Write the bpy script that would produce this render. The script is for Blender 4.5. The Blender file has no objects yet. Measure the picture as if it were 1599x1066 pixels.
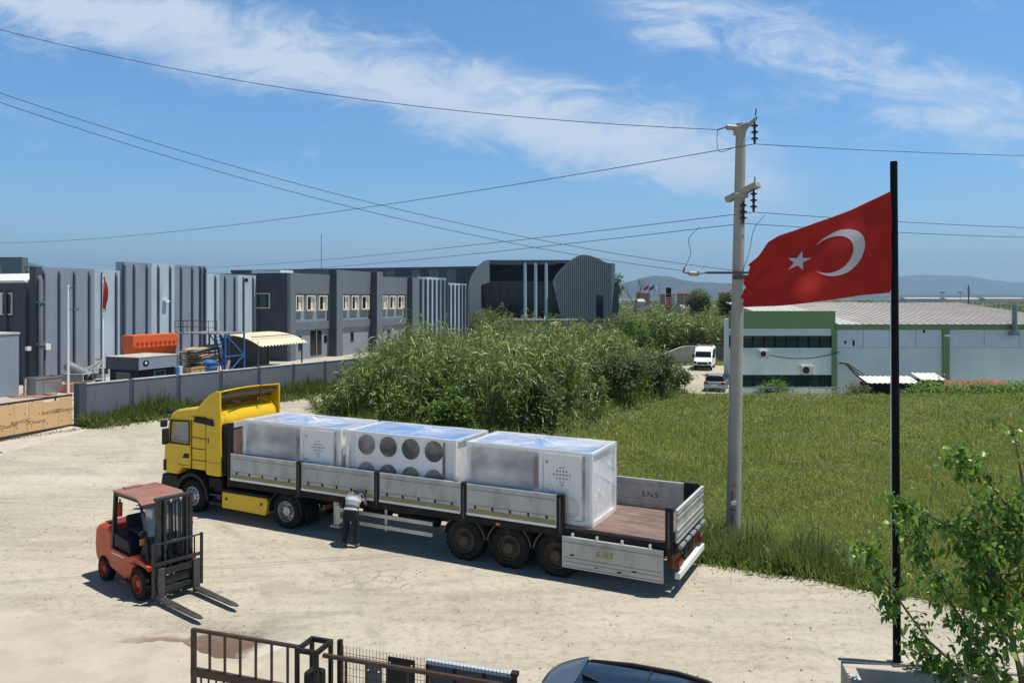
import bpy, bmesh, math, random
import numpy as np
from mathutils import Vector, Matrix, Euler
R = math.radians
random.seed(7); rng = np.random.default_rng(7)
scene = bpy.context.scene
col = scene.collection

# ------------------------------------------------------------------ camera, sky, sun
CAM_H = 6.6; FPX = 1200.0; CXP = 800.0; HOR = 465.0
cam_d = bpy.data.cameras.new("camera"); cam = bpy.data.objects.new("camera", cam_d); col.objects.link(cam)
cam.location = (0, 0, CAM_H); cam.rotation_euler = (R(90), 0, 0)
cam_d.sensor_width = 36; cam_d.lens = 36 * FPX / 1599; cam_d.shift_y = -68 / 1599
cam_d.clip_start = 0.1; cam_d.clip_end = 40000
scene.camera = cam
vs = scene.view_settings
vs.view_transform = 'Standard'; vs.look = 'None'; vs.gamma = 1; vs.exposure = 0.20
scene.cycles.max_bounces = 8; scene.cycles.transparent_max_bounces = 24
SUN = Vector((0.34, -0.03, 1.0)).normalized()
sun_el = math.asin(SUN.z); sun_rot = math.atan2(SUN.x, SUN.y)
sl = bpy.data.lights.new("sun", 'SUN'); sl.energy = 5.0; sl.angle = R(0.5); sl.color = (1, 0.95, 0.87)
so = bpy.data.objects.new("sun", sl); col.objects.link(so)
so.rotation_euler = SUN.to_track_quat('Z', 'Y').to_euler()

world = bpy.data.worlds.new("World"); scene.world = world; world.use_nodes = True
wn = world.node_tree.nodes; wl = world.node_tree.links
for n in list(wn): wn.remove(n)
def wnode(t, **k):
    n = wn.new(t)
    for a, b in k.items(): setattr(n, a, b)
    return n
def wmath(op, a, b=None, c=None, clamp=False):
    n = wnode('ShaderNodeMath', operation=op); n.use_clamp = clamp
    for i, v in enumerate((a, b, c)):
        if v is None: continue
        if isinstance(v, (int, float)): n.inputs[i].default_value = v
        else: wl.new(v, n.inputs[i])
    return n.outputs[0]
def wsmooth(v, a, b):
    n = wnode('ShaderNodeMapRange', interpolation_type='SMOOTHSTEP')
    wl.new(v, n.inputs[0]); n.inputs[1].default_value = a; n.inputs[2].default_value = b
    return n.outputs[0]
sky = wnode('ShaderNodeTexSky', sky_type='NISHITA', sun_disc=False, sun_elevation=sun_el, sun_rotation=sun_rot,
            altitude=100, air_density=1.0, dust_density=0.6, ozone_density=2.5)
tc = wnode('ShaderNodeTexCoord'); sx = wnode('ShaderNodeSeparateXYZ'); wl.new(tc.outputs['Generated'], sx.inputs[0])
ay = wmath('MAXIMUM', wmath('ABSOLUTE', sx.outputs[1]), 0.15)
az = wmath('DIVIDE', sx.outputs[0], ay); el = wmath('DIVIDE', sx.outputs[2], ay)   # bearing and height on the heavens
cmb = wnode('ShaderNodeCombineXYZ'); wl.new(az, cmb.inputs[0]); wl.new(el, cmb.inputs[1])
def wnoise(scale, detail, rough, stretch=(1, 1, 1), rot=0.0, dist=0.0, off=(0, 0, 0)):
    m = wnode('ShaderNodeMapping'); wl.new(cmb.outputs[0], m.inputs[0])
    m.inputs['Rotation'].default_value = (0, 0, rot); m.inputs['Scale'].default_value = stretch; m.inputs['Location'].default_value = off
    n = wnode('ShaderNodeTexNoise'); wl.new(m.outputs[0], n.inputs['Vector'])
    n.inputs['Scale'].default_value = scale; n.inputs['Detail'].default_value = detail
    n.inputs['Roughness'].default_value = rough; n.inputs['Distortion'].default_value = dist
    return n.outputs['Fac']
n_big = wnoise(3.2, 6, 0.6, (1, 2.4, 1), R(13), 0.35)
n_fine = wnoise(9, 9, 0.68, (1, 2.2, 1), R(20), 0.9, (3, 1, 0))
n_wisp = wnoise(5, 9, 0.7, (1, 3.0, 1), R(28), 0.8, (7, 4, 0))
wob = wmath('MULTIPLY', wmath('SUBTRACT', n_fine, 0.5), 0.15)
# the long streak, falling to the right
c1 = wmath('ADD', wmath('ADD', wmath('MULTIPLY', az, -0.245), 0.232), wob)
d1 = wmath('SUBTRACT', el, c1)
up1 = wmath('SUBTRACT', 1.0, wsmooth(d1, 0.0, 0.095)); lo1 = wsmooth(d1, -0.062, 0.0)
s1 = wmath('MULTIPLY', up1, lo1)
s1 = wmath('MULTIPLY', s1, wmath('SUBTRACT', 1.0, wsmooth(az, 0.24, 0.46)))
s1 = wmath('MULTIPLY', s1, wsmooth(n_big, 0.20, 0.52))
s1 = wmath('MULTIPLY', s1, wmath('ADD', 0.50, wmath('MULTIPLY', n_fine, 1.2)))
# the second streak, upper right
c2 = wmath('ADD', wmath('MULTIPLY', az, -0.34), 0.442)
d2 = wmath('SUBTRACT', wmath('ADD', el, wob), c2)
s2 = wmath('MULTIPLY', wmath('SUBTRACT', 1.0, wsmooth(d2, 0.0, 0.085)), wsmooth(d2, -0.06, 0.0))
s2 = wmath('MULTIPLY', s2, wsmooth(az, 0.05, 0.2)); s2 = wmath('MULTIPLY', s2, wsmooth(n_wisp, 0.30, 0.60))
# thin wisps elsewhere
s3 = wmath('MULTIPLY', wsmooth(n_wisp, 0.54, 0.8), wsmooth(el, 0.02, 0.2)); s3 = wmath('MULTIPLY', s3, 0.55)
s4 = wmath('MULTIPLY', wsmooth(n_big, 0.5, 0.8), wmath('SUBTRACT', 1.0, wsmooth(el, 0.1, 0.26))); s4 = wmath('MULTIPLY', s4, 0.35)
cl = wmath('MAXIMUM', wmath('MULTIPLY', s1, 0.86), wmath('MULTIPLY', s2, 0.8)); cl = wmath('MAXIMUM', cl, wmath('MAXIMUM', s3, s4))
veil = wmath('MULTIPLY', wmath('SUBTRACT', 1.0, wsmooth(el, -0.02, 0.20)), 0.30)      # paler air low down
cl = wmath('MAXIMUM', wmath('MINIMUM', cl, 0.86), veil)
tint = wnode('ShaderNodeMix', data_type='RGBA', blend_type='MULTIPLY'); tint.inputs[0].default_value = 1
wl.new(sky.outputs[0], tint.inputs[6]); tint.inputs[7].default_value = (0.56, 0.94, 1.20, 1)
mixc = wnode('ShaderNodeMix', data_type='RGBA'); wl.new(cl, mixc.inputs[0]); wl.new(tint.outputs[2], mixc.inputs[6])
mixc.inputs[7].default_value = (5.6, 6.3, 7.2, 1)
bg = wnode('ShaderNodeBackground'); bg.inputs['Strength'].default_value = 0.070
high = wsmooth(sx.outputs[2], 0.36, 0.72)          # sky dimmed overhead, out of view, to weaken the fill light
gain = wmath('SUBTRACT', 1.60, wmath('MULTIPLY', high, 1.27))
vmul = wnode('ShaderNodeVectorMath', operation='SCALE'); wl.new(mixc.outputs[2], vmul.inputs[0]); wl.new(gain, vmul.inputs['Scale'])
wl.new(vmul.outputs[0], bg.inputs['Color'])
wo = wnode('ShaderNodeOutputWorld'); wl.new(bg.outputs[0], wo.inputs['Surface'])

# ------------------------------------------------------------------ helpers
def at(px, py, z=0.0):                     # where the ray through a point of the photograph meets height z
    Y = (CAM_H - z) * FPX / (py - HOR); return Vector(((px - CXP) * Y / FPX, Y, z))
def W(px, py, Y):                          # ... meets the upright plane Y
    return Vector(((px - CXP) * Y / FPX, Y, CAM_H + (HOR - py) * Y / FPX))

class MB:
    def __init__(s): s.v = []; s.f = []
    def add(s, vs_, fs_):
        b = len(s.v); s.v += [tuple(v) for v in vs_]; s.f += [tuple(b + i for i in f) for f in fs_]; return s
    def box(s, x0, x1, y0, y1, z0, z1):
        return s.add([(x, y, z) for z in (z0, z1) for y in (y0, y1) for x in (x0, x1)],
                     [(0, 2, 3, 1), (4, 5, 7, 6), (0, 1, 5, 4), (2, 6, 7, 3), (0, 4, 6, 2), (1, 3, 7, 5)])
    def hexa(s, b, t):                     # 4 bottom corners, 4 top corners
        return s.add(list(b) + list(t), [(3, 2, 1, 0), (4, 5, 6, 7), (0, 1, 5, 4), (1, 2, 6, 5), (2, 3, 7, 6), (3, 0, 4, 7)])
    def bar(s, p, q, w, h=None, up=(0, 0, 1)):
        p = Vector(p); q = Vector(q); h = w if h is None else h
        d = (q - p).normalized(); u = Vector(up)
        if abs(d.dot(u)) > 0.98: u = Vector((1, 0, 0))
        a = d.cross(u).normalized() * (w / 2); b = a.cross(d).normalized() * (h / 2)
        return s.hexa([p - a - b, p + a - b, p + a + b, p - a + b], [q - a - b, q + a - b, q + a + b, q - a + b])
    def tube(s, pts, r, n=8, cap=True):
        pts = [Vector(p) for p in pts]; rs = r if isinstance(r, (list, tuple)) else [r] * len(pts)
        ring = []; prev = None; vs_ = []; fs_ = []
        for i, p in enumerate(pts):
            d = (pts[min(i + 1, len(pts) - 1)] - pts[max(i - 1, 0)]).normalized()
            if prev is None:
                u = Vector((0, 0, 1)) if abs(d.z) < 0.9 else Vector((1, 0, 0)); a = d.cross(u).normalized()
            else:
                a = (prev - d * prev.dot(d)).normalized()
            prev = a; b = d.cross(a)
            for k in range(n):
                t = 2 * math.pi * k / n; vs_.append(p + (a * math.cos(t) + b * math.sin(t)) * rs[i])
        for i in range(len(pts) - 1):
            for k in range(n):
                fs_.append((i * n + k, i * n + (k + 1) % n, (i + 1) * n + (k + 1) % n, (i + 1) * n + k))
        if cap: fs_.append(tuple(range(n))[::-1]); fs_.append(tuple((len(pts) - 1) * n + k for k in range(n)))
        return s.add(vs_, fs_)
    def prism(s, poly, axis, a, b):        # poly in the two other axes, extruded along axis from a to b
        def m(p, t): return {'y': (p[0], t, p[1]), 'x': (t, p[0], p[1]), 'z': (p[0], p[1], t)}[axis]
        n = len(poly)
        return s.add([m(p, a) for p in poly] + [m(p, b) for p in poly],
                     [tuple(range(n)), tuple(range(n, 2 * n))[::-1]] + [(i, n + i, n + (i + 1) % n, (i + 1) % n) for i in range(n)])
    def lathe(s, prof, c, axis='y', n=28, a0=0, a1=2 * math.pi):   # prof: (radius, offset along axis)
        full = abs(a1 - a0 - 2 * math.pi) < 1e-6; m = n if full else n + 1; vs_ = []; fs_ = []
        for r, o in prof:
            for k in range(m):
                t = a0 + (a1 - a0) * k / n; x, z = r * math.cos(t), r * math.sin(t)
                vs_.append({'y': (c[0] + x, c[1] + o, c[2] + z), 'z': (c[0] + x, c[1] + z, c[2] + o), 'x': (c[0] + o, c[1] + x, c[2] + z)}[axis])
        for i in range(len(prof) - 1):
            for k in range(n if full else n):
                fs_.append((i * m + k, i * m + (k + 1) % m, (i + 1) * m + (k + 1) % m, (i + 1) * m + k))
        return s.add(vs_, fs_)
    def grid(s, fn, nu, nv):
        vs_ = [fn(i / nu, j / nv) for j in range(nv + 1) for i in range(nu + 1)]
        return s.add(vs_, [(j * (nu + 1) + i, j * (nu + 1) + i + 1, (j + 1) * (nu + 1) + i + 1, (j + 1) * (nu + 1) + i) for j in range(nv) for i in range(nu)])
    def build(s, name, mat, parent=None, smooth=False, bevel=0, recalc=True, seg=2):
        me = bpy.data.meshes.new(name); me.from_pydata(s.v, [], s.f)
        if recalc:
            bm = bmesh.new(); bm.from_mesh(me); bmesh.ops.recalc_face_normals(bm, faces=bm.faces[:]); bm.to_mesh(me); bm.free()
        if mat: me.materials.append(mat)
        if smooth:
            me.polygons.foreach_set('use_smooth', [True] * len(me.polygons))
            me.set_sharp_from_angle(angle=R(38))
        o = bpy.data.objects.new(name, me); col.objects.link(o)
        if parent: o.parent = parent
        if bevel:
            b = o.modifiers.new('bevel', 'BEVEL'); b.width = bevel; b.segments = seg; b.limit_method = 'ANGLE'; b.angle_limit = R(40)
            b.use_clamp_overlap = True
        return o

def np_mesh(name, verts, faces4, mat, parent=None, smooth=False, tris=False):
    me = bpy.data.meshes.new(name); k = 3 if tris else 4
    nv, nf = len(verts), len(faces4)
    me.vertices.add(nv); me.vertices.foreach_set('co', np.asarray(verts, np.float32).ravel())
    me.loops.add(nf * k); me.loops.foreach_set('vertex_index', np.asarray(faces4, np.int32).ravel())
    me.polygons.add(nf); me.polygons.foreach_set('loop_start', np.arange(0, nf * k, k, dtype=np.int32))
    me.update(calc_edges=True); me.validate()
    if smooth: me.polygons.foreach_set('use_smooth', [True] * nf)
    me.materials.append(mat)
    o = bpy.data.objects.new(name, me); col.objects.link(o)
    if parent: o.parent = parent
    return o

def tag(o, label=None, cat=None, group=None, kind=None):
    if label: o['label'] = label
    if cat: o['category'] = cat
    if group: o['group'] = group
    if kind: o['kind'] = kind
    return o
def thing(name, label, cat, loc=(0, 0, 0), rz=0.0, group=None):
    o = bpy.data.objects.new(name, None); col.objects.link(o); o.empty_display_size = 0.2
    o.location = loc; o.rotation_euler = (0, 0, rz); return tag(o, label, cat, group)
def copy_tree(o, parent=None):
    c = o.copy(); col.objects.link(c); c.parent = parent
    for ch in list(o.children): copy_tree(ch, c)
    return c
def carve(o, cutters):                     # boolean cut, applied
    for c in cutters:
        m = o.modifiers.new('cut', 'BOOLEAN'); m.operation = 'DIFFERENCE'; m.solver = 'EXACT'; m.object = c
    dg = bpy.context.evaluated_depsgraph_get(); me = bpy.data.meshes.new_from_object(o.evaluated_get(dg))
    o.modifiers.clear(); old = o.data; o.data = me
    for c in cutters: bpy.data.objects.remove(c)
    return o
def lettering(name, text, size, mat, parent, loc, rot, extrude=0.002, align='CENTER', bold=0.0):
    cu = bpy.data.curves.new(name, 'FONT'); cu.body = text; cu.size = size; cu.extrude = extrude; cu.align_x = align; cu.offset = size * bold; cu.align_y = 'CENTER'
    t = bpy.data.objects.new(name, cu); col.objects.link(t)
    dg = bpy.context.evaluated_depsgraph_get(); me = bpy.data.meshes.new_from_object(t.evaluated_get(dg))
    bpy.data.objects.remove(t)
    me.materials.clear(); me.materials.append(mat)
    o = bpy.data.objects.new(name, me); col.objects.link(o); o.location = loc; o.rotation_euler = rot
    if parent: o.parent = parent
    return o

# ------------------------------------------------------------------ materials
def new_mat(name):
    m = bpy.data.materials.new(name); m.use_nodes = True; nt = m.node_tree
    return m, nt, nt.nodes, nt.links, nt.nodes['Principled BSDF']
def ramp(nd, lk, fac, stops):
    r = nd.new('ShaderNodeValToRGB'); lk.new(fac, r.inputs[0]); e = r.color_ramp.elements
    while len(e) < len(stops): e.new(0.5)
    for i, (p, c) in enumerate(stops): e[i].position = p; e[i].color = (*c, 1) if len(c) == 3 else c
    return r.outputs[0]
def tnoise(nd, lk, vec, scale, detail=4, rough=0.55, stretch=None):
    if stretch:
        mp = nd.new('ShaderNodeMapping'); lk.new(vec, mp.inputs[0]); mp.inputs['Scale'].default_value = stretch; vec = mp.outputs[0]
    n = nd.new('ShaderNodeTexNoise'); lk.new(vec, n.inputs['Vector']); n.inputs['Scale'].default_value = scale
    n.inputs['Detail'].default_value = detail; n.inputs['Roughness'].default_value = rough
    return n.outputs['Fac']
def mixcol(nd, lk, fac, a, b, mode='MIX'):
    m = nd.new('ShaderNodeMix'); m.data_type = 'RGBA'; m.blend_type = mode
    for i, v in ((0, fac), (6, a), (7, b)):
        if isinstance(v, (int, float)): m.inputs[i].default_value = v
        elif isinstance(v, tuple): m.inputs[i].default_value = (*v, 1)
        else: lk.new(v, m.inputs[i])
    return m.outputs[2]
def pm(name, c, rough=0.6, metal=0.0, var=0.12, scale=2.0, bump=0.0, bscale=40, dirt=None, dirt_amt=0.5, dirt_scale=1.5, streak=None, spec=0.4):
    m, nt, nd, lk, p = new_mat(name)
    t = nd.new('ShaderNodeTexCoord').outputs['Object']
    n1 = tnoise(nd, lk, t, scale, 6, 0.6, streak)
    lo = tuple(max(0, x * (1 - var)) for x in c); hi = tuple(min(1, x * (1 + var)) for x in c)
    cc = ramp(nd, lk, n1, [(0.3, lo), (0.7, hi)])
    if dirt:
        n2 = tnoise(nd, lk, t, dirt_scale, 8, 0.7, streak)
        mr = nd.new('ShaderNodeMapRange'); lk.new(n2, mr.inputs[0]); mr.inputs[1].default_value = 0.48; mr.inputs[2].default_value = 0.72; mr.inputs[4].default_value = dirt_amt
        cc = mixcol(nd, lk, mr.outputs[0], cc, dirt)
    lk.new(cc, p.inputs['Base Color'])
    rr = nd.new('ShaderNodeMapRange'); lk.new(n1, rr.inputs[0]); rr.inputs[3].default_value = max(0.02, rough - 0.08); rr.inputs[4].default_value = min(1, rough + 0.08)
    lk.new(rr.outputs[0], p.inputs['Roughness']); p.inputs['Metallic'].default_value = metal
    p.inputs['Specular IOR Level'].default_value = spec
    if bump:
        b = nd.new('ShaderNodeBump'); b.inputs['Strength'].default_value = bump; b.inputs['Distance'].default_value = 0.02
        lk.new(tnoise(nd, lk, t, bscale, 5, 0.6), b.inputs['Height']); lk.new(b.outputs[0], p.inputs['Normal'])
    return m
def leaf_mat(name, stops, rough=0.5, trans=0.3, tcol=(0.25, 0.4, 0.05), patch=None):
    m, nt, nd, lk, p = new_mat(name)
    g = nd.new('ShaderNodeNewGeometry'); cc = ramp(nd, lk, g.outputs['Random Per Island'], stops)
    if patch:                              # drier, yellower plants in drifts over the ground
        n = tnoise(nd, lk, g.outputs['Position'], patch[0], 5, 0.6)
        mr = nd.new('ShaderNodeMapRange'); lk.new(n, mr.inputs[0]); mr.inputs[1].default_value = patch[1]; mr.inputs[2].default_value = patch[2]; mr.inputs[4].default_value = patch[4]
        cc = mixcol(nd, lk, mr.outputs[0], cc, patch[3])
    lk.new(cc, p.inputs['Base Color']); p.inputs['Roughness'].default_value = rough; p.inputs['Specular IOR Level'].default_value = 0.35
    tb = nd.new('ShaderNodeBsdfTranslucent'); lk.new(mixcol(nd, lk, 0.6, cc, tcol), tb.inputs['Color'])
    ms = nd.new('ShaderNodeMixShader'); ms.inputs[0].default_value = trans
    lk.new(p.outputs[0], ms.inputs[1]); lk.new(tb.outputs[0], ms.inputs[2]); lk.new(ms.outputs[0], nd['Material Output'].inputs['Surface'])
    return m
M = {}
M['yellow'] = pm('yellow_paint', (0.76, 0.47, 0.005), 0.24, var=0.06, dirt=(0.40, 0.28, 0.07), dirt_amt=0.4, dirt_scale=2.5, spec=0.5)
M['black_plastic'] = pm('black_plastic', (0.016, 0.017, 0.018), 0.5, var=0.3, dirt=(0.07, 0.065, 0.06), dirt_amt=0.3)
M['chassis'] = pm('chassis_black', (0.015, 0.0145, 0.014), 0.65, var=0.35, dirt=(0.07, 0.06, 0.05), dirt_amt=0.4)
M['rubber'] = pm('tyre_rubber', (0.014, 0.014, 0.0145), 0.85, var=0.3, dirt=(0.07, 0.064, 0.056), dirt_amt=0.45, dirt_scale=5)
M['rim_silver'] = pm('rim_silver', (0.42, 0.42, 0.41), 0.42, 0.7, dirt=(0.12, 0.10, 0.08), dirt_amt=0.5, dirt_scale=6)
M['rim_brown'] = pm('rim_dusty', (0.095, 0.075, 0.058), 0.7, 0.2, dirt=(0.04, 0.032, 0.026), dirt_amt=0.7, dirt_scale=6)
M['alu'] = pm('dull_aluminium', (0.46, 0.455, 0.435), 0.5, 0.3, var=0.12, scale=1.2, dirt=(0.25, 0.225, 0.19), dirt_amt=0.8, dirt_scale=2.2, streak=(1, 1, .5))
M['alu_bright'] = pm('aluminium_edge', (0.72, 0.72, 0.70), 0.4, 0.35, dirt=(0.4, 0.37, 0.33), dirt_amt=0.4)
M['tape'] = pm('yellow_tape', (0.38, 0.25, 0.04), 0.6, dirt=(0.2, 0.16, 0.1), dirt_amt=0.6)
M['deck'] = pm('plywood_deck', (0.16, 0.105, 0.085), 0.75, var=0.3, scale=1.2, streak=(1, 5, 1), dirt=(0.36, 0.29, 0.24), dirt_amt=0.75, dirt_scale=1.6)
M['cream_steel'] = pm('cream_steel', (0.58, 0.54, 0.44), 0.55, dirt=(0.25, 0.2, 0.15), dirt_amt=0.5, dirt_scale=3)
M['white_steel'] = pm('white_steel', (0.72, 0.71, 0.67), 0.5, dirt=(0.3, 0.25, 0.2), dirt_amt=0.4, dirt_scale=3)
M['rust'] = pm('rusty_steel', (0.20, 0.085, 0.04), 0.85, var=0.4, scale=6, dirt=(0.08, 0.05, 0.04), dirt_amt=0.7)
M['red_lamp'] = pm('red_lamp', (0.14, 0.012, 0.01), 0.3)
M['amber_lamp'] = pm('amber_lamp', (0.6, 0.2, 0.02), 0.25)
M['unit'] = pm('unit_sheet_metal', (0.76, 0.755, 0.74), 0.45, 0.1, var=0.05)
M['unit_frame'] = pm('unit_edge_profile', (0.85, 0.845, 0.83), 0.4, 0.1, var=0.03)
M['unit_dark'] = pm('unit_dark_opening', (0.03, 0.028, 0.027), 0.7, var=0.3)
M['unit_brown'] = pm('punched_hole', (0.12, 0.06, 0.04), 0.7)
M['fl_orange'] = pm('forklift_orange', (0.54, 0.058, 0.007), 0.40, var=0.15, dirt=(0.24, 0.06, 0.025), dirt_amt=0.6, dirt_scale=2.5)
M['fl_roof'] = pm('dusty_roof_sheet', (0.27, 0.115, 0.085), 0.8, var=0.2, scale=3, dirt=(0.24, 0.18, 0.145), dirt_amt=0.85, dirt_scale=1.6)
M['fl_grey'] = pm('mast_steel', (0.045, 0.045, 0.047), 0.45, 0.4, var=0.3, dirt=(0.11, 0.09, 0.075), dirt_amt=0.5, dirt_scale=5)
M['fl_rim'] = pm('orange_rim', (0.45, 0.07, 0.025), 0.6, dirt=(0.14, 0.08, 0.06), dirt_amt=0.6, dirt_scale=6)
M['fork'] = pm('fork_steel', (0.085, 0.08, 0.077), 0.42, 0.5, var=0.3, scale=5, dirt=(0.24, 0.2, 0.16), dirt_amt=0.5, dirt_scale=4)
M['seat'] = pm('black_vinyl', (0.018, 0.018, 0.02), 0.5)
M['blue_black'] = pm('navy_casing', (0.009, 0.012, 0.022), 0.5)
M['ext_red'] = pm('extinguisher_red', (0.45, 0.02, 0.02), 0.35)
M['concrete_pole'] = pm('spun_concrete', (0.37, 0.335, 0.285), 0.85, var=0.12, scale=2, streak=(3, 3, 0.6), bump=0.25, bscale=60, dirt=(0.27, 0.24, 0.21), dirt_amt=0.45)
M['concrete'] = pm('pale_concrete', (0.46, 0.42, 0.36), 0.9, var=0.15, bump=0.3, dirt=(0.28, 0.24, 0.2), dirt_amt=0.5)
M['brown_insul'] = pm('brown_porcelain', (0.035, 0.018, 0.014), 0.2)
M['tan_insul'] = pm('grey_insulator', (0.32, 0.27, 0.22), 0.4)
M['steel_dark'] = pm('dark_galvanised', (0.10, 0.08, 0.07), 0.6, 0.4, dirt=(0.2, 0.1, 0.06), dirt_amt=0.5, dirt_scale=5)
M['wire'] = pm('weathered_wire', (0.05, 0.052, 0.055), 0.6, 0.2)
M['pole_navy'] = pm('painted_flagpole', (0.0028, 0.0038, 0.006), 0.5, var=0.3, spec=.12)
M['gate_brown'] = pm('rusty_brown_gate', (0.05, 0.028, 0.018), 0.5, var=0.3, dirt=(0.13, 0.05, 0.025), dirt_amt=0.6, dirt_scale=4)
M['gate_black'] = pm('black_gate_steel', (0.02, 0.018, 0.016), 0.45, var=0.3, dirt=(0.09, 0.05, 0.03), dirt_amt=0.4, dirt_scale=4)
M['g_mid'] = pm('grey_wall_paint', (0.235, 0.275, 0.335), 0.8, var=0.12, scale=0.5, dirt=(0.165, 0.19, 0.23), dirt_amt=0.6, dirt_scale=0.6, streak=(1, 1, 0.3))
M['g_light'] = pm('pale_blue_wall_paint', (0.42, 0.50, 0.56), 0.8, var=0.1, scale=0.5, dirt=(0.30, 0.355, 0.40), dirt_amt=0.6, dirt_scale=0.6, streak=(1, 1, 0.3))
M['g_dark'] = pm('charcoal_paint_and_shade', (0.055, 0.065, 0.082), 0.8, var=0.1, scale=0.6, dirt=(0.11, 0.12, 0.135), dirt_amt=0.5, streak=(1, 1, 0.3))  # also carries painted shade for walls turned away from the sun
M['g_block'] = pm('slate_wall_paint', (0.135, 0.16, 0.18), 0.8, var=0.08, scale=0.6, dirt=(0.105, 0.125, 0.145), dirt_amt=0.5, streak=(1, 1, 0.3))
M['g_bay'] = pm('lighter_slate_paint', (0.235, 0.265, 0.29), 0.8, var=0.08, scale=0.8)
M['fin'] = pm('navy_paint_fin_shade', (0.075, 0.092, 0.13), 0.75, var=0.1)  # shade on the wall fins' near sides is put into this navy
M['fence_wall'] = pm('grey_fence_render', (0.125, 0.145, 0.17), 0.85, var=0.1, scale=0.7, dirt=(0.10, 0.112, 0.13), dirt_amt=0.5, bump=0.2)
M['coping'] = pm('pale_coping', (0.48, 0.48, 0.47), 0.85, var=0.15)
M['cream_frame'] = pm('cream_window_frame', (0.72, 0.66, 0.55), 0.6)
M['glass'] = pm('dark_glass', (0.008, 0.011, 0.016), 0.08, var=0.2, spec=0.35)
M['glass_green'] = pm('green_tinted_glass', (0.015, 0.045, 0.04), 0.07, var=0.3, spec=0.6)
M['white_roof'] = pm('white_roof_sheet', (0.70, 0.68, 0.64), 0.5, 0.0, var=0.06, dirt=(0.5, 0.45, 0.4), dirt_amt=0.4)
M['tan_roof'] = pm('weathered_roof_sheet', (0.48, 0.44, 0.40), 0.55, 0.0, var=0.10, scale=0.4, dirt=(0.34, 0.3, 0.26), dirt_amt=0.5, dirt_scale=0.5)
M['green_trim'] = pm('green_wall_paint', (0.21, 0.30, 0.13), 0.8, var=0.07, scale=0.6)
M['mint'] = pm('pale_mint_render', (0.76, 0.82, 0.76), 0.85, var=0.05, scale=0.6, dirt=(0.60, 0.65, 0.61), dirt_amt=0.45, dirt_scale=0.8, streak=(1, 1, 0.4))
M['pale_panel'] = pm('pale_lilac_panel', (0.74, 0.77, 0.82), 0.75, var=0.05, dirt=(0.5, 0.5, 0.54), dirt_amt=0.3)
M['white_paint'] = pm('white_paint', (0.78, 0.78, 0.77), 0.4, var=0.04)
M['silver_paint'] = pm('silver_car_paint', (0.35, 0.37, 0.40), 0.3, 0.5, var=0.05)
M['car_navy'] = pm('dark_blue_car_paint', (0.008, 0.013, 0.026), 0.10, 0.0, var=0.1, spec=0.7)
M['car_roofglass'] = pm('roof_glass', (0.006, 0.012, 0.022), 0.05, spec=0.8)
M['orange_mach'] = pm('orange_machine_paint', (0.70, 0.12, 0.02), 0.5, var=0.08, dirt=(0.4, 0.1, 0.04), dirt_amt=0.4)
M['blue_mach'] = pm('blue_machine_paint', (0.03, 0.13, 0.36), 0.5, var=0.15, dirt=(0.05, 0.09, 0.16), dirt_amt=0.5)
M['plank'] = pm('sawn_planks', (0.42, 0.33, 0.23), 0.85, var=0.25, scale=4, dirt=(0.25, 0.19, 0.14), dirt_amt=0.5)
M['crate'] = pm('plywood_crate', (0.46, 0.31, 0.15), 0.8, var=0.2, scale=3, dirt=(0.28, 0.18, 0.1), dirt_amt=0.5)
M['crate_red'] = pm('red_brown_timber', (0.25, 0.09, 0.05), 0.8, var=0.3, scale=4)
M['board'] = pm('new_plywood_sheet', (0.66, 0.42, 0.21), 0.75, var=0.08, scale=1.5, streak=(1, 1, 3), dirt=(0.52, 0.32, 0.15), dirt_amt=0.4)
M['ink'] = pm('brown_stencil_ink', (0.14, 0.07, 0.03), 0.8)
M['galv'] = pm('galvanised_sheet', (0.27, 0.285, 0.29), 0.5, 0.4, var=0.12, dirt=(0.28, 0.28, 0.28), dirt_amt=0.4)
M['brick'] = pm('hollow_brick', (0.48, 0.19, 0.11), 0.9, var=0.15, scale=6)
M['hose_red'] = pm('red_hose', (0.38, 0.10, 0.08), 0.6)
M['awning'] = pm('cream_awning_sheet', (0.66, 0.60, 0.44), 0.6, var=0.06)
M['red_roof'] = pm('oxide_red_sheet', (0.26, 0.075, 0.065), 0.7, var=0.15)
M['apart'] = pm('ochre_apartment_render', (0.40, 0.22, 0.13), 0.9, var=0.1, scale=0.1)
M['arch_grey'] = pm('ribbed_grey_cladding', (0.27, 0.285, 0.29), 0.55, 0.2, var=0.10, scale=0.15, streak=(1, 1, 0.3))
M['flag_red'] = None
M['bark'] = pm('bark', (0.14, 0.10, 0.07), 0.9, var=0.3, scale=8)
M['soil'] = pm('dry_soil', (0.07, 0.05, 0.035), 0.95, var=0.25, scale=6, bump=0.4)
M['skin'] = pm('skin', (0.42, 0.24, 0.16), 0.6, var=0.05)
M['hair'] = pm('dark_hair', (0.02, 0.016, 0.014), 0.7)
M['trouser'] = pm('black_trousers', (0.012, 0.012, 0.016), 0.85, var=0.2, scale=12)
for k_ in ('black_plastic', 'chassis', 'rubber', 'fl_grey', 'fork', 'seat', 'blue_black', 'gate_black', 'rim_brown'): M[k_].node_tree.nodes['Principled BSDF'].inputs['Specular IOR Level'].default_value = .16
M['shoe'] = pm('worn_shoe', (0.12, 0.10, 0.08), 0.8)
M['yellow_bloom'] = leaf_mat('yellow_bloom', [(0.0, (0.50, 0.42, 0.03)), (1.0, (0.58, 0.50, 0.06))], 0.7, 0.2, (0.6, 0.5, 0.05))
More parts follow.
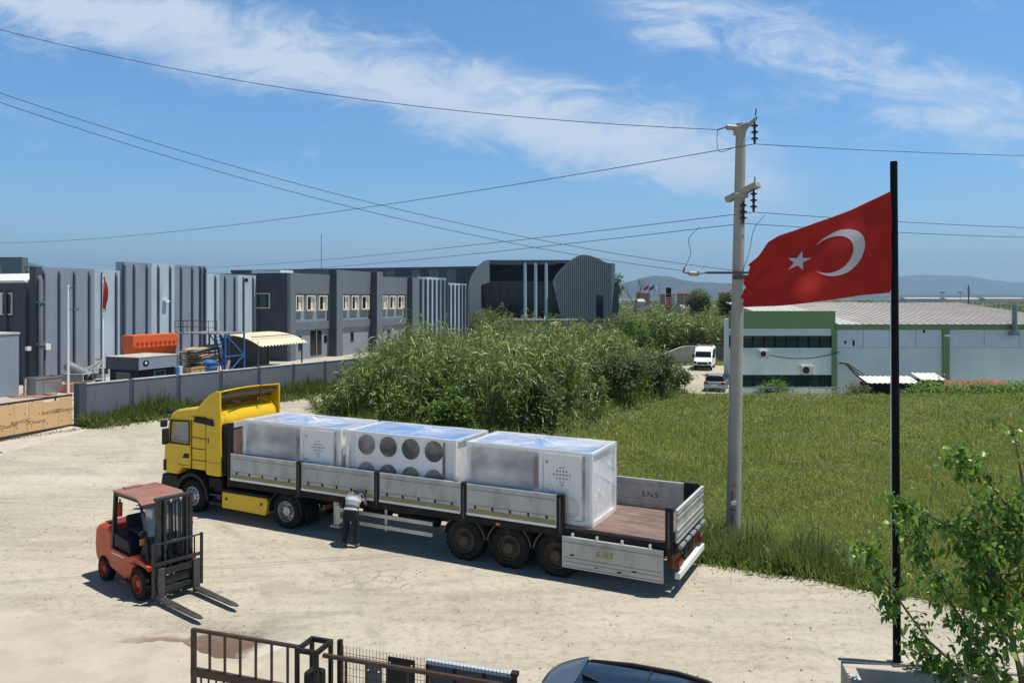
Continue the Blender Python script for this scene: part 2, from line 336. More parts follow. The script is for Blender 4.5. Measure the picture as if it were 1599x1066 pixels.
# ------------------------------------------------------------------ ground, road, paths
LOTZ = -1.55
def sstep(a, b, x):
    t = np.clip((x - a) / (b - a), 0, 1); return t * t * (3 - 2 * t)
def ground_z(X, Y):
    X = np.asarray(X, float); Y = np.asarray(Y, float)
    lot = sstep(52.0, 56.2, Y + 0.0 * X) * sstep(9.5, 12.5, X - np.clip((Y - 70) * 0.2, 0, 6)) * (1 - sstep(93, 97, Y) * (1 - sstep(26, 30, X)))
    lot = lot * (1 - sstep(125, 150, Y))
    hum = (np.sin(X * 0.7 + 1.3) * np.sin(Y * 0.53) * 0.05 + np.sin(X * 0.23) * np.cos(Y * 0.31 + 2) * 0.08)
    return LOTZ * lot + hum * sstep(19, 26, Y) * sstep(2, 6, X - (22 - Y) * 1.6) * sstep(-5, 1, X) * (1 - lot) - 0.02 * (1 - lot) * 0
gx = np.unique(np.concatenate([np.array([-14000, -9000, -5000, -2500, -1200, -600, -300, -200, -150]), np.arange(-110, 131, 1.6), np.array([160, 220, 320, 600, 1200, 2500, 5000, 9000, 14000])]))
gy = np.unique(np.concatenate([np.arange(-24, 160, 1.6), np.array([180, 220, 300, 450, 700, 1100, 1800, 3000, 5000, 8000, 11000, 16000])]))
GX, GY = np.meshgrid(gx, gy); GZ = ground_z(GX, GY)
nx, ny = len(gx), len(gy); idx = np.arange(nx * ny).reshape(ny, nx)
gf = np.stack([idx[:-1, :-1], idx[:-1, 1:], idx[1:, 1:], idx[1:, :-1]], -1).reshape(-1, 4)
m, nt, nd, lk, p = new_mat('meadow_soil')
pos = nd.new('ShaderNodeNewGeometry').outputs['Position']
c = ramp(nd, lk, tnoise(nd, lk, pos, 0.12, 8, 0.62), [(0.3, (0.050, 0.078, 0.018)), (0.55, (0.085, 0.105, 0.026)), (0.75, (0.15, 0.145, 0.045))])
c = mixcol(nd, lk, 0.45, c, ramp(nd, lk, tnoise(nd, lk, pos, 5, 6, 0.7), [(0.3, (0.04, 0.06, 0.015)), (0.7, (0.13, 0.14, 0.04))]))
far = nd.new('ShaderNodeMapRange'); lk.new(tnoise(nd, lk, pos, 0.006, 6, 0.7), far.inputs[0]); far.inputs[1].default_value = 0.45; far.inputs[2].default_value = 0.6
sp = nd.new('ShaderNodeSeparateXYZ'); lk.new(pos, sp.inputs[0])
fr = nd.new('ShaderNodeMapRange'); lk.new(sp.outputs[1], fr.inputs[0]); fr.inputs[1].default_value = 150; fr.inputs[2].default_value = 400
mm = nd.new('ShaderNodeMath'); mm.operation = 'MULTIPLY'; lk.new(far.outputs[0], mm.inputs[0]); lk.new(fr.outputs[0], mm.inputs[1])
lk.new(mixcol(nd, lk, mm.outputs[0], c, (0.30, 0.25, 0.17)), p.inputs['Base Color']); p.inputs['Roughness'].default_value = 0.95; p.inputs['Specular IOR Level'].default_value = 0.1
ground = np_mesh('ground', np.stack([GX, GY, GZ], -1).reshape(-1, 3), gf, m, smooth=True); ground['kind'] = 'structure'

# the road and yard: dusty pale concrete
m, nt, nd, lk, p = new_mat('dusty_concrete')
pos = nd.new('ShaderNodeNewGeometry').outputs['Position']
c = ramp(nd, lk, tnoise(nd, lk, pos, 0.35, 8, 0.65), [(0.28, (0.37, 0.333, 0.262)), (0.5, (0.445, 0.408, 0.325)), (0.72, (0.495, 0.458, 0.368))])
fine = ramp(nd, lk, tnoise(nd, lk, pos, 26, 4, 0.7), [(0.25, (0.74, 0.73, 0.72)), (0.5, (1, 1, 1)), (0.8, (1.09, 1.08, 1.06))])
c = mixcol(nd, lk, 0.8, c, fine, 'MULTIPLY')
grit = ramp(nd, lk, tnoise(nd, lk, pos, 5.5, 9, 0.75), [(0.33, (0.62, 0.60, 0.58)), (0.5, (1, 1, 1)), (0.66, (1.07, 1.07, 1.06))])
c = mixcol(nd, lk, 0.75, c, grit, 'MULTIPLY')
swp = nd.new('ShaderNodeMapping'); lk.new(pos, swp.inputs[0]); swp.inputs['Rotation'].default_value = (0, 0, R(27)); swp.inputs['Scale'].default_value = (0.16, 1.5, 1)
swept = ramp(nd, lk, tnoise(nd, lk, swp.outputs[0], 1.0, 7, 0.7), [(0.36, (0.80, 0.79, 0.78)), (0.52, (1, 1, 1)), (0.7, (1.06, 1.06, 1.05))])
c = mixcol(nd, lk, 0.75, c, swept, 'MULTIPLY')
def cracks(scale, width, lo, hi, warp=0.5):
    vn = nd.new('ShaderNodeTexNoise'); lk.new(pos, vn.inputs['Vector']); vn.inputs['Scale'].default_value = 1.3; vn.inputs['Detail'].default_value = 5
    vm = nd.new('ShaderNodeVectorMath'); vm.operation = 'MULTIPLY_ADD'; lk.new(vn.outputs['Color'], vm.inputs[0]); vm.inputs[1].default_value = (warp,) * 3; lk.new(pos, vm.inputs[2])
    v = nd.new('ShaderNodeTexVoronoi'); v.feature = 'DISTANCE_TO_EDGE'; v.inputs['Scale'].default_value = scale; lk.new(vm.outputs[0], v.inputs['Vector'])
    a = nd.new('ShaderNodeMapRange'); lk.new(v.outputs['Distance'], a.inputs[0]); a.inputs[1].default_value = 0; a.inputs[2].default_value = width; a.inputs[3].default_value = 1; a.inputs[4].default_value = 0
    g = nd.new('ShaderNodeMapRange'); lk.new(tnoise(nd, lk, pos, 0.42, 3, 0.5), g.inputs[0]); g.inputs[1].default_value = lo; g.inputs[2].default_value = hi
    q = nd.new('ShaderNodeMath'); q.operation = 'MULTIPLY'; lk.new(a.outputs[0], q.inputs[0]); lk.new(g.outputs[0], q.inputs[1]); return q.outputs[0]
k1 = cracks(0.30, 0.010, 0.45, 0.60, 1.2)
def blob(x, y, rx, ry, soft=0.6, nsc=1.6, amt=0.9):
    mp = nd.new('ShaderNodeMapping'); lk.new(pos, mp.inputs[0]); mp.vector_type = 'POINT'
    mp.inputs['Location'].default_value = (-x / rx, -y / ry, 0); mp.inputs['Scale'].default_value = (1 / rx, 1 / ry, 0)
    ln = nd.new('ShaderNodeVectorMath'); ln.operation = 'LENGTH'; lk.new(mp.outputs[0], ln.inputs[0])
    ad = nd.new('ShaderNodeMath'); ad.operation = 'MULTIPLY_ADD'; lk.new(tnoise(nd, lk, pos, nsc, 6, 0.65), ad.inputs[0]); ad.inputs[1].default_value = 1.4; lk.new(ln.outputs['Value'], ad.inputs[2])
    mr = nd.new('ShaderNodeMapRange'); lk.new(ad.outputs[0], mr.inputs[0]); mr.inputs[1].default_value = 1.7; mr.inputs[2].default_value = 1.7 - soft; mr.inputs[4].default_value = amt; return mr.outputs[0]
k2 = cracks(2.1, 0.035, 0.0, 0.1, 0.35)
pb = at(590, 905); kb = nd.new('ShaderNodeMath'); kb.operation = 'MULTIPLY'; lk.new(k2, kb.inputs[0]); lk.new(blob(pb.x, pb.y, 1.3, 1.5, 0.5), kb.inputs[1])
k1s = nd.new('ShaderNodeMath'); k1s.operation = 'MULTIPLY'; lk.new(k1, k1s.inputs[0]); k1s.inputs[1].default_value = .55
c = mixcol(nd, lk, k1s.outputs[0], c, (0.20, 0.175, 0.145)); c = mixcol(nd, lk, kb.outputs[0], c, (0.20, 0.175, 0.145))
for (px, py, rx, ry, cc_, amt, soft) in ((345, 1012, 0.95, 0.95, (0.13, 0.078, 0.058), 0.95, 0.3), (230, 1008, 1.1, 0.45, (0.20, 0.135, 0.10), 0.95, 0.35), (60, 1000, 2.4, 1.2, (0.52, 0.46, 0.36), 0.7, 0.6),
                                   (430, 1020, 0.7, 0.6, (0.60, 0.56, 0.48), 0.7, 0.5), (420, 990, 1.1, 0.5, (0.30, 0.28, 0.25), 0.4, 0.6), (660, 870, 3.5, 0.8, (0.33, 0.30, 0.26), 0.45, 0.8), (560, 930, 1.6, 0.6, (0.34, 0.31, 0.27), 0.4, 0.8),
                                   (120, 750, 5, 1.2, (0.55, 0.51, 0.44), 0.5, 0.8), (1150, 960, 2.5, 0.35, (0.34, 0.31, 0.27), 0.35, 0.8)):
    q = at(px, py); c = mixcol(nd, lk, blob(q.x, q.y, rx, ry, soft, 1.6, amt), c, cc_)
def tyre_track(cx, cy, rad, w, amt):         # rubber left by turning lorries
    sb = nd.new('ShaderNodeVectorMath'); sb.operation = 'SUBTRACT'; lk.new(pos, sb.inputs[0]); sb.inputs[1].default_value = (cx, cy, 0)
    ln = nd.new('ShaderNodeVectorMath'); ln.operation = 'LENGTH'; lk.new(sb.outputs[0], ln.inputs[0])
    wv = nd.new('ShaderNodeMath'); wv.operation = 'MULTIPLY_ADD'; lk.new(tnoise(nd, lk, pos, .25, 2, .5), wv.inputs[0]); wv.inputs[1].default_value = 1.2; lk.new(ln.outputs['Value'], wv.inputs[2])
    d0 = nd.new('ShaderNodeMath'); d0.operation = 'SUBTRACT'; lk.new(wv.outputs[0], d0.inputs[0]); d0.inputs[1].default_value = rad
    ab = nd.new('ShaderNodeMath'); ab.operation = 'ABSOLUTE'; lk.new(d0.outputs[0], ab.inputs[0])
    mr = nd.new('ShaderNodeMapRange'); lk.new(ab.outputs[0], mr.inputs[0]); mr.inputs[1].default_value = w; mr.inputs[2].default_value = w * .4; mr.inputs[4].default_value = amt
    br = nd.new('ShaderNodeMapRange'); lk.new(tnoise(nd, lk, pos, 1.1, 6, .7), br.inputs[0]); br.inputs[1].default_value = .42; br.inputs[2].default_value = .62
    q_ = nd.new('ShaderNodeMath'); q_.operation = 'MULTIPLY'; lk.new(mr.outputs[0], q_.inputs[0]); lk.new(br.outputs[0], q_.inputs[1]); return q_.outputs[0]
for cx_, cy_, r0_, w_, am_ in ((-9, 52, 35.6, .22, .38), (-9, 52, 37.6, .22, .34), (4, -6, 24.0, .2, .32), (4, -6, 26.0, .2, .3), (-30, 6, 27.5, .2, .3), (-30, 6, 29.4, .2, .28), (30, 60, 52.5, .2, .26), (30, 60, 54.4, .2, .26)):
    c = mixcol(nd, lk, tyre_track(cx_, cy_, r0_, w_, am_), c, (0.21, 0.19, 0.165))
lk.new(c, p.inputs['Base Color']); p.inputs['Roughness'].default_value = 0.92; p.inputs['Specular IOR Level'].default_value = 0.25
b = nd.new('ShaderNodeBump'); b.inputs['Strength'].default_value = 0.35; b.inputs['Distance'].default_value = 0.02
lk.new(tnoise(nd, lk, pos, 18, 6, 0.7), b.inputs['Height']); lk.new(b.outputs[0], p.inputs['Normal'])
M['road'] = m
edge = [(44, 1.5), (20, 12.2), (10.5, 15.75), (8.5, 17.2), (4.6, 19.15), (0, 22.0), (-4, 25.2), (-7.2, 31), (-9.6, 38), (-11.4, 44), (-10.2, 50), (-4, 60), (8, 74)]
ev = [Vector((*q, 0)) for q in edge]; rp = []
for a, b_ in zip(ev[:-1], ev[1:]):
    n = max(2, int((b_ - a).length / 0.5))
    for i in range(n):
        q = a.lerp(b_, i / n); rp.append((q.x + random.uniform(-.12, .12), q.y + random.uniform(-.16, .16)))
EDGE = rp
poly = [(-120, -22), (44, -22)] + rp + [(8, 140), (-120, 140)]
me = bpy.data.meshes.new('road'); bm = bmesh.new()
bm.faces.new([bm.verts.new((x, y, 0.012)) for x, y in poly]); bmesh.ops.triangulate(bm, faces=bm.faces[:]); bm.normal_update(); bm.faces.ensure_lookup_table()
if bm.faces[0].normal.z < 0: bmesh.ops.reverse_faces(bm, faces=bm.faces[:])
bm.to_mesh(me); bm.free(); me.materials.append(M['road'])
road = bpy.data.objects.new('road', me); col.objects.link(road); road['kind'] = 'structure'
lotm = MB().box(12.6, 60, 58.6, 92, LOTZ - 0.2, LOTZ + 0.05).build('parking_lot', M['road']); lotm['kind'] = 'structure'
q0, q1 = at(112, 668), at(-40, 702)
MB().hexa([(q0.x, q0.y, 0), (q0.x + 1.2, q0.y - .6, 0), (q1.x + 1.8, q1.y - .8, 0), (q1.x, q1.y, 0)],
          [(q0.x, q0.y, .10), (q0.x + 1.1, q0.y - .55, .07), (q1.x + 1.7, q1.y - .75, .07), (q1.x, q1.y, .10)]).build('gate_apron', M['concrete'])['kind'] = 'structure'

ap = [at(*q) for q in ((-160, 935), (-60, 938), (0, 944), (40, 950), (80, 962), (118, 974), (150, 988), (182, 1003), (215, 1006), (250, 1001), (285, 1004), (310, 1018), (345, 1030), (400, 1028), (440, 1012), (475, 1014), (520, 1040), (545, 1075), (560, 1200), (-160, 1200))]
me = bpy.data.meshes.new('concrete_apron'); bm = bmesh.new(); ring_ = []
for a, b_ in zip(ap, ap[1:] + ap[:1]):
    n = max(1, int((b_ - a).length / .12)) if a.y > 9 else 1
    for i in range(n): q = a.lerp(b_, i / n); ring_.append(bm.verts.new((q.x + random.uniform(-.03, .03) * (n > 1), q.y + random.uniform(-.03, .03) * (n > 1), .020)))
f = bm.faces.new(ring_); bmesh.ops.triangulate(bm, faces=[f]); bm.normal_update(); bm.faces.ensure_lookup_table()
if bm.faces[0].normal.z < 0: bmesh.ops.reverse_faces(bm, faces=bm.faces[:])
bm.to_mesh(me); bm.free(); me.materials.append(pm('worn_apron_concrete', (0.44, 0.395, 0.31), .92, var=.13, scale=.9, bump=.35, bscale=22, dirt=(0.33, 0.275, 0.21), dirt_amt=.7, dirt_scale=.8))
o = bpy.data.objects.new('concrete_apron', me); col.objects.link(o); o['kind'] = 'structure'

# ------------------------------------------------------------------ the grey factory along the left side
FA = math.atan2(0.9314, 0.364)
fac = thing('factory_hall', 'long blue grey factory hall with projecting wall fins and striped paint', 'factory', (-36, 58, 0), FA)
def fb(name, mat, x0, x1, d0, d1, z0, z1, bevel=0, parent=None): return MB().box(x0, x1, d0, d1, z0, z1).build(name, mat, parent or fac, bevel=bevel)
for i, (x0, x1, d, z1, mt) in enumerate([(0, .5, -.10, 8.95, 'g_dark'), (.5, 5.16, 0, 8.95, 'g_mid'), (5.16, 7.72, 0, 8.9, 'g_light'), (7.72, 10.83, -.15, 9.66, 'g_mid'), (10.83, 13.47, -.15, 9.66, 'g_light'),
                        (13.47, 17.2, -.15, 9.66, 'g_mid'), (17.2, 19.36, 0, 8.95, 'g_light'), (19.36, 22.0, 0, 8.95, 'g_mid'), (22.0, 24.75, 0, 8.95, 'g_light')]):
    fb('wall', M[mt], x0, x1, d, .6, 0, z1)
def fin(x, d, ztop, w=0.12, dep=0.17, mt='fin'):
    MB().prism([(d, 0.0), (d - dep, 0.0), (d - dep, ztop), (d - .02, ztop + .32), (d, ztop + .32)], 'x', x - w / 2, x + w / 2).build('wall_fin', M[mt], fac)
for x in (.67, 1.95, 3.26, 4.62, 5.82, 7.2): fin(x, 0, 8.42)
for x in (8.9, 10.27, 11.54, 12.9, 14.2, 15.57): fin(x, -.15, 9.22)
for x in (7.83, 16.62, 17.15): fin(x, -.15, 9.34, .18, .24)
for x in (18.74, 20.07, 21.44, 22.75, 24.21): fin(x, 0, 8.50)
v_ = MB().box(23.0, 23.45, -.05, .1, 8.3, 8.62).build('vent', M['glass'], fac)
MB().box(-.02, .55, .02, 30, 0, 7.75).build('end_wall', M['g_dark'], fac)  # shade of the end wall is put into its charcoal colour
for y in (.9, 3.0, 5.2, 7.4, 10): MB().box(-.22, -.02, y - .16, y + .16, 0, 7.1).build('end_pilaster', M['g_dark'], fac)
w_ = MB().box(-.10, -.02, 2.4, 4.6, 5.3, 7.0).build('window', M['cream_frame'], fac)
MB().box(-.13, -.10, 2.5, 3.4, 5.4, 6.9).build('pane', M['glass'], w_)
MB().hexa([(-.3, .62, 7.75), (24.7, .62, 7.75), (24.7, 30, 7.75), (-.3, 30, 7.75)], [(-.3, .62, 7.85), (24.7, .62, 8.6), (24.7, 30, 8.7), (-.3, 30, 7.85)]).build('roof', M['white_roof'], fac)
MB().hexa([(-.35, .6, 7.86), (6, .62, 7.9), (6, 30, 7.9), (-.35, 30, 7.86)], [(-.35, .65, 7.92), (6, .65, 8.72), (6, 30, 8.72), (-.35, 30, 7.92)]).build('roof_slope', M['white_roof'], fac)
pp = MB().tube([(.25, -.28, 0.1), (.25, -.28, 7.9), (.3, -.05, 8.2)], .17, 12); pp.box(.0, .5, -.5, -.06, 3.0, 3.2); pp.box(.0, .5, -.5, -.06, 6.2, 6.35)
pp.build('downpipe', M['g_block'], fac, smooth=True)
MB().box(.55, .95, -.45, -.02, 2.65, 3.1).build('camera_box', M['white_paint'], fac); MB().box(-.6, -.3, .0, .25, 2.65, 2.95).build('camera_box', M['white_paint'], fac)
MB().box(12.1, 12.55, -.5, -.15, 6.2, 6.4).build('wall_lamp', M['white_paint'], fac)

off = thing('office_block', 'slate grey two storey office block with cream framed windows in three bays', 'office building', (-36, 58, 0), FA)
def ob(name, mt, *b, parent=None): return MB().box(*b).build(name, M[mt], parent or off)
ob('side_wall', 'g_dark', 24.75, 25.2, -4.0, 6, 0, 9.2)  # side face in shade, its darkness put into the colour
bays = [(24.75, 32.4, -4.0, 9.2), (32.4, 39.68, -4.8, 9.75), (39.68, 48.1, -5.6, 9.2)]
wins = [[(26.18, 27.42), (28.06, 29.56), (30.26, 31.8)], [(33.68, 34.95), (35.5, 36.98), (37.65, 39.3)], [(41.05, 42.25), (42.72, 44.3), (44.75, 46.4)]]
for (x0, x1, d, z1), ws in zip(bays, wins):
    first = x0 < 25
    a, b2 = ws[0][0] - .06, ws[-1][1] + .4
    if first: ob('pier', 'g_block', x0 + .46, a, d - .02, 6, 0, z1)
    else:
        ob('pier', 'g_block', x0, a, d - .03, 6, 0, 9.77); ob('pier_side_shade', 'g_dark', x0 - .02, x0, d - .025, d + 1.0, 0, 9.75)  # thin dark sheet: shade painted on the pier's side
    ob('wall', 'g_block', a, x1 - .003, d + .02, 6, 7.05, z1)             # parapet band
    ob('wall', 'g_block', b2, x1 - .003, d + .022, 6, 4.0, 7.05)
    ob('recess_wall', 'g_bay', a, b2, d + .28, 6, 4.05, 7.05)
    ob('wall', 'g_block', a, x1 - .003, d + .024, 6, 3.2, 4.05)
    ob('lower_wall', 'g_bay', a, x1 - .003, d + .25, 6, 0, 3.2)
    for (wa, wb) in ws:
        f = MB(); z0, z2 = 5.2, 6.86
        f.box(wa, wb, d - .02, d + .3, z0, z0 + .13); f.box(wa, wb, d - .02, d + .3, z2 - .12, z2); f.box(wa, wa + .12, d - .02, d + .3, z0 + .13, z2 - .12); f.box(wb - .12, wb, d - .02, d + .3, z0 + .13, z2 - .12)
        wf = f.build('window', M['cream_frame'], off); MB().box(wa + .1, wb - .1, d + .22, d + .26, z0 + .1, z2 - .1).build('pane', M['glass'], wf)
        MB().box(wb - .55, wb - .14, d + .19, d + .22, z0 + .14, z2 - .14).build('blind', M['cream_frame'], wf)
ob('door', 'glass', 29.0, 31.0, -3.80, -3.70, .35, 3.0)
MB().box(29.95, 30.05, -3.86, -3.80, .35, 3.0).build('mullion', M['g_bay'], bpy.data.objects['door'])
ob('slot_window', 'glass', 26.9, 27.4, -3.8, -3.7, 1.0, 2.5); ob('slot_window', 'glass', 31.5, 32.0, -3.8, -3.7, 1.6, 2.4)
ob('slot_window', 'glass', 35.6, 36.2, -4.6, -4.5, 1.5, 2.6); ob('slot_window', 'glass', 42.6, 43.3, -5.4, -5.3, 1.5, 2.6)
sw = ob('window', 'cream_frame', 24.66, 24.75, -1.8, .0, 5.5, 7.1); ob('pane', 'glass_green', 24.62, 24.66, -1.7, -.1, 5.6, 7.0, parent=sw)
ob('white_rooflight', 'white_paint', 30.0, 32.3, 1.0, 5, 9.2, 9.75)
ob('pier', 'g_block', 47.3, 49.1, -6.3, 6, 0, 9.25); ob('pier_side_shade', 'g_dark', 47.28, 47.3, -6.29, -5, 0, 9.24)
ann = thing('factory_annex', 'narrow ribbed factory annex in alternating pale stripes and fins coloured as in shade', 'factory', (-36, 58, 0), FA)
for x0, x1, z1, mt in ((49.1, 51.7, 9.42, 'g_mid'), (51.7, 55.2, 9.42, 'g_light'), (55.2, 57.8, 9.42, 'g_mid'), (57.8, 62.8, 8.74, 'g_light'), (62.8, 65.2, 8.74, 'g_mid')):
    MB().box(x0, x1, -6.0 if x0 < 57 else -5.8, 6, 0, z1).build('wall', M[mt], ann)
for x in (49.9, 51.3, 52.6, 53.9, 55.2, 56.5, 57.7): MB().box(x - .11, x + .11, -6.32, -6.0, 0, 9.1).build('wall_fin', M['fin'], ann)
for x in (58.9, 60.2, 61.5, 62.8, 64.0, 65.1): MB().box(x - .11, x + .11, -6.1, -5.8, 0, 8.5).build('wall_fin', M['fin'], ann)

# big dark hall behind, and the arched showroom
HA = math.atan2(0.364, -0.9314)
hall = thing('warehouse', 'very long dark warehouse with broad grey vertical bands behind the office block', 'warehouse', (-5.6, 151, 0), HA)
MB().box(0, 62, -40, -.3, 0, 12.4).build('wall', M['g_dark'], hall)
for i in range(31): MB().box(i * 2 + .002, i * 2 + 1.998, -.3, -.02, 0, 12.3).build('wall_band', M[('g_block', 'g_dark', 'g_dark', 'g_block', 'fin', 'g_block', 'g_dark')[i % 7]], hall)
MB().box(-.2, 62.2, -.6, .12, 12.35, 12.85).build('parapet', M['fin'], hall)
for x in (6.5, 12.6): MB().box(x, x + 1.2, -.02, .05, 8.6, 10.4).build('window', M['g_block'], hall)
MB().tube([(40, -3, 12.5), (40, -3, 20.5)], .06, 6).build('lightning_rod', M['steel_dark'], hall)
fg = thing('far_hall', 'plain grey hall rising far behind the factory roof at the left edge', 'building', W(-60, 420, 170) * Vector((1, 1, 0)) if False else (-118, 170, 0))
MB().box(-30, 9.6, 0, 2.2, 0, 15.6).build('wall', M['g_block'], fg); MB().box(-30, 5, -.1, 0, 11, 13.6).build('wall_band', M['g_mid'], fg)

YA = 148
def A(px, py, y=YA): w = W(px, py, y); return (w.x, w.z)
sh = thing('showroom', 'dark glass showroom under a wave shaped ribbed grey roof wall', 'showroom', (0, 0, 0))
PZ = A(0, 497)[1]
MB().box(A(736, 0)[0], A(958, 0)[0] - .5, YA - 2.5, YA + 25, 0, PZ).build('podium', M['fin'], sh)
MB().prism([(A(752, 0)[0], PZ), (A(752, 0)[0], A(0, 409)[1]), (A(905, 0)[0], A(0, 407)[1]), (A(905, 0)[0], PZ)], 'y', YA + 3, YA + 24).build('body', M['blue_black'], sh)
gl = MB().box(A(748, 0)[0], A(880, 0)[0], YA + 1.2, YA + 2.9, PZ, A(0, 441)[1]).build('glass_front', M['glass'], sh)
for k in range(9): MB().box(A(752 + k * 14, 0)[0], A(752 + k * 14, 0)[0] + .12, YA + 1.05, YA + 1.2, PZ, A(0, 441)[1]).build('mullion', M['black_plastic'], gl)
MB().box(A(760, 0)[0], A(878, 0)[0], YA + 1.0, YA + 1.25, A(0, 442)[1], A(0, 439)[1]).build('glass_rail', M['g_dark'], sh)
MB().box(A(764, 0)[0], A(898, 0)[0], YA - .3, YA + 3, A(0, 411)[1], A(0, 406)[1]).build('roof_edge', M['fin'], sh)
MB().box(A(766, 0)[0], A(868, 0)[0], YA + .1, YA + .3, A(0, 413)[1], A(0, 412)[1]).build('roof_rail', M['g_mid'], sh)
for x in (820.5, 837, 853.5): MB().tube([(A(x, 0)[0], YA, PZ), (A(x, 0)[0], YA, A(0, 410)[1])], .33, 12).build('column', M['g_light'], sh, smooth=True)
ctrl = [(877, 497), (864, 441), (868, 431), (875, 422), (884, 413), (893, 405), (902, 400), (911, 397.5), (921, 398.5), (931, 402), (941, 407), (950, 410.5), (961, 411), (960, 440), (957, 470), (954, 506), (877, 506)]
w = MB().prism([A(x, y, YA - 1.5) for x, y in ctrl], 'y', YA - 1.5, YA + 24).build('wave_wall', M['arch_grey'], sh)
for k in range(1, 30):
    x = 866 + k * 3.15; top = np.interp(x, [c_[0] for c_ in ctrl[1:13]], [c_[1] for c_ in ctrl[1:13]]) + 1
    if x > 956: break
    bot = 497 if x > 877 else 441 + (x - 864) * 4.3
    MB().box(A(x, 0, YA - 1.5)[0] - .05, A(x, 0, YA - 1.5)[0] + .05, YA - 1.57, YA - 1.5, A(0, bot, YA - 1.5)[1], A(0, top, YA - 1.5)[1]).build('cladding_rib', M['g_dark'], sh)
MB().box(A(930, 0)[0], A(941, 0)[0], YA - 1.66, YA - 1.585, 2.2, A(0, 461)[1]).build('door', M['glass'], sh)
MB().box(A(959, 0)[0], A(970, 0)[0], YA + 3, YA + 24, 0, A(0, 443)[1]).build('side_wing', M['g_dark'], sh)
MB().prism([A(*q) for q in ((734, 500), (733, 441), (739, 427), (747, 415), (756, 408), (765, 405.5), (765, 441), (752, 445), (752, 500))], 'y', YA - 1, YA + 6).build('curved_fin', M['arch_grey'], sh)
MB().box(A(748, 0)[0], A(900, 0)[0], YA - 4.5, YA - 4.2, PZ - .25, PZ + .05).build('terrace_wall', M['white_paint'], sh)
MB().box(A(730, 0)[0], A(780, 0)[0], YA - 6, YA - 5.7, 0, A(0, 489)[1]).build('terrace_screen', M['fin'], sh)

# ------------------------------------------------------------------ boundary wall, boarded gate, guard booth, yard clutter
F0 = Vector((-22.4, 39.6, 0)); F1 = Vector((-13.4, 53.8, 0)); fd = (F1 - F0).normalized(); fl = (F1 - F0).length
bw = thing('boundary_wall', 'grey rendered boundary wall with dark slotted joints between its panels', 'wall', F0, math.atan2(fd.y, fd.x))
L = fl + 6; npan = 8; pw = L / npan
for i in range(npan):
    a = i * pw + (.13 if i else .35)
    MB().box(a, (i + 1) * pw - .13, -.12, .12, 0, 2.12).build('wall_panel', M['fence_wall'], bw, bevel=.01)
    MB().box(a, (i + 1) * pw - .13, -.15, .15, 2.122, 2.17).build('coping', M['coping'], bw)
    MB().box(i * pw - .12 if i else -.05, i * pw + .125 if i else .345, -.08 if i else -.25, .16 if i else .25, 0, 2.1 if i else 2.2).build('post', M['g_dark'], bw)
g0 = at(113, 664, .12); g1 = at(-30, 690, .12); gd = (g1 - g0).normalized(); gL = (g1 - g0).length
bg_ = thing('boarded_gate', 'long yard gate clad with new orange brown plywood sheets carrying stencilled words', 'gate', (g0.x, g0.y, 0), math.atan2(gd.y, gd.x))
cuts = [0, .17, .34, .52, .66, .83, 1.0]
fr_ = MB()
fr_.box(0, gL, -.05, .04, .08, .18); fr_.box(0, gL, -.08, .0, 1.62, 1.72)
for t in (0, .19, .45, .7, 1): fr_.bar((t * gL, -.06, .19), (t * gL, -.06, 1.61), .06)
fr_.build('gate_frame', M['gate_brown'], bg_)
words = ['OOcuaros', 'board10C', 'OOcuaros', 'board10C', 'OOcuaros', 'board10C']
for i in range(6):
    a, b_ = cuts[i] * gL, cuts[i + 1] * gL; s = .06 if i % 2 else -.04; tp = 1.60 if i != 1 else 1.5
    pnl = MB().prism([(a + .015, .2), (b_ - .015, .2), (b_ - .015 + (s if i < 5 else 0), tp), (a + .015 + (-.03 if i == 1 else s * .3), tp)], 'y', -.012 - .004 * (i % 3), .012)
    po = pnl.build('plywood_panel', M['board'], bg_)
    # seen from the road the sheet's outer face looks along +y of the gate's frame
    lettering('stencil_lettering', words[i], .25, M['ink'], po, ((a + b_) / 2, .0145, .98 if i in (0, 1) else .62 + .12 * (i % 2)), (R(90), 0, R(180)), .0015, bold=.006)
    kn = MB()
    for k in range(2): kn.lathe([(0.0, .0), (.035, .0)], ((a + b_) / 2 + .2 * (-1) ** k, .0155, .45 + .9 * k * (.4 + .1 * i)), 'y', 8)
    kn.build('knot', M['ink'], po, recalc=False)
ub = thing('utility_block', 'plain blue grey block house with flat top beside the factory end wall', 'outbuilding', at(30, 617), FA)
MB().box(-9, 0, 0, 4.0, 0, 4.15).build('wall', M['g_mid'], ub); MB().box(-9.05, .05, -.05, 4.05, 4.152, 4.27).build('coping', M['coping'], ub)
gb = thing('guard_booth', 'small charcoal guard booth with deep fascia standing behind the boundary wall', 'guard booth', (-22.9, 47.2, 0), FA)
MB().box(0, 3.14, 0, 2.8, 2.15, 2.9).build('fascia', M['g_dark'], gb, bevel=.02); MB().box(-.03, 3.17, -.03, 2.83, 2.902, 2.95).build('roof', M['concrete'], gb)
MB().box(-.035, 3.0, -.012, 0, 2.16, 2.895).build('lit_fascia_face', M['g_mid'], gb)  # lighter plate paints in the sunlit front; charcoal sides carry the shade
MB().box(.15, 3.0, .18, 2.6, 0, 2.15).build('wall', M['blue_black'], gb)
w_ = MB().box(1.3, 2.2, .14, .18, 1.05, 2.0).build('window', M['g_bay'], gb); MB().box(1.36, 2.14, .12, .14, 1.1, 1.95).build('pane', M['glass_green'], w_)
w_ = MB().box(.11, .15, .9, 2.0, .95, 1.95).build('window', M['g_bay'], gb); MB().box(.09, .11, .95, 1.95, 1.0, 1.9).build('pane', M['glass_green'], w_)
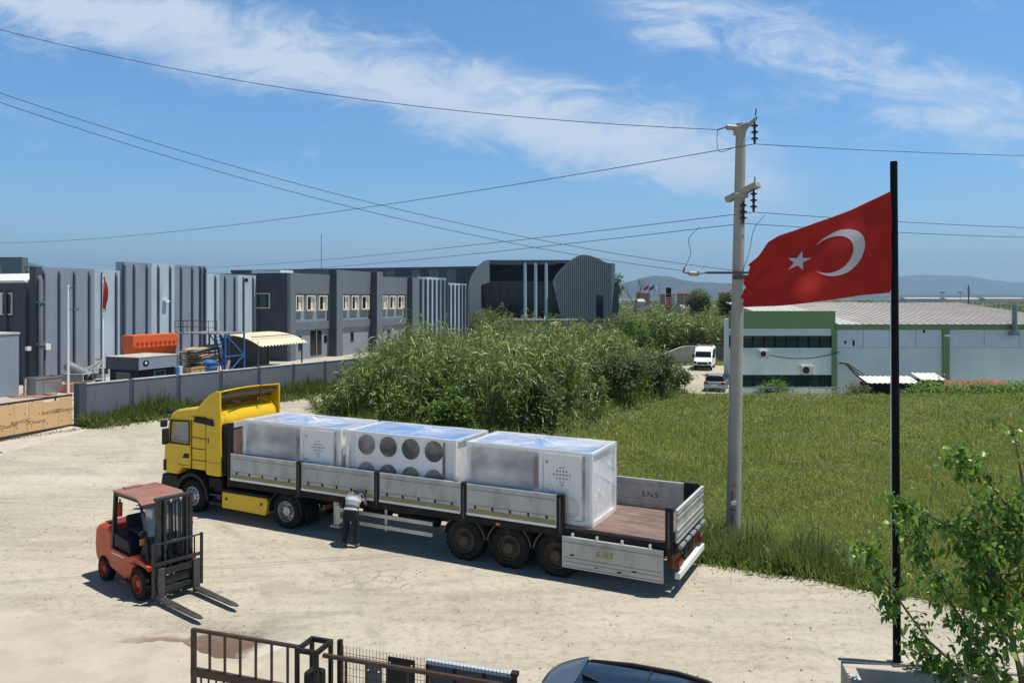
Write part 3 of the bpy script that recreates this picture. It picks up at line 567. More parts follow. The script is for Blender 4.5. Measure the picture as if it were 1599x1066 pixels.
bd = MB().prism([(.5 + .24 * math.cos(a), 2.55 + .2 * math.sin(a)) for a in np.linspace(0, 6.283, 9)[:-1] + .39], 'y', -.03, -.014).build('badge', M['blue_black'], gb)
MB().prism([(.42, 2.5), (.58, 2.5), (.58, 2.6), (.5, 2.68), (.42, 2.6)], 'y', -.036, -.031).build('badge_emblem', M['white_paint'], bd)
om = thing('orange_hopper', 'bright orange steel collector box with a row of small valves on legs', 'machine', (-27.6, 56, 0), FA)
MB().box(0, 4.2, 0, 1.1, 3.0, 3.85).build('upper_box', M['orange_mach'], om, bevel=.03)
MB().hexa([(.15, .25, 1.6), (4.05, .25, 1.6), (4.05, .85, 1.6), (.15, .85, 1.6)], [(0, .0, 3.0), (4.2, .0, 3.0), (4.2, 1.1, 3.0), (0, 1.1, 3.0)]).build('lower_hopper', M['orange_mach'], om)
MB().bar((.1, -.06, 2.98), (4.1, -.06, 2.98), .1).build('pipe_rail', M['orange_mach'], om)
for k in range(9): MB().tube([(.35 + k * .43, 0, 3.3), (.35 + k * .43, -.14, 3.3), (.35 + k * .43, -.16, 3.1)], .06, 8).build('valve', M['fl_rim'], om)
MB().lathe([(.0, .08), (.42, .08), (.42, -.06), (0, -.06)], (4.28, .5, 3.45), 'x', 20).build('fan_casing', M['orange_mach'], om)
for x in (.3, 3.9):
    for y in (.25, .85): MB().box(x - .06, x + .06, y - .06, y + .06, 0, 1.7).build('leg', M['fl_rim'], om)
def yard(px, py, rz=None): q = at(px, py); return (q.x, q.y, 0.012), (FA if rz is None else rz)
l, r = yard(300, 598)
pl = thing('plank_stack', 'loose stack of pale scaffold planks and trays on a rack', 'planks', l, r + .35)
rk = MB()
for x in (-.1, 3.1):
    for y in (-.9, .9): rk.box(x, x + .07, y, y + .07, 0, 2.3)
rk.build('rack', M['galv'], pl)
for k in range(10):
    z = 1.15 + k * .16; b = MB(); yy = random.uniform(-.2, .2)
    for j in range(4): b.bar((-.5 + random.uniform(-.3, .2), yy - .7 + j * .42, z + random.uniform(-.02, .03)), (3.5 + random.uniform(-.3, .4), yy - .7 + j * .42 + random.uniform(-.2, .2), z + random.uniform(-.05, .12) + k * .012), .32, .05)
    b.build('plank_layer', M['plank'], pl)
for (px, py, dx, dy, dz, mt, lb) in ((327, 598, 1.9, 1.3, 1.35, 'crate', 'open topped tan plywood crate in front of the plank stack'), (300, 600, .9, 1.1, 1.2, 'crate_red', 'narrow red brown timber crate left of the tan plywood crate')):
    l, r = yard(px, py); t = thing('timber_crate', lb, 'crate', l, r)
    b = MB()
    b.box(-dx, 0, 0, .04, 0, dz); b.box(-dx, 0, dy - .04, dy, 0, dz); b.box(-dx, -dx + .04, .042, dy - .042, 0, dz); b.box(-.04, 0, .042, dy - .042, 0, dz); b.box(-dx + .042, -.042, .042, dy - .042, .02, .06)
    b.build('panel', M[mt], t); b = MB()
    for z in (.1, dz / 2, dz - .12): b.box(-dx - .001, .02, -.04, -.002, z, z + .09)
    for x in (-dx, -dx / 2, -.08): b.box(x, x + .08, -.07, -.042, 0, dz)
    b.build('batten', M[mt], t)
l, r = yard(281, 606); t = thing('blue_post', 'short light blue painted post at the wall beside the crates', 'post', l, r); MB().box(-.15, .15, -.15, .15, 0, 1.6).build('shaft', M['g_light'], t, bevel=.02); MB().box(-.4, -.17, -.12, .14, 0, 1.55).build('blue_side', M['blue_mach'], t)
l, r = yard(352, 594)
bt = thing('stair_tower', 'blue steel stair tower with braced legs and railed platform', 'stair tower', l, r)
b = MB(); H = 3.7
for x in (0, 2.2):
    for y in (0, 1.6): b.bar((x, y, 0), (x, y, H), .11)
b.bar((0, 0, H), (2.2, 0, H), .1); b.bar((0, 1.6, H), (2.2, 1.6, H), .1); b.bar((0, 0, 1.9), (2.2, 0, 1.9), .08); b.bar((0, 0, .3), (2.2, 0, 1.9), .07); b.bar((2.2, 0, 1.9), (0, 0, H), .07); b.bar((0, 0, 1.9), (0, 1.6, H), .07); b.bar((0, 1.6, .3), (0, 0, 1.9), .07)
b.build('frame', M['blue_mach'], bt)
b = MB(); b.box(-1.0, 2.4, -.1, 4.2, H, H + .08); b.build('platform', M['galv'], bt)
b = MB()
for z in (.55, 1.05): b.bar((-1, 4.2, H + z), (2.3, 4.2, H + z), .035); b.bar((-1, -.1, H + z), (-1, 4.2, H + z), .035)
for k in range(6): b.bar((-1, -.1 + k * .86, H), (-1, -.1 + k * .86, H + 1.05), .035); b.bar((-1 + k * .66, 4.2, H), (-1 + k * .66, 4.2, H + 1.05), .035)
b.build('railing', M['steel_dark'], bt)
b = MB()
for k in range(12): b.box(.3 + k * .02, 1.1, .3 + k * .1, .5 + k * .1, .2 + k * .29, .24 + k * .29)
b.bar((.3, .3, .2), (.5, 1.5, 3.6), .06, .2); b.bar((1.1, .3, .2), (1.1, 1.5, 3.6), .06, .2); b.build('stair_flight', M['blue_mach'], bt)
l, r = yard(346, 597); t = thing('blue_tank', 'dark blue caged drum machine beside the stair tower', 'tank', l, r)
MB().lathe([(0, 0), (.62, 0), (.66, .15), (.66, 1.5), (.5, 1.72), (.2, 1.8), (0, 1.8)], (-.5, .8, .0), 'z', 20).build('drum', M['blue_mach'], t, smooth=True)
b = MB()
for z in (.3, .7, 1.1, 1.5): b.lathe([(.67, z), (.71, z), (.71, z + .06), (.67, z + .06), (.67, z)], (-.5, .8, 0), 'z', 20)
b.build('hoop', M['steel_dark'], t)
MB().tube([(.2, .3, .3), (.9, .25, .9), (1.2, .3, 1.6)], .12, 8).build('outlet_pipe', M['tan_insul'], t); MB().lathe([(0, 0), (.22, 0), (.22, .5), (0, .5)], (.5, -.2, .4), 'y', 14).build('motor', M['galv'], t)
l, r = yard(378, 590); t = thing('blue_sacks', 'low heap of bright blue sacks beside the tank', 'sacks', l, r)
for k in range(5):
    b = MB(); cx_, cy_, cz_ = random.uniform(-.3, .8), random.uniform(-.2, .6), .22 + .18 * (k // 2)
    b.grid(lambda u, v: (cx_ + .5 * math.cos(2 * math.pi * u) * math.sin(math.pi * v) * (1 + .1 * math.sin(9 * u)), cy_ + .3 * math.sin(2 * math.pi * u) * math.sin(math.pi * v), cz_ + .2 * math.cos(math.pi * v)), 14, 8)
    b.build('sack', M['blue_mach'], t, smooth=True)
l, r = yard(392, 589)
aw = thing('curved_shelter', 'open shelter with curved corrugated cream sheet roof', 'shelter', l, FA)
def awf(u, v, o=0):
    x = .1 + u * 6.4; yv = -.9 + v * 4.3; z = 3.55 - .98 * (1 - v) ** 2.6 * 1.0 - .10 * v + .055 * math.sin(u * 2 * math.pi * 15); return (x, yv, z + o)
b = MB(); b.grid(lambda u, v: awf(u, v), 160, 12); b.grid(lambda u, v: awf(u, v, -.02), 160, 12); b.build('sheet_roof', M['awning'], aw, smooth=True, recalc=False)
for x in (.3, 6.2):
    for y in (-.5, 3.2): MB().box(x - .05, x + .05, y - .05, y + .05, 0, 3.2 if y > 0 else 2.9).build('leg', M['steel_dark'], aw)
b = MB()
for y in (.2, 1.2, 2.4): b.bar((.3, y, 3.30), (6.2, y, 3.30), .06)
b.build('purlin', M['steel_dark'], aw)
MB().box(.3, 6.2, 3.25, 3.3, 0, 3.2).build('back_sheet', M['g_dark'], aw)
l, r = yard(425, 582); t = thing('timber_pile', 'low pile of red brown timber boards under the curved shelter', 'timber', l, FA)
for k in range(5):
    b = MB()
    for j in range(3): b.bar((-2.2 + random.uniform(-.3, .3), j * .4 + .3, .1 + k * .13), (1.4 + random.uniform(-.3, .3), j * .4 + .3 + random.uniform(-.1, .1), .1 + k * .13), .34, .06)
    b.build('board_layer', M['crate_red'] if k % 2 else M['plank'], t)
# scrap ducting at the yard corner
l, r = yard(98, 612); t = thing('steel_bin', 'open galvanised steel bin beside the scrap ducts', 'bin', l, FA)
b = MB(); b.box(-2.0, 0, 0, .03, 0, 1.15); b.box(-2.0, 0, 1.17, 1.2, 0, 1.15); b.box(-2.0, -1.97, .032, 1.168, 0, 1.15); b.box(-.03, 0, .032, 1.168, 0, 1.15); b.box(-1.96, -.04, .04, 1.16, .02, .05)
b.build('side', M['galv'], t); b = MB(); b.box(-2.05, .05, -.05, -.002, 1.08, 1.17); b.build('rim', M['galv'], t)
l, r = yard(108, 606); t = thing('round_duct', 'pale round ventilation duct lying tilted on the scrap heap', 'duct', (l[0], l[1], 0), R(-25))
def pipe(mb, p, q, ro, ri, n=20):
    p = Vector(p); q = Vector(q); d = (q - p).normalized(); a = d.cross(Vector((0, 0, 1))).normalized(); b_ = a.cross(d)
    rows = [(p, ro), (q, ro), (q, ri), (p, ri), (p, ro)]; base = len(mb.v)
    for c_, rr in rows: mb.v += [tuple(c_ + (a * math.cos(6.2832 * k / n) + b_ * math.sin(6.2832 * k / n)) * rr) for k in range(n)]
    for i in range(4):
        for k in range(n): mb.f.append((base + i * n + k, base + i * n + (k + 1) % n, base + (i + 1) * n + (k + 1) % n, base + (i + 1) * n + k))
    return mb
b = MB(); pipe(b, (-.9, .6, 1.55), (1.3, .9, .75), .36, .34); b.build('tube', M['galv'], t, smooth=True); b = MB(); pipe(b, (-.95, .6, 1.57), (-.85, .61, 1.53), .39, .36); b.build('flange', M['galv'], t)
MB().box(-.6, 1.2, .5, 1.2, .02, .55).build('support_block', M['concrete'], t)
for i, (px, py, a, z, lb) in enumerate(((138, 606, .2, .55, 'galvanised square duct lying open end forward on the scrap heap'), (152, 603, -.3, .0, 'grey square duct resting on the ground beside the white pole'), (156, 600, -.15, .72, 'short square duct on top of the grey duct, nearest the red banner pole'))):
    l, r = yard(px, py); t = thing('square_duct', lb, 'duct', (l[0], l[1], z), FA + a)
    b = MB(); w, h_, ln = .5 + .1 * i, .5, 1.8 - .3 * i
    b.box(-w, w, 0, ln, .0, .03); b.box(-w, w, 0, ln, h_ - .03, h_); b.box(-w, -w + .03, 0, ln, .032, h_ - .032); b.box(w - .03, w, 0, ln, .032, h_ - .032); b.build('sheet', M['galv'], t)
    b = MB(); b.box(-w - .04, w + .04, -.03, -.002, h_, h_ + .05); b.box(-w - .04, -w, -.03, -.002, 0, h_ - .002); b.box(w, w + .04, -.03, -.002, 0, h_ - .002); b.build('flange', M['white_steel'], t)
    if z: MB().box(-w + .1, w - .1, .2, ln - .2, -z + .02, -.002).build('support', M['concrete'], t)
l, r = yard(150, 602); t = thing('tube_frame', 'bent white tube frame thrown on top of the scrap ducts', 'scrap frame', (l[0], l[1], 1.1), FA)
b = MB(); b.tube([(-.8, .3, .0), (.9, .3, .75), (1.0, 1.2, .8)], .06, 8); b.tube([(.2, .1, .0), (1.0, .4, .95), (.9, .5, .2)], .06, 8); b.bar((-.6, .9, .05), (.8, .9, .4), .5, .04); b.build('tubes', M['galv'], t)
l, r = yard(128, 611); t = thing('brick_stack', 'small stack of hollow red bricks by the gate post', 'bricks', l, FA)
for zz in range(3):
    b = MB()
    for k in range(5): b.box(-1.15 + k * .23, -1.15 + k * .23 + .215, 0, .45, .01 + zz * .205, .2 + zz * .205)
    lay = b.build('brick_layer', M['brick'], t); b = MB()
    for k in range(5): b.box(-1.09 + k * .23, -1.09 + k * .23 + .09, -.004, .0, .06 + zz * .205, .15 + zz * .205)
    b.build('brick_hole', M['unit_dark'], lay)
l, r = yard(40, 617); t = thing('garden_hose', 'loose red hose looped over the pale yard concrete', 'hose', l, 0)
b = MB(); b.tube([(0, 0, .1), (.1, .2, 1.0), (.9, .4, .85), (1.9, .6, .9), (2.4, .4, .5), (2.0, .1, .06), (1.0, -.4, .04), (-.6, -1.0, .04), (.3, -1.6, .04), (2.4, -1.1, .04), (4.0, .2, .06)], .035, 6); b.build('hose_line', M['hose_red'], t, smooth=True)
MB().bar((0, 0, 0), (.02, 0, 1.1), .07).build('stand_pipe', M['white_steel'], t)
l, r = yard(84, 612); t = thing('rubble_heap', 'small heap of red brown rubble beside the steel bin', 'rubble', (l[0], l[1], 0))
b = MB()
for k in range(26): x, y = random.gauss(0, .7), random.gauss(0, .25); s = random.uniform(.06, .16); b.bar((x, y, s * .5), (x + s * 1.6, y + random.uniform(-.1, .1), s * .6), s, s)
b.build('lumps', M['brick'], t)
wp = thing('white_lamp_pole', 'thin white pole with small bracket lamp standing at the gate end of the wall', 'pole', at(107, 618))
MB().tube([(0, 0, 0), (0, 0, 4.2), (0, 0, 7.5)], [.085, .07, .05], 10).build('shaft', M['white_paint'], wp, smooth=True); MB().box(-.16, .16, -.16, .16, 0, .06).build('foot_plate', M['steel_dark'], wp)
MB().tube([(0, 0, 7.2), (.35, .1, 7.35), (.5, .1, 7.25)], .03, 6).build('bracket', M['steel_dark'], wp); MB().box(.4, .68, .02, .2, 5.75, 5.95).build('lamp', M['galv'], wp)
MB().bar((0, 0, 5.85), (.42, .1, 5.85), .04).build('lamp_arm', M['steel_dark'], wp)
# ------------------------------------------------------------------ green trimmed workshop on the right
YB = 62.0
def BX(px, y=YB): return (px - CXP) * y / FPX
def BZ(py, y=YB): return CAM_H + (HOR - py) * y / FPX
DB = .7
XL = 22.6
ws = thing('workshop_building', 'pale mint workshop with green trim, ribbon windows and long sheet roof beyond the meadow', 'workshop', (0, 0, 0))
def wb(name, mt, x0, x1, y0, y1, z0, z1, parent=None): return MB().box(x0, x1, y0, y1, z0, z1).build(name, M[mt], parent or ws)
xa, xb, xc = BX(1142), BX(1299), BX(1306.5)
wb('fascia', 'green_trim', xa, xc - .1, YB - .06, YB + DB, BZ(513), BZ(485.5))
wb('wall', 'mint', xa, xb, YB, YB + DB, BZ(524), BZ(513))
wb('wall', 'mint', xa, xb, YB, YB + DB, BZ(585), BZ(543))
wb('wall', 'mint', xa, xb, YB, YB + DB, -1.7, BZ(606))
for z0, z1 in ((BZ(543), BZ(524)), (BZ(606), BZ(585))):
    g_ = wb('ribbon_window', 'glass_green', xa, xb, YB + .12, YB + DB - .1, z0, z1)
    for k in range(10):
        x = xa + (xb - xa) * k / 9; wb('mullion', 'black_plastic', x - .05, x + .05, YB + .02, YB + .12, z0, z1, g_)
    wb('mullion', 'black_plastic', xa, xb, YB + .03, YB + .115, (z0 + z1) / 2 + .12, (z0 + z1) / 2 + .19, g_)
wb('pilaster', 'green_trim', xb + .002, xc, YB - .14, YB + DB, -1.7, BZ(513))
wb('inner_wall', 'mint', XL, xb - .01, YB + DB, YB + 20, -1.7, BZ(508))
XE = 47.0
wb('wall', 'mint', xc, XE, YB + .05, YB + 20, -1.7, BZ(543))
px_ = [1308, 1472, 1484, 1700]
for a, b_ in ((1308, 1471.5), (1482.5, 1700)):
    wb('upper_panel', 'pale_panel', BX(a), BX(b_), YB + .02, YB + 20, BZ(542.5), BZ(514.5))
    for k in range(1, 4): x = BX(a + (b_ - a) * k / 4 if a < 1400 else a + k * 55); wb('panel_joint', 'g_light', x - .02, x + .02, YB + .005, YB + .02, BZ(542), BZ(515))
wb('pilaster', 'green_trim', BX(1472), BX(1482), YB - .14, YB + .2, -1.7, BZ(514.5))
wb('eave_band', 'green_trim', xc - .1, XE, YB - .16, YB + 20, BZ(514), BZ(506))
rz0, rz1 = BZ(506) + .02, 6.1
def roofsheet(name, mt, x0, x1, y0, y1, z0, z1, step, off=0.0):
    b = MB(); b.hexa([(x0, y0, z0 - .06), (x1, y0, z0 - .06), (x1, y1, z1 - .06), (x0, y1, z1 - .06)], [(x0, y0, z0), (x1, y0, z0), (x1, y1, z1), (x0, y1, z1)])
    n = int((x1 - x0) / step)
    for k in range(n + 1): b.bar((x0 + k * step, y0, z0 + .03), (x0 + k * step, y1, z1 + .03), .07, .06)
    return b.build(name, M[mt], ws)
roofsheet('roof_white', 'white_roof', xc, BX(1345), YB - .3, YB + 19, rz0, rz1, .5)
roofsheet('roof_white', 'white_roof', XL, xc - .01, YB + DB + .05, YB + 19, rz0 + (rz1 - rz0) * (DB + .35) / 19.3, rz1, .5)
roofsheet('roof_weathered', 'tan_roof', BX(1345) + .01, XE, YB - .35, YB + 19, rz0, rz1, .62)
vd = MB(); vd.tube([(BX(1579), YB - .45, BZ(521)), (BX(1579), YB - .45, BZ(476))], .2, 12); vd.box(BX(1573), BX(1584), YB - .7, YB - .14, BZ(523), BZ(517)); vd.build('vent_duct', M['galv'], ws, smooth=True)
wb('wall_lamp', 'white_paint', BX(1473), BX(1481), YB - .4, YB - .145, BZ(525), BZ(522))
for (x, y) in ((1320, 534), (1333, 537), (1443, 517), (1333, 533)): wb('wall_hole', 'unit_dark', BX(x) - .06, BX(x) + .1, YB - .01, YB + .018, BZ(y) - .14, BZ(y) + .1)
for (x, y, s, lb) in ((1192, 552, .52, 'upper split unit of the mint workshop, under the ribbon window with a trailing cable'), (1259, 577, .66, 'lower and larger split unit on the mint workshop wall')):
    t = thing('air_conditioner', lb, 'air conditioner', (BX(x), YB - .002, BZ(y)), 0, 'split units on the workshop wall')
    MB().box(-s * .75, s * .75, -.36, -.04, -s * .55, s * .55).build('casing', M['white_steel'], t, bevel=.02)
    MB().lathe([(0, -.02), (s * .4, -.02), (s * .43, 0), (s * .43, .01), (0, .01)], (-s * .18, -.365, 0), 'y', 18).build('fan_grille', M['unit_dark'], t)
    MB().box(-s * .6, -s * .5, -.4, -.002, -s * .62, -s * .56).box(s * .5, s * .6, -.4, -.002, -s * .62, -s * .56).build('bracket', M['steel_dark'], t)
t = thing('wall_cable', 'black cable sagging across the mint workshop wall', 'cable'); b = MB()
b.tube([(BX(1198 + 112 * u), YB - .18, BZ(553 + 9 * 4 * u * (1 - u) * .9 - 4 * u)) for u in np.linspace(0, 1, 14)], .035, 6); b.build('cable_run', M['chassis'], t)
t = thing('wall_hoses', 'bundle of dark hoses leaning from the green pilaster to the ground', 'hoses'); b = MB()
for dx, k in ((0, 0), (4, 1), (10, 2)): b.tube([(BX(1309 + dx * .2), YB - .2, BZ(566)), (BX(1318 + dx * .4), YB - .3, BZ(567)), (BX(1328 + dx), YB - 1.2, BZ(584 - k)), (BX(1345 + dx), YB - 2.2, BZ(602))], .07 - .015 * k, 6)
b.build('hose_line', M['chassis'], t)
def leanto(name, label, x0, x1, ytop, ybot, mt, Y=57.6):
    t = thing(name, label, 'lean-to', (0, 0, 0)); X0, X1 = BX(x0, Y), BX(x1, Y); z1, z0 = BZ(ytop, Y + 1.6), BZ(ybot, Y)
    b = MB(); n = max(6, int((X1 - X0) / .1)); b.grid(lambda u, v: (X0 + u * (X1 - X0), Y + v * 1.6, z0 + v * (z1 - z0) + .03 * math.sin(u * n * 1.6)), n * 2, 2); b.build('sheet_roof', M[mt], t, recalc=False, smooth=True)
    MB().box(X0 + .1, X1 - .1, Y + .25, Y + 1.6, -1.6, z0 - .05).build('wall', M['chassis'], t)
    for x in (X0 + .05, X1 - .13): MB().box(x, x + .08, Y + .1, Y + .18, -1.6, z0 - .04).build('leg', M['steel_dark'], t)
leanto('lean_to', 'long low lean-to with white corrugated roof just behind the flagpole', 1356, 1438, 587, 598, 'white_steel')
leanto('lean_to', 'short white roofed lean-to between the long white one and the red one', 1440, 1477, 582, 593, 'white_steel', 58.0)
leanto('lean_to', 'long lean-to with oxide red corrugated roof behind the green hedge', 1477, 1590, 593, 604, 'red_roof')
rl = thing('low_railing', 'low pale green railing along the far edge of the meadow', 'railing', (0, 0, 0)); b = MB(); Y_ = 56.3
for k in range(9): X = 14.3 + k * 1.25; MB().box(X - .03, X + .03, Y_ - .03, Y_ + .03, -1.5, .12).build('post', M['g_light'], rl)
MB().box(14.2, 24.4, Y_ - .075, Y_ - .035, .0, .09).box(14.2, 24.4, Y_ - .075, Y_ - .035, -.45, -.38).build('rail', M['g_light'], rl)
rw = thing('retaining_wall', 'stained pale concrete retaining wall stepping down to the parking lot', 'wall'); Yr = 93.5
def rx(px): return (px - CXP) * Yr / FPX
MB().prism([(rx(1015), -1.7), (rx(1090), -1.7), (rx(1090), .75), (rx(1072), .75), (rx(1062), .55), (rx(1035), -.3), (rx(1015), -.9)], 'y', Yr, Yr + .6).build('wall', M['concrete'], rw)
MB().box(rx(1090) + .005, rx(1180), Yr + 1.5, Yr + 2, -1.7, .6).build('rear_wall', M['fence_wall'], rw)

# ------------------------------------------------------------------ plants
def strips(base, azim, length, width, elev, droop, nseg=3, roll=None):
    n = len(base); t = np.linspace(0, 1, nseg + 1); wprof = np.interp(t, [0, .35, .75, 1], [.55, 1, .6, .04])
    ch, sh_ = np.cos(elev), np.sin(elev)
    r = length[:, None] * t[None] * ch[:, None] * (1 - .12 * t[None]); z = length[:, None] * (t[None] * sh_[:, None] - droop[:, None] * t[None] ** 2)
    P = np.stack([base[:, None, 0] + r * np.cos(azim)[:, None], base[:, None, 1] + r * np.sin(azim)[:, None], base[:, None, 2] + z], -1)
    rl_ = rng.uniform(-.9, .9, n) if roll is None else roll
    side = np.stack([-np.sin(azim) * np.cos(rl_), np.cos(azim) * np.cos(rl_), np.sin(rl_)], -1)
    S = side[:, None, :] * (width[:, None] * wprof[None] / 2)[..., None]
    V = np.stack([P - S, P + S], 2).reshape(n, -1, 3); k = 2 * (nseg + 1)
    f = np.array([[2 * i, 2 * i + 1, 2 * i + 3, 2 * i + 2] for i in range(nseg)])
    F = (np.arange(n) * k)[:, None, None] + f[None]
    return V.reshape(-1, 3), F.reshape(-1, 4)
def in_poly(x, y, poly):
    x = np.asarray(x); y = np.asarray(y); c = np.zeros(x.shape, bool); n = len(poly); j = n - 1
    for i in range(n):
        xi, yi = poly[i]; xj, yj = poly[j]
        h = ((yi > y) != (yj > y)) & (x < (xj - xi) * (y - yi) / ((yj - yi) if yj != yi else 1e-9) + xi); c ^= h; j = i
    return c
def vnoise(x, y, s, seed=0):               # cheap drifting pattern over the ground
    return (np.sin(x * s + seed) * np.cos(y * s * 1.3 + seed * 2) + .6 * np.sin(x * s * 2.3 - y * s * 1.7 + seed) + .4 * np.sin(x * s * 4.1 + y * s * 3.7 + seed * 3)) / 2

FIELD = [(10.0 + 34, 1.5 + .3)] + [(x, y + .12) for x, y in EDGE if y < 40] + [(-7, 37.5), (0, 37), (6, 43), (11.5, 52.0), (12.5, 53.0), (60, 53.2), (70, 40)]
m_grass = leaf_mat('meadow_grass', [(0, (0.10, 0.15, 0.028)), (.35, (0.15, 0.205, 0.038)), (.7, (0.20, 0.25, 0.052)), (1, (0.33, 0.32, 0.11))], .6, .35, (0.38, 0.46, 0.06), patch=(0.17, .44, .64, (0.32, 0.30, 0.08), .55))
m_grass_far = m_grass
def mottle(mat, s1=.55, s2=1.9, lo=.62, hi=1.3):      # plants of different greens growing in patches
    nt = mat.node_tree; nd, lk = nt.nodes, nt.links; p = nd['Principled BSDF']; src = p.inputs['Base Color'].links[0].from_socket
    pos = nd.new('ShaderNodeNewGeometry').outputs['Position']
    f = mixcol(nd, lk, .5, ramp(nd, lk, tnoise(nd, lk, pos, s1, 5, .6), [(.36, (lo, lo * 1.02, lo)), (.64, (hi, hi, hi))]), ramp(nd, lk, tnoise(nd, lk, pos, s2, 4, .6), [(.36, (lo * .95,) * 3), (.64, (hi * 1.05,) * 3)]))
    lk.new(mixcol(nd, lk, 1.0, src, f, 'MULTIPLY'), p.inputs['Base Color'])
mottle(m_grass, .32, 1.6, .66, 1.32)
def meadow(name, N, ymin, ymax, hmin, hmax, wid, label):
    u = rng.random(N * 3); Y = ymin * (ymax / ymin) ** u; X = rng.uniform(-9, 45, N * 3) if ymin < 30 else rng.uniform(-8, 45, N * 3)
    k = in_poly(X, Y, FIELD) & (X < Y * .70 + 1.5); X, Y = X[k][:N], Y[k][:N]; n = len(X)
    hm = 0.75 + .45 * vnoise(X, Y, .55, 1) + .25 * vnoise(X, Y, 1.9, 4)
    L_ = rng.uniform(hmin, hmax, n) * np.clip(hm, .35, 1.5)
    V, F = strips(np.stack([X, Y, ground_z(X, Y) - .02], -1), rng.uniform(0, 6.283, n), L_, wid * (Y / 22) * rng.uniform(.7, 1.5, n), rng.uniform(.25, 1.5, n), rng.uniform(.05, .5, n), 2)
    o = np_mesh(name, V, F, m_grass); return tag(o, label, 'grass', kind='stuff')
meadow('meadow_grass', 150000, 12, 34, .25, .62, .020, 'tall unmown green meadow grass with yellowing drifts')
meadow('meadow_grass', 64000, 34, 54, .25, .55, .024, 'paler far meadow grass below the workshop')
# lusher weeds along the kerbless road edge and round the pole
N = 52000; seg = rng.integers(0, len(EDGE) - 1, N); tt = rng.random(N); E_ = np.array(EDGE); keep = E_[seg, 1] < 40
bx = E_[seg] + (E_[seg + 1] - E_[seg]) * tt[:, None]; tn = E_[seg + 1] - E_[seg]; nn = np.stack([tn[:, 1], -tn[:, 0]], -1); nn /= np.linalg.norm(nn, axis=1)[:, None] + 1e-9
offs = np.abs(rng.normal(0, 1.15, N)) - .22 + .12 * vnoise(bx[:, 0], bx[:, 1], 2.2, 5); q = bx + nn * offs[:, None]; q = q[keep]; n = len(q)
V, F = strips(np.stack([q[:, 0], q[:, 1], np.full(n, -.01)], -1), rng.uniform(0, 6.283, n), rng.uniform(.2, .68, n) * (0.8 + .4 * vnoise(q[:, 0], q[:, 1], 1.3, 2)), .03 * rng.uniform(.6, 1.4, n), rng.uniform(.6, 1.5, n), rng.uniform(.05, .5, n), 2)
m_verge = leaf_mat('verge_weeds', [(0, (0.06, 0.11, 0.018)), (.5, (0.105, 0.17, 0.03)), (1, (0.19, 0.24, 0.06))], .55, .3, (0.3, 0.42, 0.05))
tag(np_mesh('roadside_weeds', V, F, m_verge), 'dense dark green weeds along the road edge of the meadow', 'weeds', kind='stuff')
n = 15000; ls = rng.uniform(11.5, 18.5, n); lu = 2.75 + np.abs(rng.normal(0, .9, n)); ang = math.atan2(-0.4525, 0.892)
qx = -9.85 + np.cos(ang) * ls - np.sin(ang) * lu; qy = 23.64 + np.sin(ang) * ls + np.cos(ang) * lu; k = in_poly(qx, qy, FIELD); qx, qy = qx[k], qy[k]; n = len(qx)
V, F = strips(np.stack([qx, qy, np.full(n, -.01)], -1), rng.uniform(0, 6.283, n), rng.uniform(.35, 1.15, n) * (0.75 + .5 * vnoise(qx, qy, 1.6, 2)), .028 * rng.uniform(.6, 1.5, n), rng.uniform(.7, 1.5, n), rng.uniform(.05, .5, n), 2)
tag(np_mesh('tall_weeds', V, F, leaf_mat('tall_weed_leaves', [(0, (0.06, 0.10, 0.022)), (.5, (0.11, 0.155, 0.04)), (.9, (0.18, 0.21, 0.075)), (1, (0.34, 0.33, 0.17))], .6, .3, (0.3, 0.4, 0.08))), 'waist high pale green weeds behind the empty rear of the trailer', 'weeds', kind='stuff')
# yellow flower drifts and pale seed heads
def blooms(name, N, thr, mat, size, label, seed, ylo=18, yhi=55):
    Y = ylo * (yhi / ylo) ** rng.random(N); X = rng.uniform(-4, 40, N); f = vnoise(X, Y, .33, seed) + .5 * vnoise(X, Y, 1.1, seed + 3)
    k = in_poly(X, Y, FIELD) & (f > thr + rng.normal(0, .18, N)) & (X < Y * .7 + 1); X, Y = X[k], Y[k]; n = len(X); Z = ground_z(X, Y) + rng.uniform(.3, .62, n)
    V, F = strips(np.stack([X, Y, Z], -1), rng.uniform(0, 6.283, n), size * Y / 25 * rng.uniform(.7, 1.5, n), size * Y / 25 * rng.uniform(.7, 1.3, n), rng.uniform(-.3, 1.2, n), rng.uniform(0, .3, n), 1)
    tag(np_mesh(name, V, F, mat), label, 'wildflowers', kind='stuff')
blooms('yellow_wildflowers', 150000, .72, M['yellow_bloom'], .036, 'drifts of small yellow wildflowers in the meadow', 8.3)
m_seed = leaf_mat('pale_seed_head', [(0, (0.24, 0.25, 0.15)), (1, (0.36, 0.36, 0.24))], .8, .2, (0.4, 0.4, 0.25))
blooms('seed_heads', 60000, .10, m_seed, .045, 'pale seed heads standing above the meadow grass', 2.1)
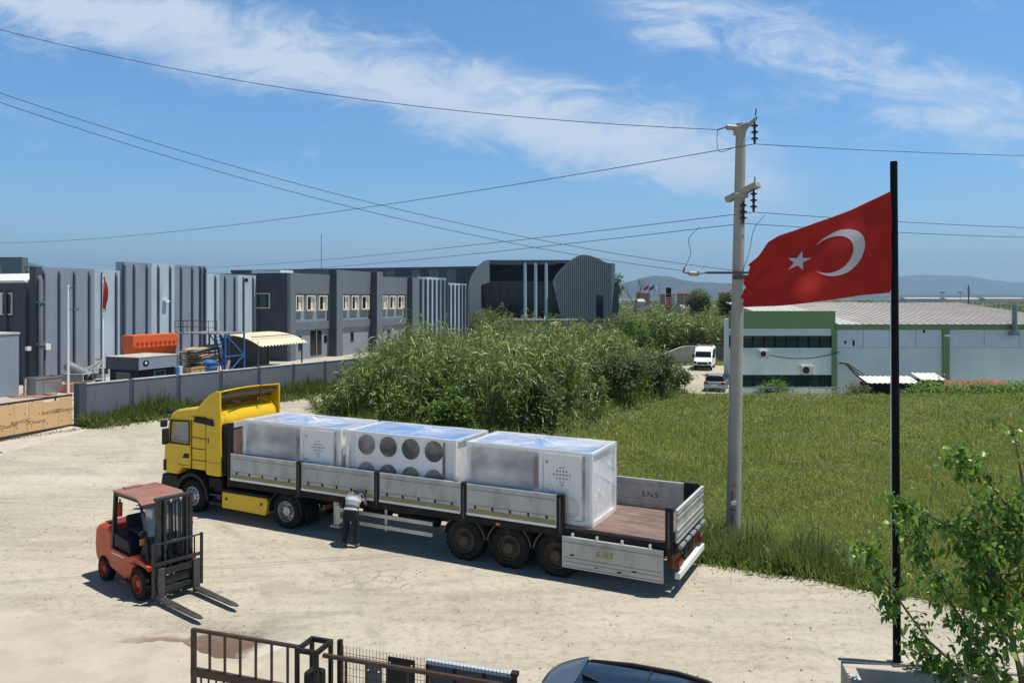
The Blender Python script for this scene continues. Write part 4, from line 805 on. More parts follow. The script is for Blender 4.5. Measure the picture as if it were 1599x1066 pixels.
# weeds at the foot of the boundary wall
N = 22000; u = rng.random(N) * 1.28; lat = np.abs(rng.normal(0, .75, N)); o2 = Vector((fd.y, -fd.x, 0))
hmod = 0.8 + .5 * vnoise(u * 18, lat, 1.1, 3)
qx = F0.x + fd.x * fl * u + o2.x * (.18 + lat); qy = F0.y + fd.y * fl * u + o2.y * (.18 + lat)
V, F = strips(np.stack([qx, qy, np.full(N, 0.0)], -1), rng.uniform(0, 6.283, N), rng.uniform(.4, 1.5, N) * np.clip(hmod, .3, 1.4) * np.clip(1.25 - lat * .42, .25, 1.3), .065 * rng.uniform(.6, 1.4, N), rng.uniform(.6, 1.5, N), rng.uniform(.05, .45, N), 2)
m_weed = leaf_mat('wall_weeds', [(0, (0.05, 0.085, 0.018)), (.5, (0.085, 0.125, 0.028)), (1, (0.15, 0.175, 0.055))], .6, .3, (0.32, 0.40, 0.06))
tag(np_mesh('wall_weeds', V, F, m_weed), 'knee high weeds growing along the foot of the boundary wall', 'weeds', kind='stuff')
n = 900; qx = rng.uniform(-25.5, -21.2, n); qy = 38.9 + (qx + 22.2) * 1.9 - 1.2 + rng.normal(0, .25, n) - .9
V, F = strips(np.stack([qx, qy, np.full(n, .0)], -1), rng.uniform(0, 6.283, n), rng.uniform(.1, .35, n), .04 * rng.uniform(.6, 1.3, n), rng.uniform(.6, 1.5, n), rng.uniform(.05, .4, n), 2)
tag(np_mesh('apron_weeds', V, F, m_weed), 'sparse low weeds in front of the pale gate apron', 'weeds', kind='stuff')

# the reed thicket
late_bushes = []
REED = [(-11.0, 45.6), (-9.4, 42.2), (-6.6, 38.4), (-3.6, 36.4), (-1.2, 35.8), (1, 36.6), (2.9, 38.6), (4.6, 41.6), (6.2, 45.2), (9.2, 50), (12.9, 55.8), (13.4, 60), (12, 66), (7, 73), (-1, 72), (-6, 62), (-10.3, 53)]
RA = np.array(REED + [REED[0]])
def edge_dist(x, y):
    d = np.full(x.shape, 1e9)
    for a, b_ in zip(RA[:-1], RA[1:]):
        ab = b_ - a; t = np.clip(((x - a[0]) * ab[0] + (y - a[1]) * ab[1]) / (ab @ ab), 0, 1); d = np.minimum(d, np.hypot(x - a[0] - t * ab[0], y - a[1] - t * ab[1]))
    return d
def reeds(name, n_cl, per, poly, hfun, mat, label, wid=.055, nl=15, leaf=(.5, .95), rad=1.0):
    P_ = np.array(poly); X = rng.uniform(P_[:, 0].min(), P_[:, 0].max(), n_cl * 8); Y = rng.uniform(P_[:, 1].min(), P_[:, 1].max(), n_cl * 8)
    k = in_poly(X, Y, poly); X, Y = X[k], Y[k]; X, Y = X[:n_cl], Y[:n_cl]
    ch_ = rng.uniform(.60, 1.24, len(X)); cr_ = rng.uniform(.5, 1.15, len(X)) * rad; c_ix = np.repeat(np.arange(len(X)), per); n = len(c_ix)
    a_ = rng.uniform(0, 6.283, n); r_ = np.sqrt(rng.random(n)); SX = X[c_ix] + np.cos(a_) * r_ * cr_[c_ix]; SY = Y[c_ix] + np.sin(a_) * r_ * cr_[c_ix]
    H = hfun(SX, SY) * ch_[c_ix] * (1.06 - .34 * r_ ** 2) * rng.uniform(.78, 1.08, n); gz = ground_z(SX, SY)
    lm = .04 + .24 * r_ * rng.uniform(.4, 1.3, n); la = a_ + rng.normal(0, .5, n)
    tops = np.stack([SX + np.cos(la) * lm * H, SY + np.sin(la) * lm * H, gz + H * (1 - .25 * lm)], -1); bs = np.stack([SX, SY, gz - .02], -1)
    d = tops - bs; sv = np.array([[1, 0, 0], [-.5, .87, 0], [-.5, -.87, 0]]) * .014
    V1 = np.concatenate([(bs[:, None] + sv[None]), (tops[:, None] + sv[None] * .3)], 1).reshape(-1, 3)
    F1_ = (np.arange(n) * 6)[:, None, None] + np.array([[0, 1, 4, 3], [1, 2, 5, 4], [2, 0, 3, 5]])[None]
    t = rng.uniform(.10, 1.0, (n, nl)) ** .7; B = (bs[:, None] + d[:, None] * t[..., None]).reshape(-1, 3); m_ = n * nl
    L_ = rng.uniform(leaf[0], leaf[1], m_) * np.repeat(np.clip(H / 4, .5, 1.1), nl)
    az_ = np.where(rng.random(m_) < .55, np.repeat(la, nl) + rng.normal(0, .8, m_), rng.uniform(0, 6.283, m_))
    V2, F2 = strips(B, az_, L_, wid * rng.uniform(.35, 1.5, m_), rng.uniform(.2, 1.3, m_), rng.uniform(.35, 1.0, m_), 3)
    o = np_mesh(name, np.concatenate([V1, V2]), np.concatenate([F1_.reshape(-1, 4), F2 + len(V1)]), mat)
    return tag(o, label, 'reeds', kind='stuff')
m_reed = leaf_mat('reed_leaves', [(0, (0.04, 0.08, 0.014)), (.45, (0.10, 0.165, 0.032)), (.8, (0.19, 0.255, 0.06)), (.965, (0.31, 0.33, 0.095)), (1, (0.46, 0.40, 0.22))], .42, .2, (0.28, 0.36, 0.07), patch=(0.30, .56, .74, (0.17, 0.185, 0.07), .45))
def reed_h(X, Y):
    d = edge_dist(X, Y); h = 2.9 + 1.55 * np.clip(d / 2.2, 0, 1) + .6 * vnoise(X, Y, .5, 1)
    h = h - np.clip(X - 5.5, 0, 10) * .32; h = h - np.clip(-7.6 - X, 0, 4) * .55; return np.clip(h, 1.1, 5.6)
reeds('reed_thicket', 200, 29, REED, reed_h, m_reed, 'dense thicket of tall arching green reeds behind the lorry', .06, 19, (.4, 1.3), .98)
reeds('far_reeds', 60, 20, [(19, 97), (31, 95.8), (33, 104), (22, 110), (17, 104)], lambda X, Y: 4.6 + .9 * vnoise(X, Y, .5, 2), m_reed, 'darker bank of tall reeds behind the white van', .10, 13, (.9, 1.6), 1.6)
reeds('mid_reeds', 40, 16, [(8, 76), (15.5, 76), (15.8, 90), (9, 92)], lambda X, Y: 2.9 + .8 * vnoise(X, Y, .5, 2), m_reed, 'loose reeds and scrub left of the parking lot', .08, 13, (.6, 1.2), 1.2)
n = 9000; bx_ = rng.uniform(-11.5, 12.8, n); by_ = np.interp(bx_, [-11, -9.4, -6.6, -3.6, -1.2, 2.7, 4.6, 6.2, 9.2, 12.9], [45.6, 42.2, 38.4, 36.4, 35.8, 38.4, 41.6, 45.2, 50, 54.5]) + rng.normal(.7, 1.0, n)
V, F = strips(np.stack([bx_, by_, ground_z(bx_, by_) - .02], -1), rng.uniform(0, 6.283, n), rng.uniform(.4, 1.5, n), .05 * rng.uniform(.5, 1.6, n), rng.uniform(.3, 1.5, n), rng.uniform(.1, .7, n), 2)
tag(np_mesh('undergrowth', V, F, m_verge), 'dark leafy undergrowth along the front foot of the reeds', 'undergrowth', kind='stuff')
for px, Y, h, r_, mt_, lb in ((1046, 53.0, 1.7, 1.2, 'm_tree_o', 'olive bush at the low right end of the reed thicket'), (1022, 50.8, 2.9, 1.6, 'm_tree_d', 'dark bush in the reeds just left of the olive end bush'), (968, 46.5, 3.1, 1.5, 'm_tree_o', 'grey green bush at the right front flank of the reed thicket'), (842, 37.6, 2.6, 1.3, 'm_tree_d', 'dark low bush in the reeds above the rear cooling unit'), (700, 36.6, 2.4, 1.1, 'm_tree_l', 'fresh green bush in the reeds above the middle cooling unit')):
    late_bushes.append((lb, (W(px, 0, Y).x, Y, 0), h, r_, mt_))
# dry and fallen reed canes in the shaded front
n = 260; bx_ = rng.uniform(-8, 3, n); by_ = np.interp(bx_, [-9.4, -6.6, -1.2, 2.7, 4.6], [42.4, 38.5, 36.0, 38.6, 41.8]) + rng.uniform(-.1, .8, n)
V, F = strips(np.stack([bx_, by_, np.zeros(n)], -1), rng.uniform(3.6, 5.9, n), rng.uniform(.6, 1.9, n), .03 * rng.uniform(.6, 1.3, n), rng.uniform(.5, 1.4, n), rng.uniform(.1, .8, n), 3)
tag(np_mesh('dry_canes', V, F, leaf_mat('dry_cane', [(0, (0.20, 0.15, 0.08)), (1, (0.34, 0.28, 0.17))], .8, .1)), 'dry fallen canes at the shaded foot of the reeds', 'reeds', kind='stuff')

# leafy crowns: many small leaves gathered in clumps
def crown_mesh(name, blobs, n_cl, per, leaf, mat, parent, flat=.8, hang=0.0):
    P = []
    for _ in range(n_cl):
        c, r = blobs[rng.integers(len(blobs))]; d = rng.normal(0, 1, 3); d /= np.linalg.norm(d); rad = rng.uniform(.45, 1.0) ** .6
        P.append(np.array(c) + d * np.array(r) * rad)
    P = np.array(P); n = n_cl * per; cr = np.mean([b[1][0] for b in blobs]) * .24
    B = np.repeat(P, per, 0) + rng.normal(0, 1, (n, 3)) * np.array([cr, cr, cr * flat])
    V, F = strips(B, rng.uniform(0, 6.283, n), leaf * rng.uniform(.7, 1.4, n), leaf * rng.uniform(.4, .7, n), rng.uniform(-.5, 1.0, n) - hang, rng.uniform(0, .4, n), 2)
    return np_mesh(name, V, F, mat, parent)
def tree(name, label, loc, h, r, mat, n_cl=160, per=26, leaf=.3, group=None, trunk=.18, cat='tree', low=.35):
    t = thing(name, label, cat, loc, random.uniform(0, 6), group)
    blobs = [((random.gauss(0, .35) * r, random.gauss(0, .35) * r, h * (low + (1 - low) * .5) + random.uniform(-.25, .25) * h * (1 - low)), (r * random.uniform(.5, .75),) * 2 + (h * (1 - low) * random.uniform(.28, .42),)) for _ in range(6)]
    b = MB(); top = Vector((0, 0, h * .8)); b.tube([(0, 0, -.1), (.05, .0, h * .3), tuple(top)], [trunk, trunk * .8, trunk * .2], 8)
    for c, rr in blobs: b.tube([(.03, 0, h * .3), (c[0] * .6, c[1] * .6, c[2] * .75), c], [trunk * .5, trunk * .35, trunk * .1], 6)
    b.build('trunk', M['bark'], t, smooth=True)
    crown_mesh('crown', blobs, n_cl, per, leaf, mat, t); return t
m_tree_d = leaf_mat('dark_tree_leaves', [(0, (0.022, 0.045, 0.014)), (.6, (0.045, 0.075, 0.022)), (1, (0.075, 0.11, 0.035))], .5, .25)
m_tree_l = leaf_mat('fresh_tree_leaves', [(0, (0.05, 0.10, 0.018)), (.6, (0.085, 0.15, 0.028)), (1, (0.13, 0.21, 0.045))], .5, .3)
m_tree_o = leaf_mat('olive_bush_leaves', [(0, (0.05, 0.075, 0.03)), (.6, (0.085, 0.11, 0.045)), (1, (0.14, 0.16, 0.07))], .6, .25)
tree('broadleaf_tree', 'dark round crowned tree standing before the distant apartment blocks', (W(1092, 0, 210).x, 210, 0), 9.0, 4.3, m_tree_d, 260, 30, .5, low=.15)
tree('broadleaf_tree', 'dark tree half hidden behind the concrete power pole', (W(1136, 0, 180).x, 180, 0), 7.4, 3.2, m_tree_d, 200, 26, .5, low=.15)
tree('young_tree', 'fresh bright green young tree among the far reeds', (W(985, 0, 84).x, 84, 0), 4.9, 1.7, m_tree_l, 150, 22, .26, low=.2)
tree('young_tree', 'small fresh green tree just right of the taller one among the reeds', (W(1003, 0, 80).x, 80, 0), 3.4, 1.1, m_tree_l, 110, 20, .24, low=.15)
tree('garden_bush', 'olive bush against the mint wall right of the power pole', (BX(1206, 57.2), 57.2, float(ground_z(BX(1206, 57.2), 57.2))), 2.1, 1.25, m_tree_l, 120, 22, .17, cat='bush', trunk=.05, low=.05)
tree('garden_bush', 'thin grey green bush below the dark wall hoses', (BX(1334, 57), 57, float(ground_z(BX(1334, 57), 57))), 1.9, 1.1, m_tree_o, 90, 18, .17, cat='bush', trunk=.05, low=.05)
tree('garden_bush', 'grey green shrub beside the showroom podium', (W(770, 0, 128).x, 128, 0), 5.0, 2.6, m_tree_o, 120, 22, .3, cat='bush', low=.1)
for i, (px, Y, h, r_, lb) in enumerate(((742, 125, 4.2, 2.6, 'grey green shrub left of the showroom glass, before the terrace screen'), (965, 118, 4.0, 2.5, 'olive shrub at the right foot of the wave shaped wall'), (1030, 104, 3.8, 2.4, 'olive shrub below the red sign tower'), (1065, 116, 4.3, 2.8, 'olive shrub right of the red sign tower'))):
    tree('scrub_bush', lb, (W(px, 0, Y).x, Y, 0), h, r_, m_tree_o, 110, 22, .3, cat='bush', low=.08)
tree('cypress', 'bright leaved tree tip showing above the right shoulder of the wave shaped wall', (W(962, 0, 185).x, 185, 0), 13.6, 1.6, m_tree_l, 120, 22, .4, low=.3)
tree('roof_tree', 'small dark tree showing above the factory roof beside the far hall', (W(55, 0, 130).x, 130, 0), 12.4, 1.4, m_tree_d, 70, 20, .4, low=.4)
tree('far_tree', 'small lone dark tree behind the long workshop roof', (W(1357, 0, 190).x, 190, 0), 7.2, 1.8, m_tree_d, 80, 20, .4, low=.2)
for lb, loc, h, r_, mt_ in late_bushes: tree('thicket_bush', lb, loc, h, r_, globals()[mt_], 150, 26, .2, cat='bush', trunk=.05, low=.04)
# the green hedge in front of the red lean-to
hd = thing('garden_hedge', 'bright green leafy hedge in front of the red roofed lean-to', 'hedge')
crown_mesh('foliage', [((BX(px, 56), 56 + random.uniform(-.3, .3), -.35 + .15 * random.random()), (1.1, .8, .62)) for px in range(1430, 1640, 16)], 480, 20, .19, leaf_mat('hedge_leaves', [(0, (0.07, 0.16, 0.02)), (.6, (0.13, 0.26, 0.035)), (1, (0.20, 0.34, 0.06))], .5, .35), hd)
b = MB()
for px in range(1430, 1640, 16): b.tube([(BX(px, 56), 56, -1.4), (BX(px + 2, 56), 56.05, -.3)], [.05, .02], 5)
b.build('stem', M['bark'], hd)
# bare tree
bt = thing('bare_tree', 'leafless thin tree rising beside the wave shaped wall', 'tree', (W(992, 0, 170).x, 170, 0)); b = MB()
def twig(p, d, L, r, n):
    q = p + d * L; b.tube([p, (p + q) / 2 + Vector((random.uniform(-.1, .1), 0, .05)) * L, q], [r, r * .8, r * .55], 5)
    if n:
        for _ in range(3): twig(p.lerp(q, random.uniform(.45, 1)), (d + Vector((random.uniform(-.6, .6), random.uniform(-.6, .6), random.uniform(.0, .5)))).normalized(), L * .62, r * .5, n - 1)
twig(Vector((0, 0, 0)), Vector((.03, 0, 1)), 6, .14, 4); b.build('branches', M['bark'], bt)

# ------------------------------------------------------------------ hills and the far plain
m_hill = pm('wooded_hillside', (0.040, 0.055, 0.035), 0.95, var=0.35, scale=0.004, dirt=(0.09, 0.085, 0.06), dirt_amt=.6, dirt_scale=.002, spec=.05)
def hill(name, prof, Y, depth, label):
    xs = [q[0] for q in prof]; x0, x1 = xs[0], xs[-1]; nu, nv = 120, 24
    def f(u, v):
        px = x0 + (x1 - x0) * u; hy = np.interp(px, xs, [q[1] for q in prof]); z = (HOR - hy) * Y / FPX + CAM_H
        rough = (math.sin(u * 37) * .35 + math.sin(u * 91 + 1) * .25 + math.sin(u * 13 + v * 9) * .5) * max(z, 0) * .05
        sh_ = math.sin(math.pi * min(1, v)) ** 1.4
        return ((px - CXP) * Y / FPX * (1 + .12 * (v - .5)), Y + (v - .5) * depth, -6 + (z + 6 + rough * (1 - abs(v - .5) * 2)) * sh_)
    b = MB(); b.grid(f, nu, nv); o = b.build(name, m_hill, smooth=True, recalc=False); o['kind'] = 'structure'; o['label'] = label
    return o
hill('hill', [(860, 466), (905, 458), (945, 449), (975, 442), (1005, 434), (1022, 431), (1042, 432), (1060, 436), (1085, 440), (1110, 441), (1135, 442), (1170, 447), (1210, 452), (1260, 458), (1300, 466)], 7200, 3000, 'blue hazy hill left of the power pole')
hill('hill', [(1180, 466), (1250, 458), (1320, 448), (1380, 437), (1410, 431), (1450, 428), (1500, 430), (1540, 436), (1600, 443), (1680, 452), (1780, 466)], 12000, 3600, 'faint far mountain behind the flag')
hill('hill', [(-120, 466), (-40, 440), (0, 420), (30, 409), (44, 407), (56, 413), (70, 421), (110, 436), (200, 466)], 7500, 2600, 'blue hill showing at the left edge over the factory')
hill('hill', [(860, 468), (1000, 463), (1100, 462), (1250, 461), (1400, 460.5), (1500, 460), (1600, 461), (1800, 466)], 6000, 1800, 'low hazy rise across the far plain')
# scattered far scrub: a distant mass nobody could count
N = 2600; Y = 240 * (9 ** rng.random(N)); X = (rng.uniform(860, 1640, N) - CXP) / FPX * Y; P_ = np.stack([X, Y, np.zeros(N)], -1)
B = np.repeat(P_, 9, 0); s_ = np.repeat(rng.uniform(.4, 1.1, N), 9) * (1 + B[:, 1] / 1500); B = B + rng.normal(0, 1, B.shape) * s_[:, None] * np.array([1.3, 1, .45]) + np.array([0, 0, 1])[None] * s_[:, None] * .7
V, F = strips(B, rng.uniform(0, 6.283, len(B)), s_ * 1.5, s_ * .9, rng.uniform(-.3, 1, len(B)), rng.uniform(0, .3, len(B)), 2)
tag(np_mesh('far_scrub', V, F, m_tree_d), 'distant dark scrub and tree rows scattered over the plain', 'scrub', kind='stuff')
for i, (x0, x1, yt, yb, Y, mt, lb) in enumerate(((997, 1016, 457, 476, 640, 'apart', 'ochre apartment block left of the three flags'), (1035.5, 1039, 459, 476, 640, 'apart', 'narrow ochre block just left of the red sign tower'), (1050, 1056, 458, 476, 620, 'cream_frame', 'pale ochre block just right of the red sign tower'),
        (1063, 1078, 458, 478, 560, 'apart', 'reddish apartment block with red roof beside the round dark tree'), (1129, 1142, 457, 476, 600, 'apart', 'ochre block behind the dark tree at the power pole'))):
    t = thing('apartment_block', lb, 'apartment block', (0, 0, 0), 0, 'apartment blocks on the plain'); X0, X1 = (x0 - CXP) * Y / FPX, (x1 - CXP) * Y / FPX; z1 = CAM_H + (HOR - yt) * Y / FPX
    MB().box(X0, X1, Y, Y + 12, 0, z1).build('wall', M[mt], t); MB().hexa([(X0 - .4, Y - .4, z1 + .01), (X1 + .4, Y - .4, z1 + .01), (X1 + .4, Y + 12.4, z1 + .01), (X0 - .4, Y + 12.4, z1 + .01)], [(X0 + 1, Y + 4, z1 + .6), (X1 - 1, Y + 4, z1 + .6), (X1 - 1, Y + 8, z1 + .6), (X0 + 1, Y + 8, z1 + .6)]).build('roof', M['red_roof'], t)
    w_ = MB(); nc = max(1, int((X1 - X0) / 2.4))
    for r_ in range(4):
        for c_ in range(nc): a = X0 + .5 + c_ * (X1 - X0 - .6) / nc; w_.box(a, a + .9, Y - .06, Y - .003, 1 + r_ * z1 / 4.3, 2.2 + r_ * z1 / 4.3)
    w_.build('windows', M['glass'], t)
sheds = [(1415, 1470, 465.5, 468, 900, 'long pale shed on the plain left of the workshop vent'), (1480, 1530, 466, 469, 800, 'white shed on the far plain right of the flagpole'), (1540, 1600, 465.5, 468.5, 950, 'pale shed on the far plain at the right edge'), (950, 965, 468, 472, 420, 'low white shed right of the wave shaped wall'), (998, 1008, 469, 473, 380, 'small white roofed shed under the three flags'), (1070, 1082, 480, 483, 260, 'low pale shed in front of the round dark tree')]
for (x0, x1, yt, yb, Y, lb) in sheds:
    t = thing('farm_shed', lb, 'shed', (0, 0, 0), 0, 'sheds on the plain'); X0, X1 = (x0 - CXP) * Y / FPX, (x1 - CXP) * Y / FPX; z1 = CAM_H + (HOR - yt) * Y / FPX
    MB().box(X0, X1, Y, Y + 14, 0, z1 - .6).build('wall', M['concrete'], t); MB().prism([(Y - .5, z1 - .59), (Y + 14.5, z1 - .59), (Y + 7, z1 + .8)], 'x', X0 - .3, X1 + .3).build('roof', M['tan_roof'], t)
pm_ = thing('lattice_mast', 'thin dark mast standing on the far plain behind the workshop roof', 'mast', (W(1513, 0, 420).x, 420, 0)); b = MB(); b.bar((0, 0, 0), (0, 0, 13.5), .5); b.bar((-.9, 0, 11.5), (.9, 0, 11.5), .3); b.bar((-.9, 0, 9.8), (.9, 0, 9.8), .3); b.build('lattice', M['steel_dark'], pm_)
for px, lb in ((1472, 'far floodlight mast left of the other'), (1500, 'far floodlight mast between the left one and the dark lattice mast')):
    t = thing('floodlight_mast', lb, 'mast', (W(px, 0, 700).x, 700, 0), 0, 'floodlight masts on the plain'); MB().bar((0, 0, 0), (0, 0, 11), .3).build('shaft', M['galv'], t); MB().box(-2.2, 2.2, -.3, .3, 11, 11.8).build('lamp_head', M['steel_dark'], t)
st = thing('sign_tower', 'tall dark sign tower with stacked red panels divided by pale lines', 'sign', (W(1044.5, 0, 170).x, 170, 0))
MB().box(-.52, .52, -.3, .3, 0, CAM_H + 2.2).build('pylon', M['blue_black'], st); MB().box(-.42, .42, -.36, .36, CAM_H + 1.4, CAM_H + 2.25).build('top_box', M['chassis'], st)
rp_ = MB().box(-.66, .66, -.42, -.302, CAM_H - 2.0, CAM_H + .3).build('red_panel', M['ext_red'], st)
for k in range(5): MB().box(-.6, .6, -.45, -.425, CAM_H - 1.85 + k * .44, CAM_H - 1.78 + k * .44).build('pale_line', M['white_paint'], rp_)
MB().box(-.45, .45, -.45, -.31, CAM_H + .7, CAM_H + .95).build('green_line', M['green_trim'], st)
M['flag_blue'] = pm('blue_flag', (0.02, 0.06, 0.25), .8); M['flag_red_far'] = pm('red_flag_far', (0.5, 0.02, 0.02), .8)
for px, mt, lb in ((1013, 'flag_red_far', 'distant red flag, leftmost of the three before the hill'), (1021.5, 'flag_blue', 'distant blue flag between the red and the white one'), (1029.5, 'white_paint', 'distant white flag, rightmost of the three before the hill')):
    t = thing('distant_flag', lb, 'flag', (W(px, 0, 180).x, 180, 0), 0, 'three flags before the hill'); MB().tube([(0, 0, 0), (0, 0, 10)], .07, 6).build('flagpole', M['galv'], t)
    b = MB(); b.grid(lambda u, v: (-.05 - u * 1.0, .12 * math.sin(u * 7), 9.7 - u * .9 - v * .75 - .1 * math.sin(u * 6)), 8, 4); s_ = b.build('cloth', M[mt], t, recalc=False); sd = s_.modifiers.new('thick', 'SOLIDIFY'); sd.thickness = .02

# loose grit along the road edge and about the yard
N = 5200; k_ = rng.integers(0, len(EDGE) - 1, N); E_ = np.array(EDGE); q = E_[k_] + rng.normal(0, .5, (N, 2)); m2_ = rng.random(N) < .45
q[m2_] = np.stack([rng.uniform(-22, 9, m2_.sum()), rng.uniform(11, 36, m2_.sum())], -1); q = q[(q[:, 1] < 42) & (q[:, 1] > 9)]; N = len(q)
s_ = rng.uniform(.008, .03, N); tet = np.array([[1, 0, 0], [-.6, .8, 0], [-.5, -.9, .1], [.1, 0, .9]]) ; R_ = rng.uniform(.6, 1.3, (N, 4, 3))
V = np.concatenate([q, np.full((N, 1), .014)], 1)[:, None] + tet[None] * R_ * s_[:, None, None]
F = (np.arange(N) * 4)[:, None, None] + np.array([[0, 1, 3], [1, 2, 3], [2, 0, 3], [0, 2, 1]])[None]
tag(np_mesh('gravel', V.reshape(-1, 3), F.reshape(-1, 3), pm('grey_gravel', (0.30, 0.26, 0.21), .9, var=.4, scale=9), tris=True), 'loose gravel scattered over the dusty concrete', 'gravel', kind='stuff')
# ------------------------------------------------------------------ the lorry: tractor unit and flatbed trailer share one frame
TO = Vector((-9.85, 23.64, 0)); TA = math.atan2(-0.4525, 0.892)
def ring(prof, c, sgn, n=32, a0=0, a1=2 * math.pi):        # lathe about y with the outer face towards sgn (-1 = road side)
    return MB().lathe([(r, -sgn * o) for r, o in prof], c, 'y', n, a0, a1)
def wheel(parent, x, y, sgn, r=.5, w=.32, rim='rim_silver', style='drive', name='wheel'):
    k = r / .5; c = (x, y, r)
    ty = ring([(.27 * k, .04), (.31 * k, .015), (.40 * k, .0), (.455 * k, .012), (.485 * k, .04), (.497 * k, .07), (.5 * k, .12), (.5 * k, w - .12), (.497 * k, w - .07), (.485 * k, w - .04), (.44 * k, w), (.27 * k, w - .04)], c, sgn)
    for a in range(24):                                     # tread blocks
        t = 2 * math.pi * a / 24; q = Vector((x + math.cos(t) * .5 * k, y, r + math.sin(t) * .5 * k)); u = Vector((-math.sin(t), 0, math.cos(t)))
        for o0, o1 in ((.03, .13), (.17, w - .04)): ty.bar(q + Vector((0, -sgn * o0, 0)), q + Vector((0, -sgn * o1, 0)), .085 * k, .02, up=u.cross(Vector((0, 1, 0))))
    wt = ty.build(name, M['rubber'], parent, smooth=True)
    prof = {'drive': [(.285, .035), (.29, .0), (.275, -.005), (.262, .03), (.245, .13), (.17, .15), (.14, .14), (.13, .05), (.115, .03), (0, .025)],
            'steer': [(.285, .035), (.29, .005), (.27, .0), (.25, .05), (.21, .03), (.17, -.02), (.12, -.035), (.105, -.09), (.08, -.11), (0, -.115)],
            'trail': [(.285, .035), (.29, .005), (.27, .0), (.25, .07), (.19, .085), (.15, .07), (.135, -.02), (.11, -.05), (0, -.055)]}[style]
    rm = ring([(a * k, b) for a, b in prof], c, sgn, 28).build('rim', M[rim], wt, smooth=True)
    for a in range(10):
        t = 2 * math.pi * a / 10; rb = .205 * k if style != 'trail' else .175 * k; oy = {'drive': .13, 'steer': .005, 'trail': .06}[style]
        p0 = Vector((x + math.cos(t) * rb, y - sgn * oy, r + math.sin(t) * rb)); MB().tube([p0, p0 + Vector((0, sgn * .035, 0))], .02, 6).build('wheel_nut', M['rim_brown' if rim != 'rim_silver' else 'steel_dark'], rm)
    return wt
def arch(parent, x, y, sgn, r0, r1, w, a0, a1, mat, z=.5, name='mudguard'):
    return ring([(r0, 0), (r1, 0), (r1, w), (r0, w), (r0, 0)], (x, y, z), sgn, 22, R(a0), R(a1)).build(name, M[mat], parent, smooth=True)

tr = thing('truck_tractor', 'bright yellow two axle lorry tractor with tall roof deflector, coupled to the loaded trailer', 'truck', TO, TA)
cab = MB().prism([(-1.24, 1.10), (-1.30, 1.35), (-1.27, 1.95), (-1.05, 2.82), (-.93, 3.0), (-.65, 3.13), (0, 3.22), (.6, 3.25), (.95, 3.2), (1.10, 3.02), (1.14, 2.8), (1.14, 1.2), (.64, 1.2), (.5, 1.33), (-.48, 1.33), (-.66, 1.10)], 'y', .02, 2.48).build('cab', M['yellow'], tr)
def cutter():
    return MB().prism([(-.92, 2.13), (-.86, 2.73), (-.14, 2.76), (-.14, 2.13)], 'y', -.6, 3.2).build('cutter', None, tr)
carve(cab, [cutter()])
cab.data.polygons.foreach_set('use_smooth', [True] * len(cab.data.polygons)); cab.data.set_sharp_from_angle(angle=R(38))
bv = cab.modifiers.new('bevel', 'BEVEL'); bv.width = .07; bv.segments = 3; bv.limit_method = 'ANGLE'; bv.angle_limit = R(50)
lin = MB(); lin.box(-.96, -.1, .1, 2.4, 2.09, 2.125); lin.box(-.135, -.1, .1, 2.4, 2.13, 2.8); lin.box(-.9, -.1, .1, 2.4, 2.77, 2.80); lin.box(-.93, -.15, .1, 2.4, 2.128, 2.25); lin.box(-.5, -.16, .45, .95, 2.25, 2.5)
lin.tube([(-.72 + .14 * math.sin(a) * .5, .5 + .2 * math.cos(a), 2.34 + .17 * math.sin(a)) for a in np.linspace(0, 6.283, 17)], .018, 6)
lin.build('cab_interior', M['seat'], cab)
m, nt, nd, lk, p = new_mat('cab_window'); p.inputs['Base Color'].default_value = (.8, .85, .85, 1); p.inputs['Roughness'].default_value = .03; p.inputs['Alpha'].default_value = .22; p.inputs['Specular IOR Level'].default_value = .6; M['cabglass'] = m
for y, sg in ((.03, 1), (2.455, -1)): MB().prism([(-.93, 2.12), (-.87, 2.745), (-.13, 2.77), (-.13, 2.12)], 'y', y, y + .008).build('side_window', M['cabglass'], tr)
for y0, y1 in ((-.004, .035), (2.465, 2.504)):
    d = MB().prism([(-1.10, 1.2), (-1.13, 1.95), (-.95, 2.80), (-.06, 2.84), (-.06, 1.36), (-.46, 1.37), (-.66, 1.14)], 'y', y0, y1).build('door', M['yellow'], tr, bevel=.012); carve(d, [cutter()])
    if y0 < 1:
        MB().hexa([(-.40, -.02, 1.66), (-.12, -.02, 1.66), (-.12, .0, 1.66), (-.40, .0, 1.66)], [(-.30, -.02, 1.8), (-.12, -.02, 1.8), (-.12, .0, 1.8), (-.30, .0, 1.8)]).build('handle', M['black_plastic'], d)
        b = MB()
        for q in ([(-.95, 2.08), (-.90, 2.77), (-.10, 2.80), (-.10, 2.08)],):
            for i in range(4): b.bar((q[i][0], -.008, q[i][1]), (q[(i + 1) % 4][0], -.008, q[(i + 1) % 4][1]), .02, .05)
        b.build('window_seal', M['black_plastic'], d)
g = MB(); g.bar((-.02, .012, 1.35), (-.02, .012, 2.85), .014, .02); g.bar((.62, -.012, 1.25), (.62, -.012, 3.0), .012, .01); g.bar((-.02, .012, 1.98), (.6, .012, 1.98), .012, .02); g.bar((0, .012, 2.32), (.6, .012, 2.30), .010, .02); g.build('panel_gap', M['black_plastic'], cab)
for y0, y1 in ((-.008, .06), (2.44, 2.508)):
    MB().prism([(.63, 1.24), (1.24, 1.24), (1.20, 3.79), (1.03, 3.78), (.76, 3.67), (.45, 3.43), (.15, 3.12), (.16, 3.0), (.63, 2.98)], 'y', y0, y1).build('side_deflector', M['yellow'], tr, bevel=.02)
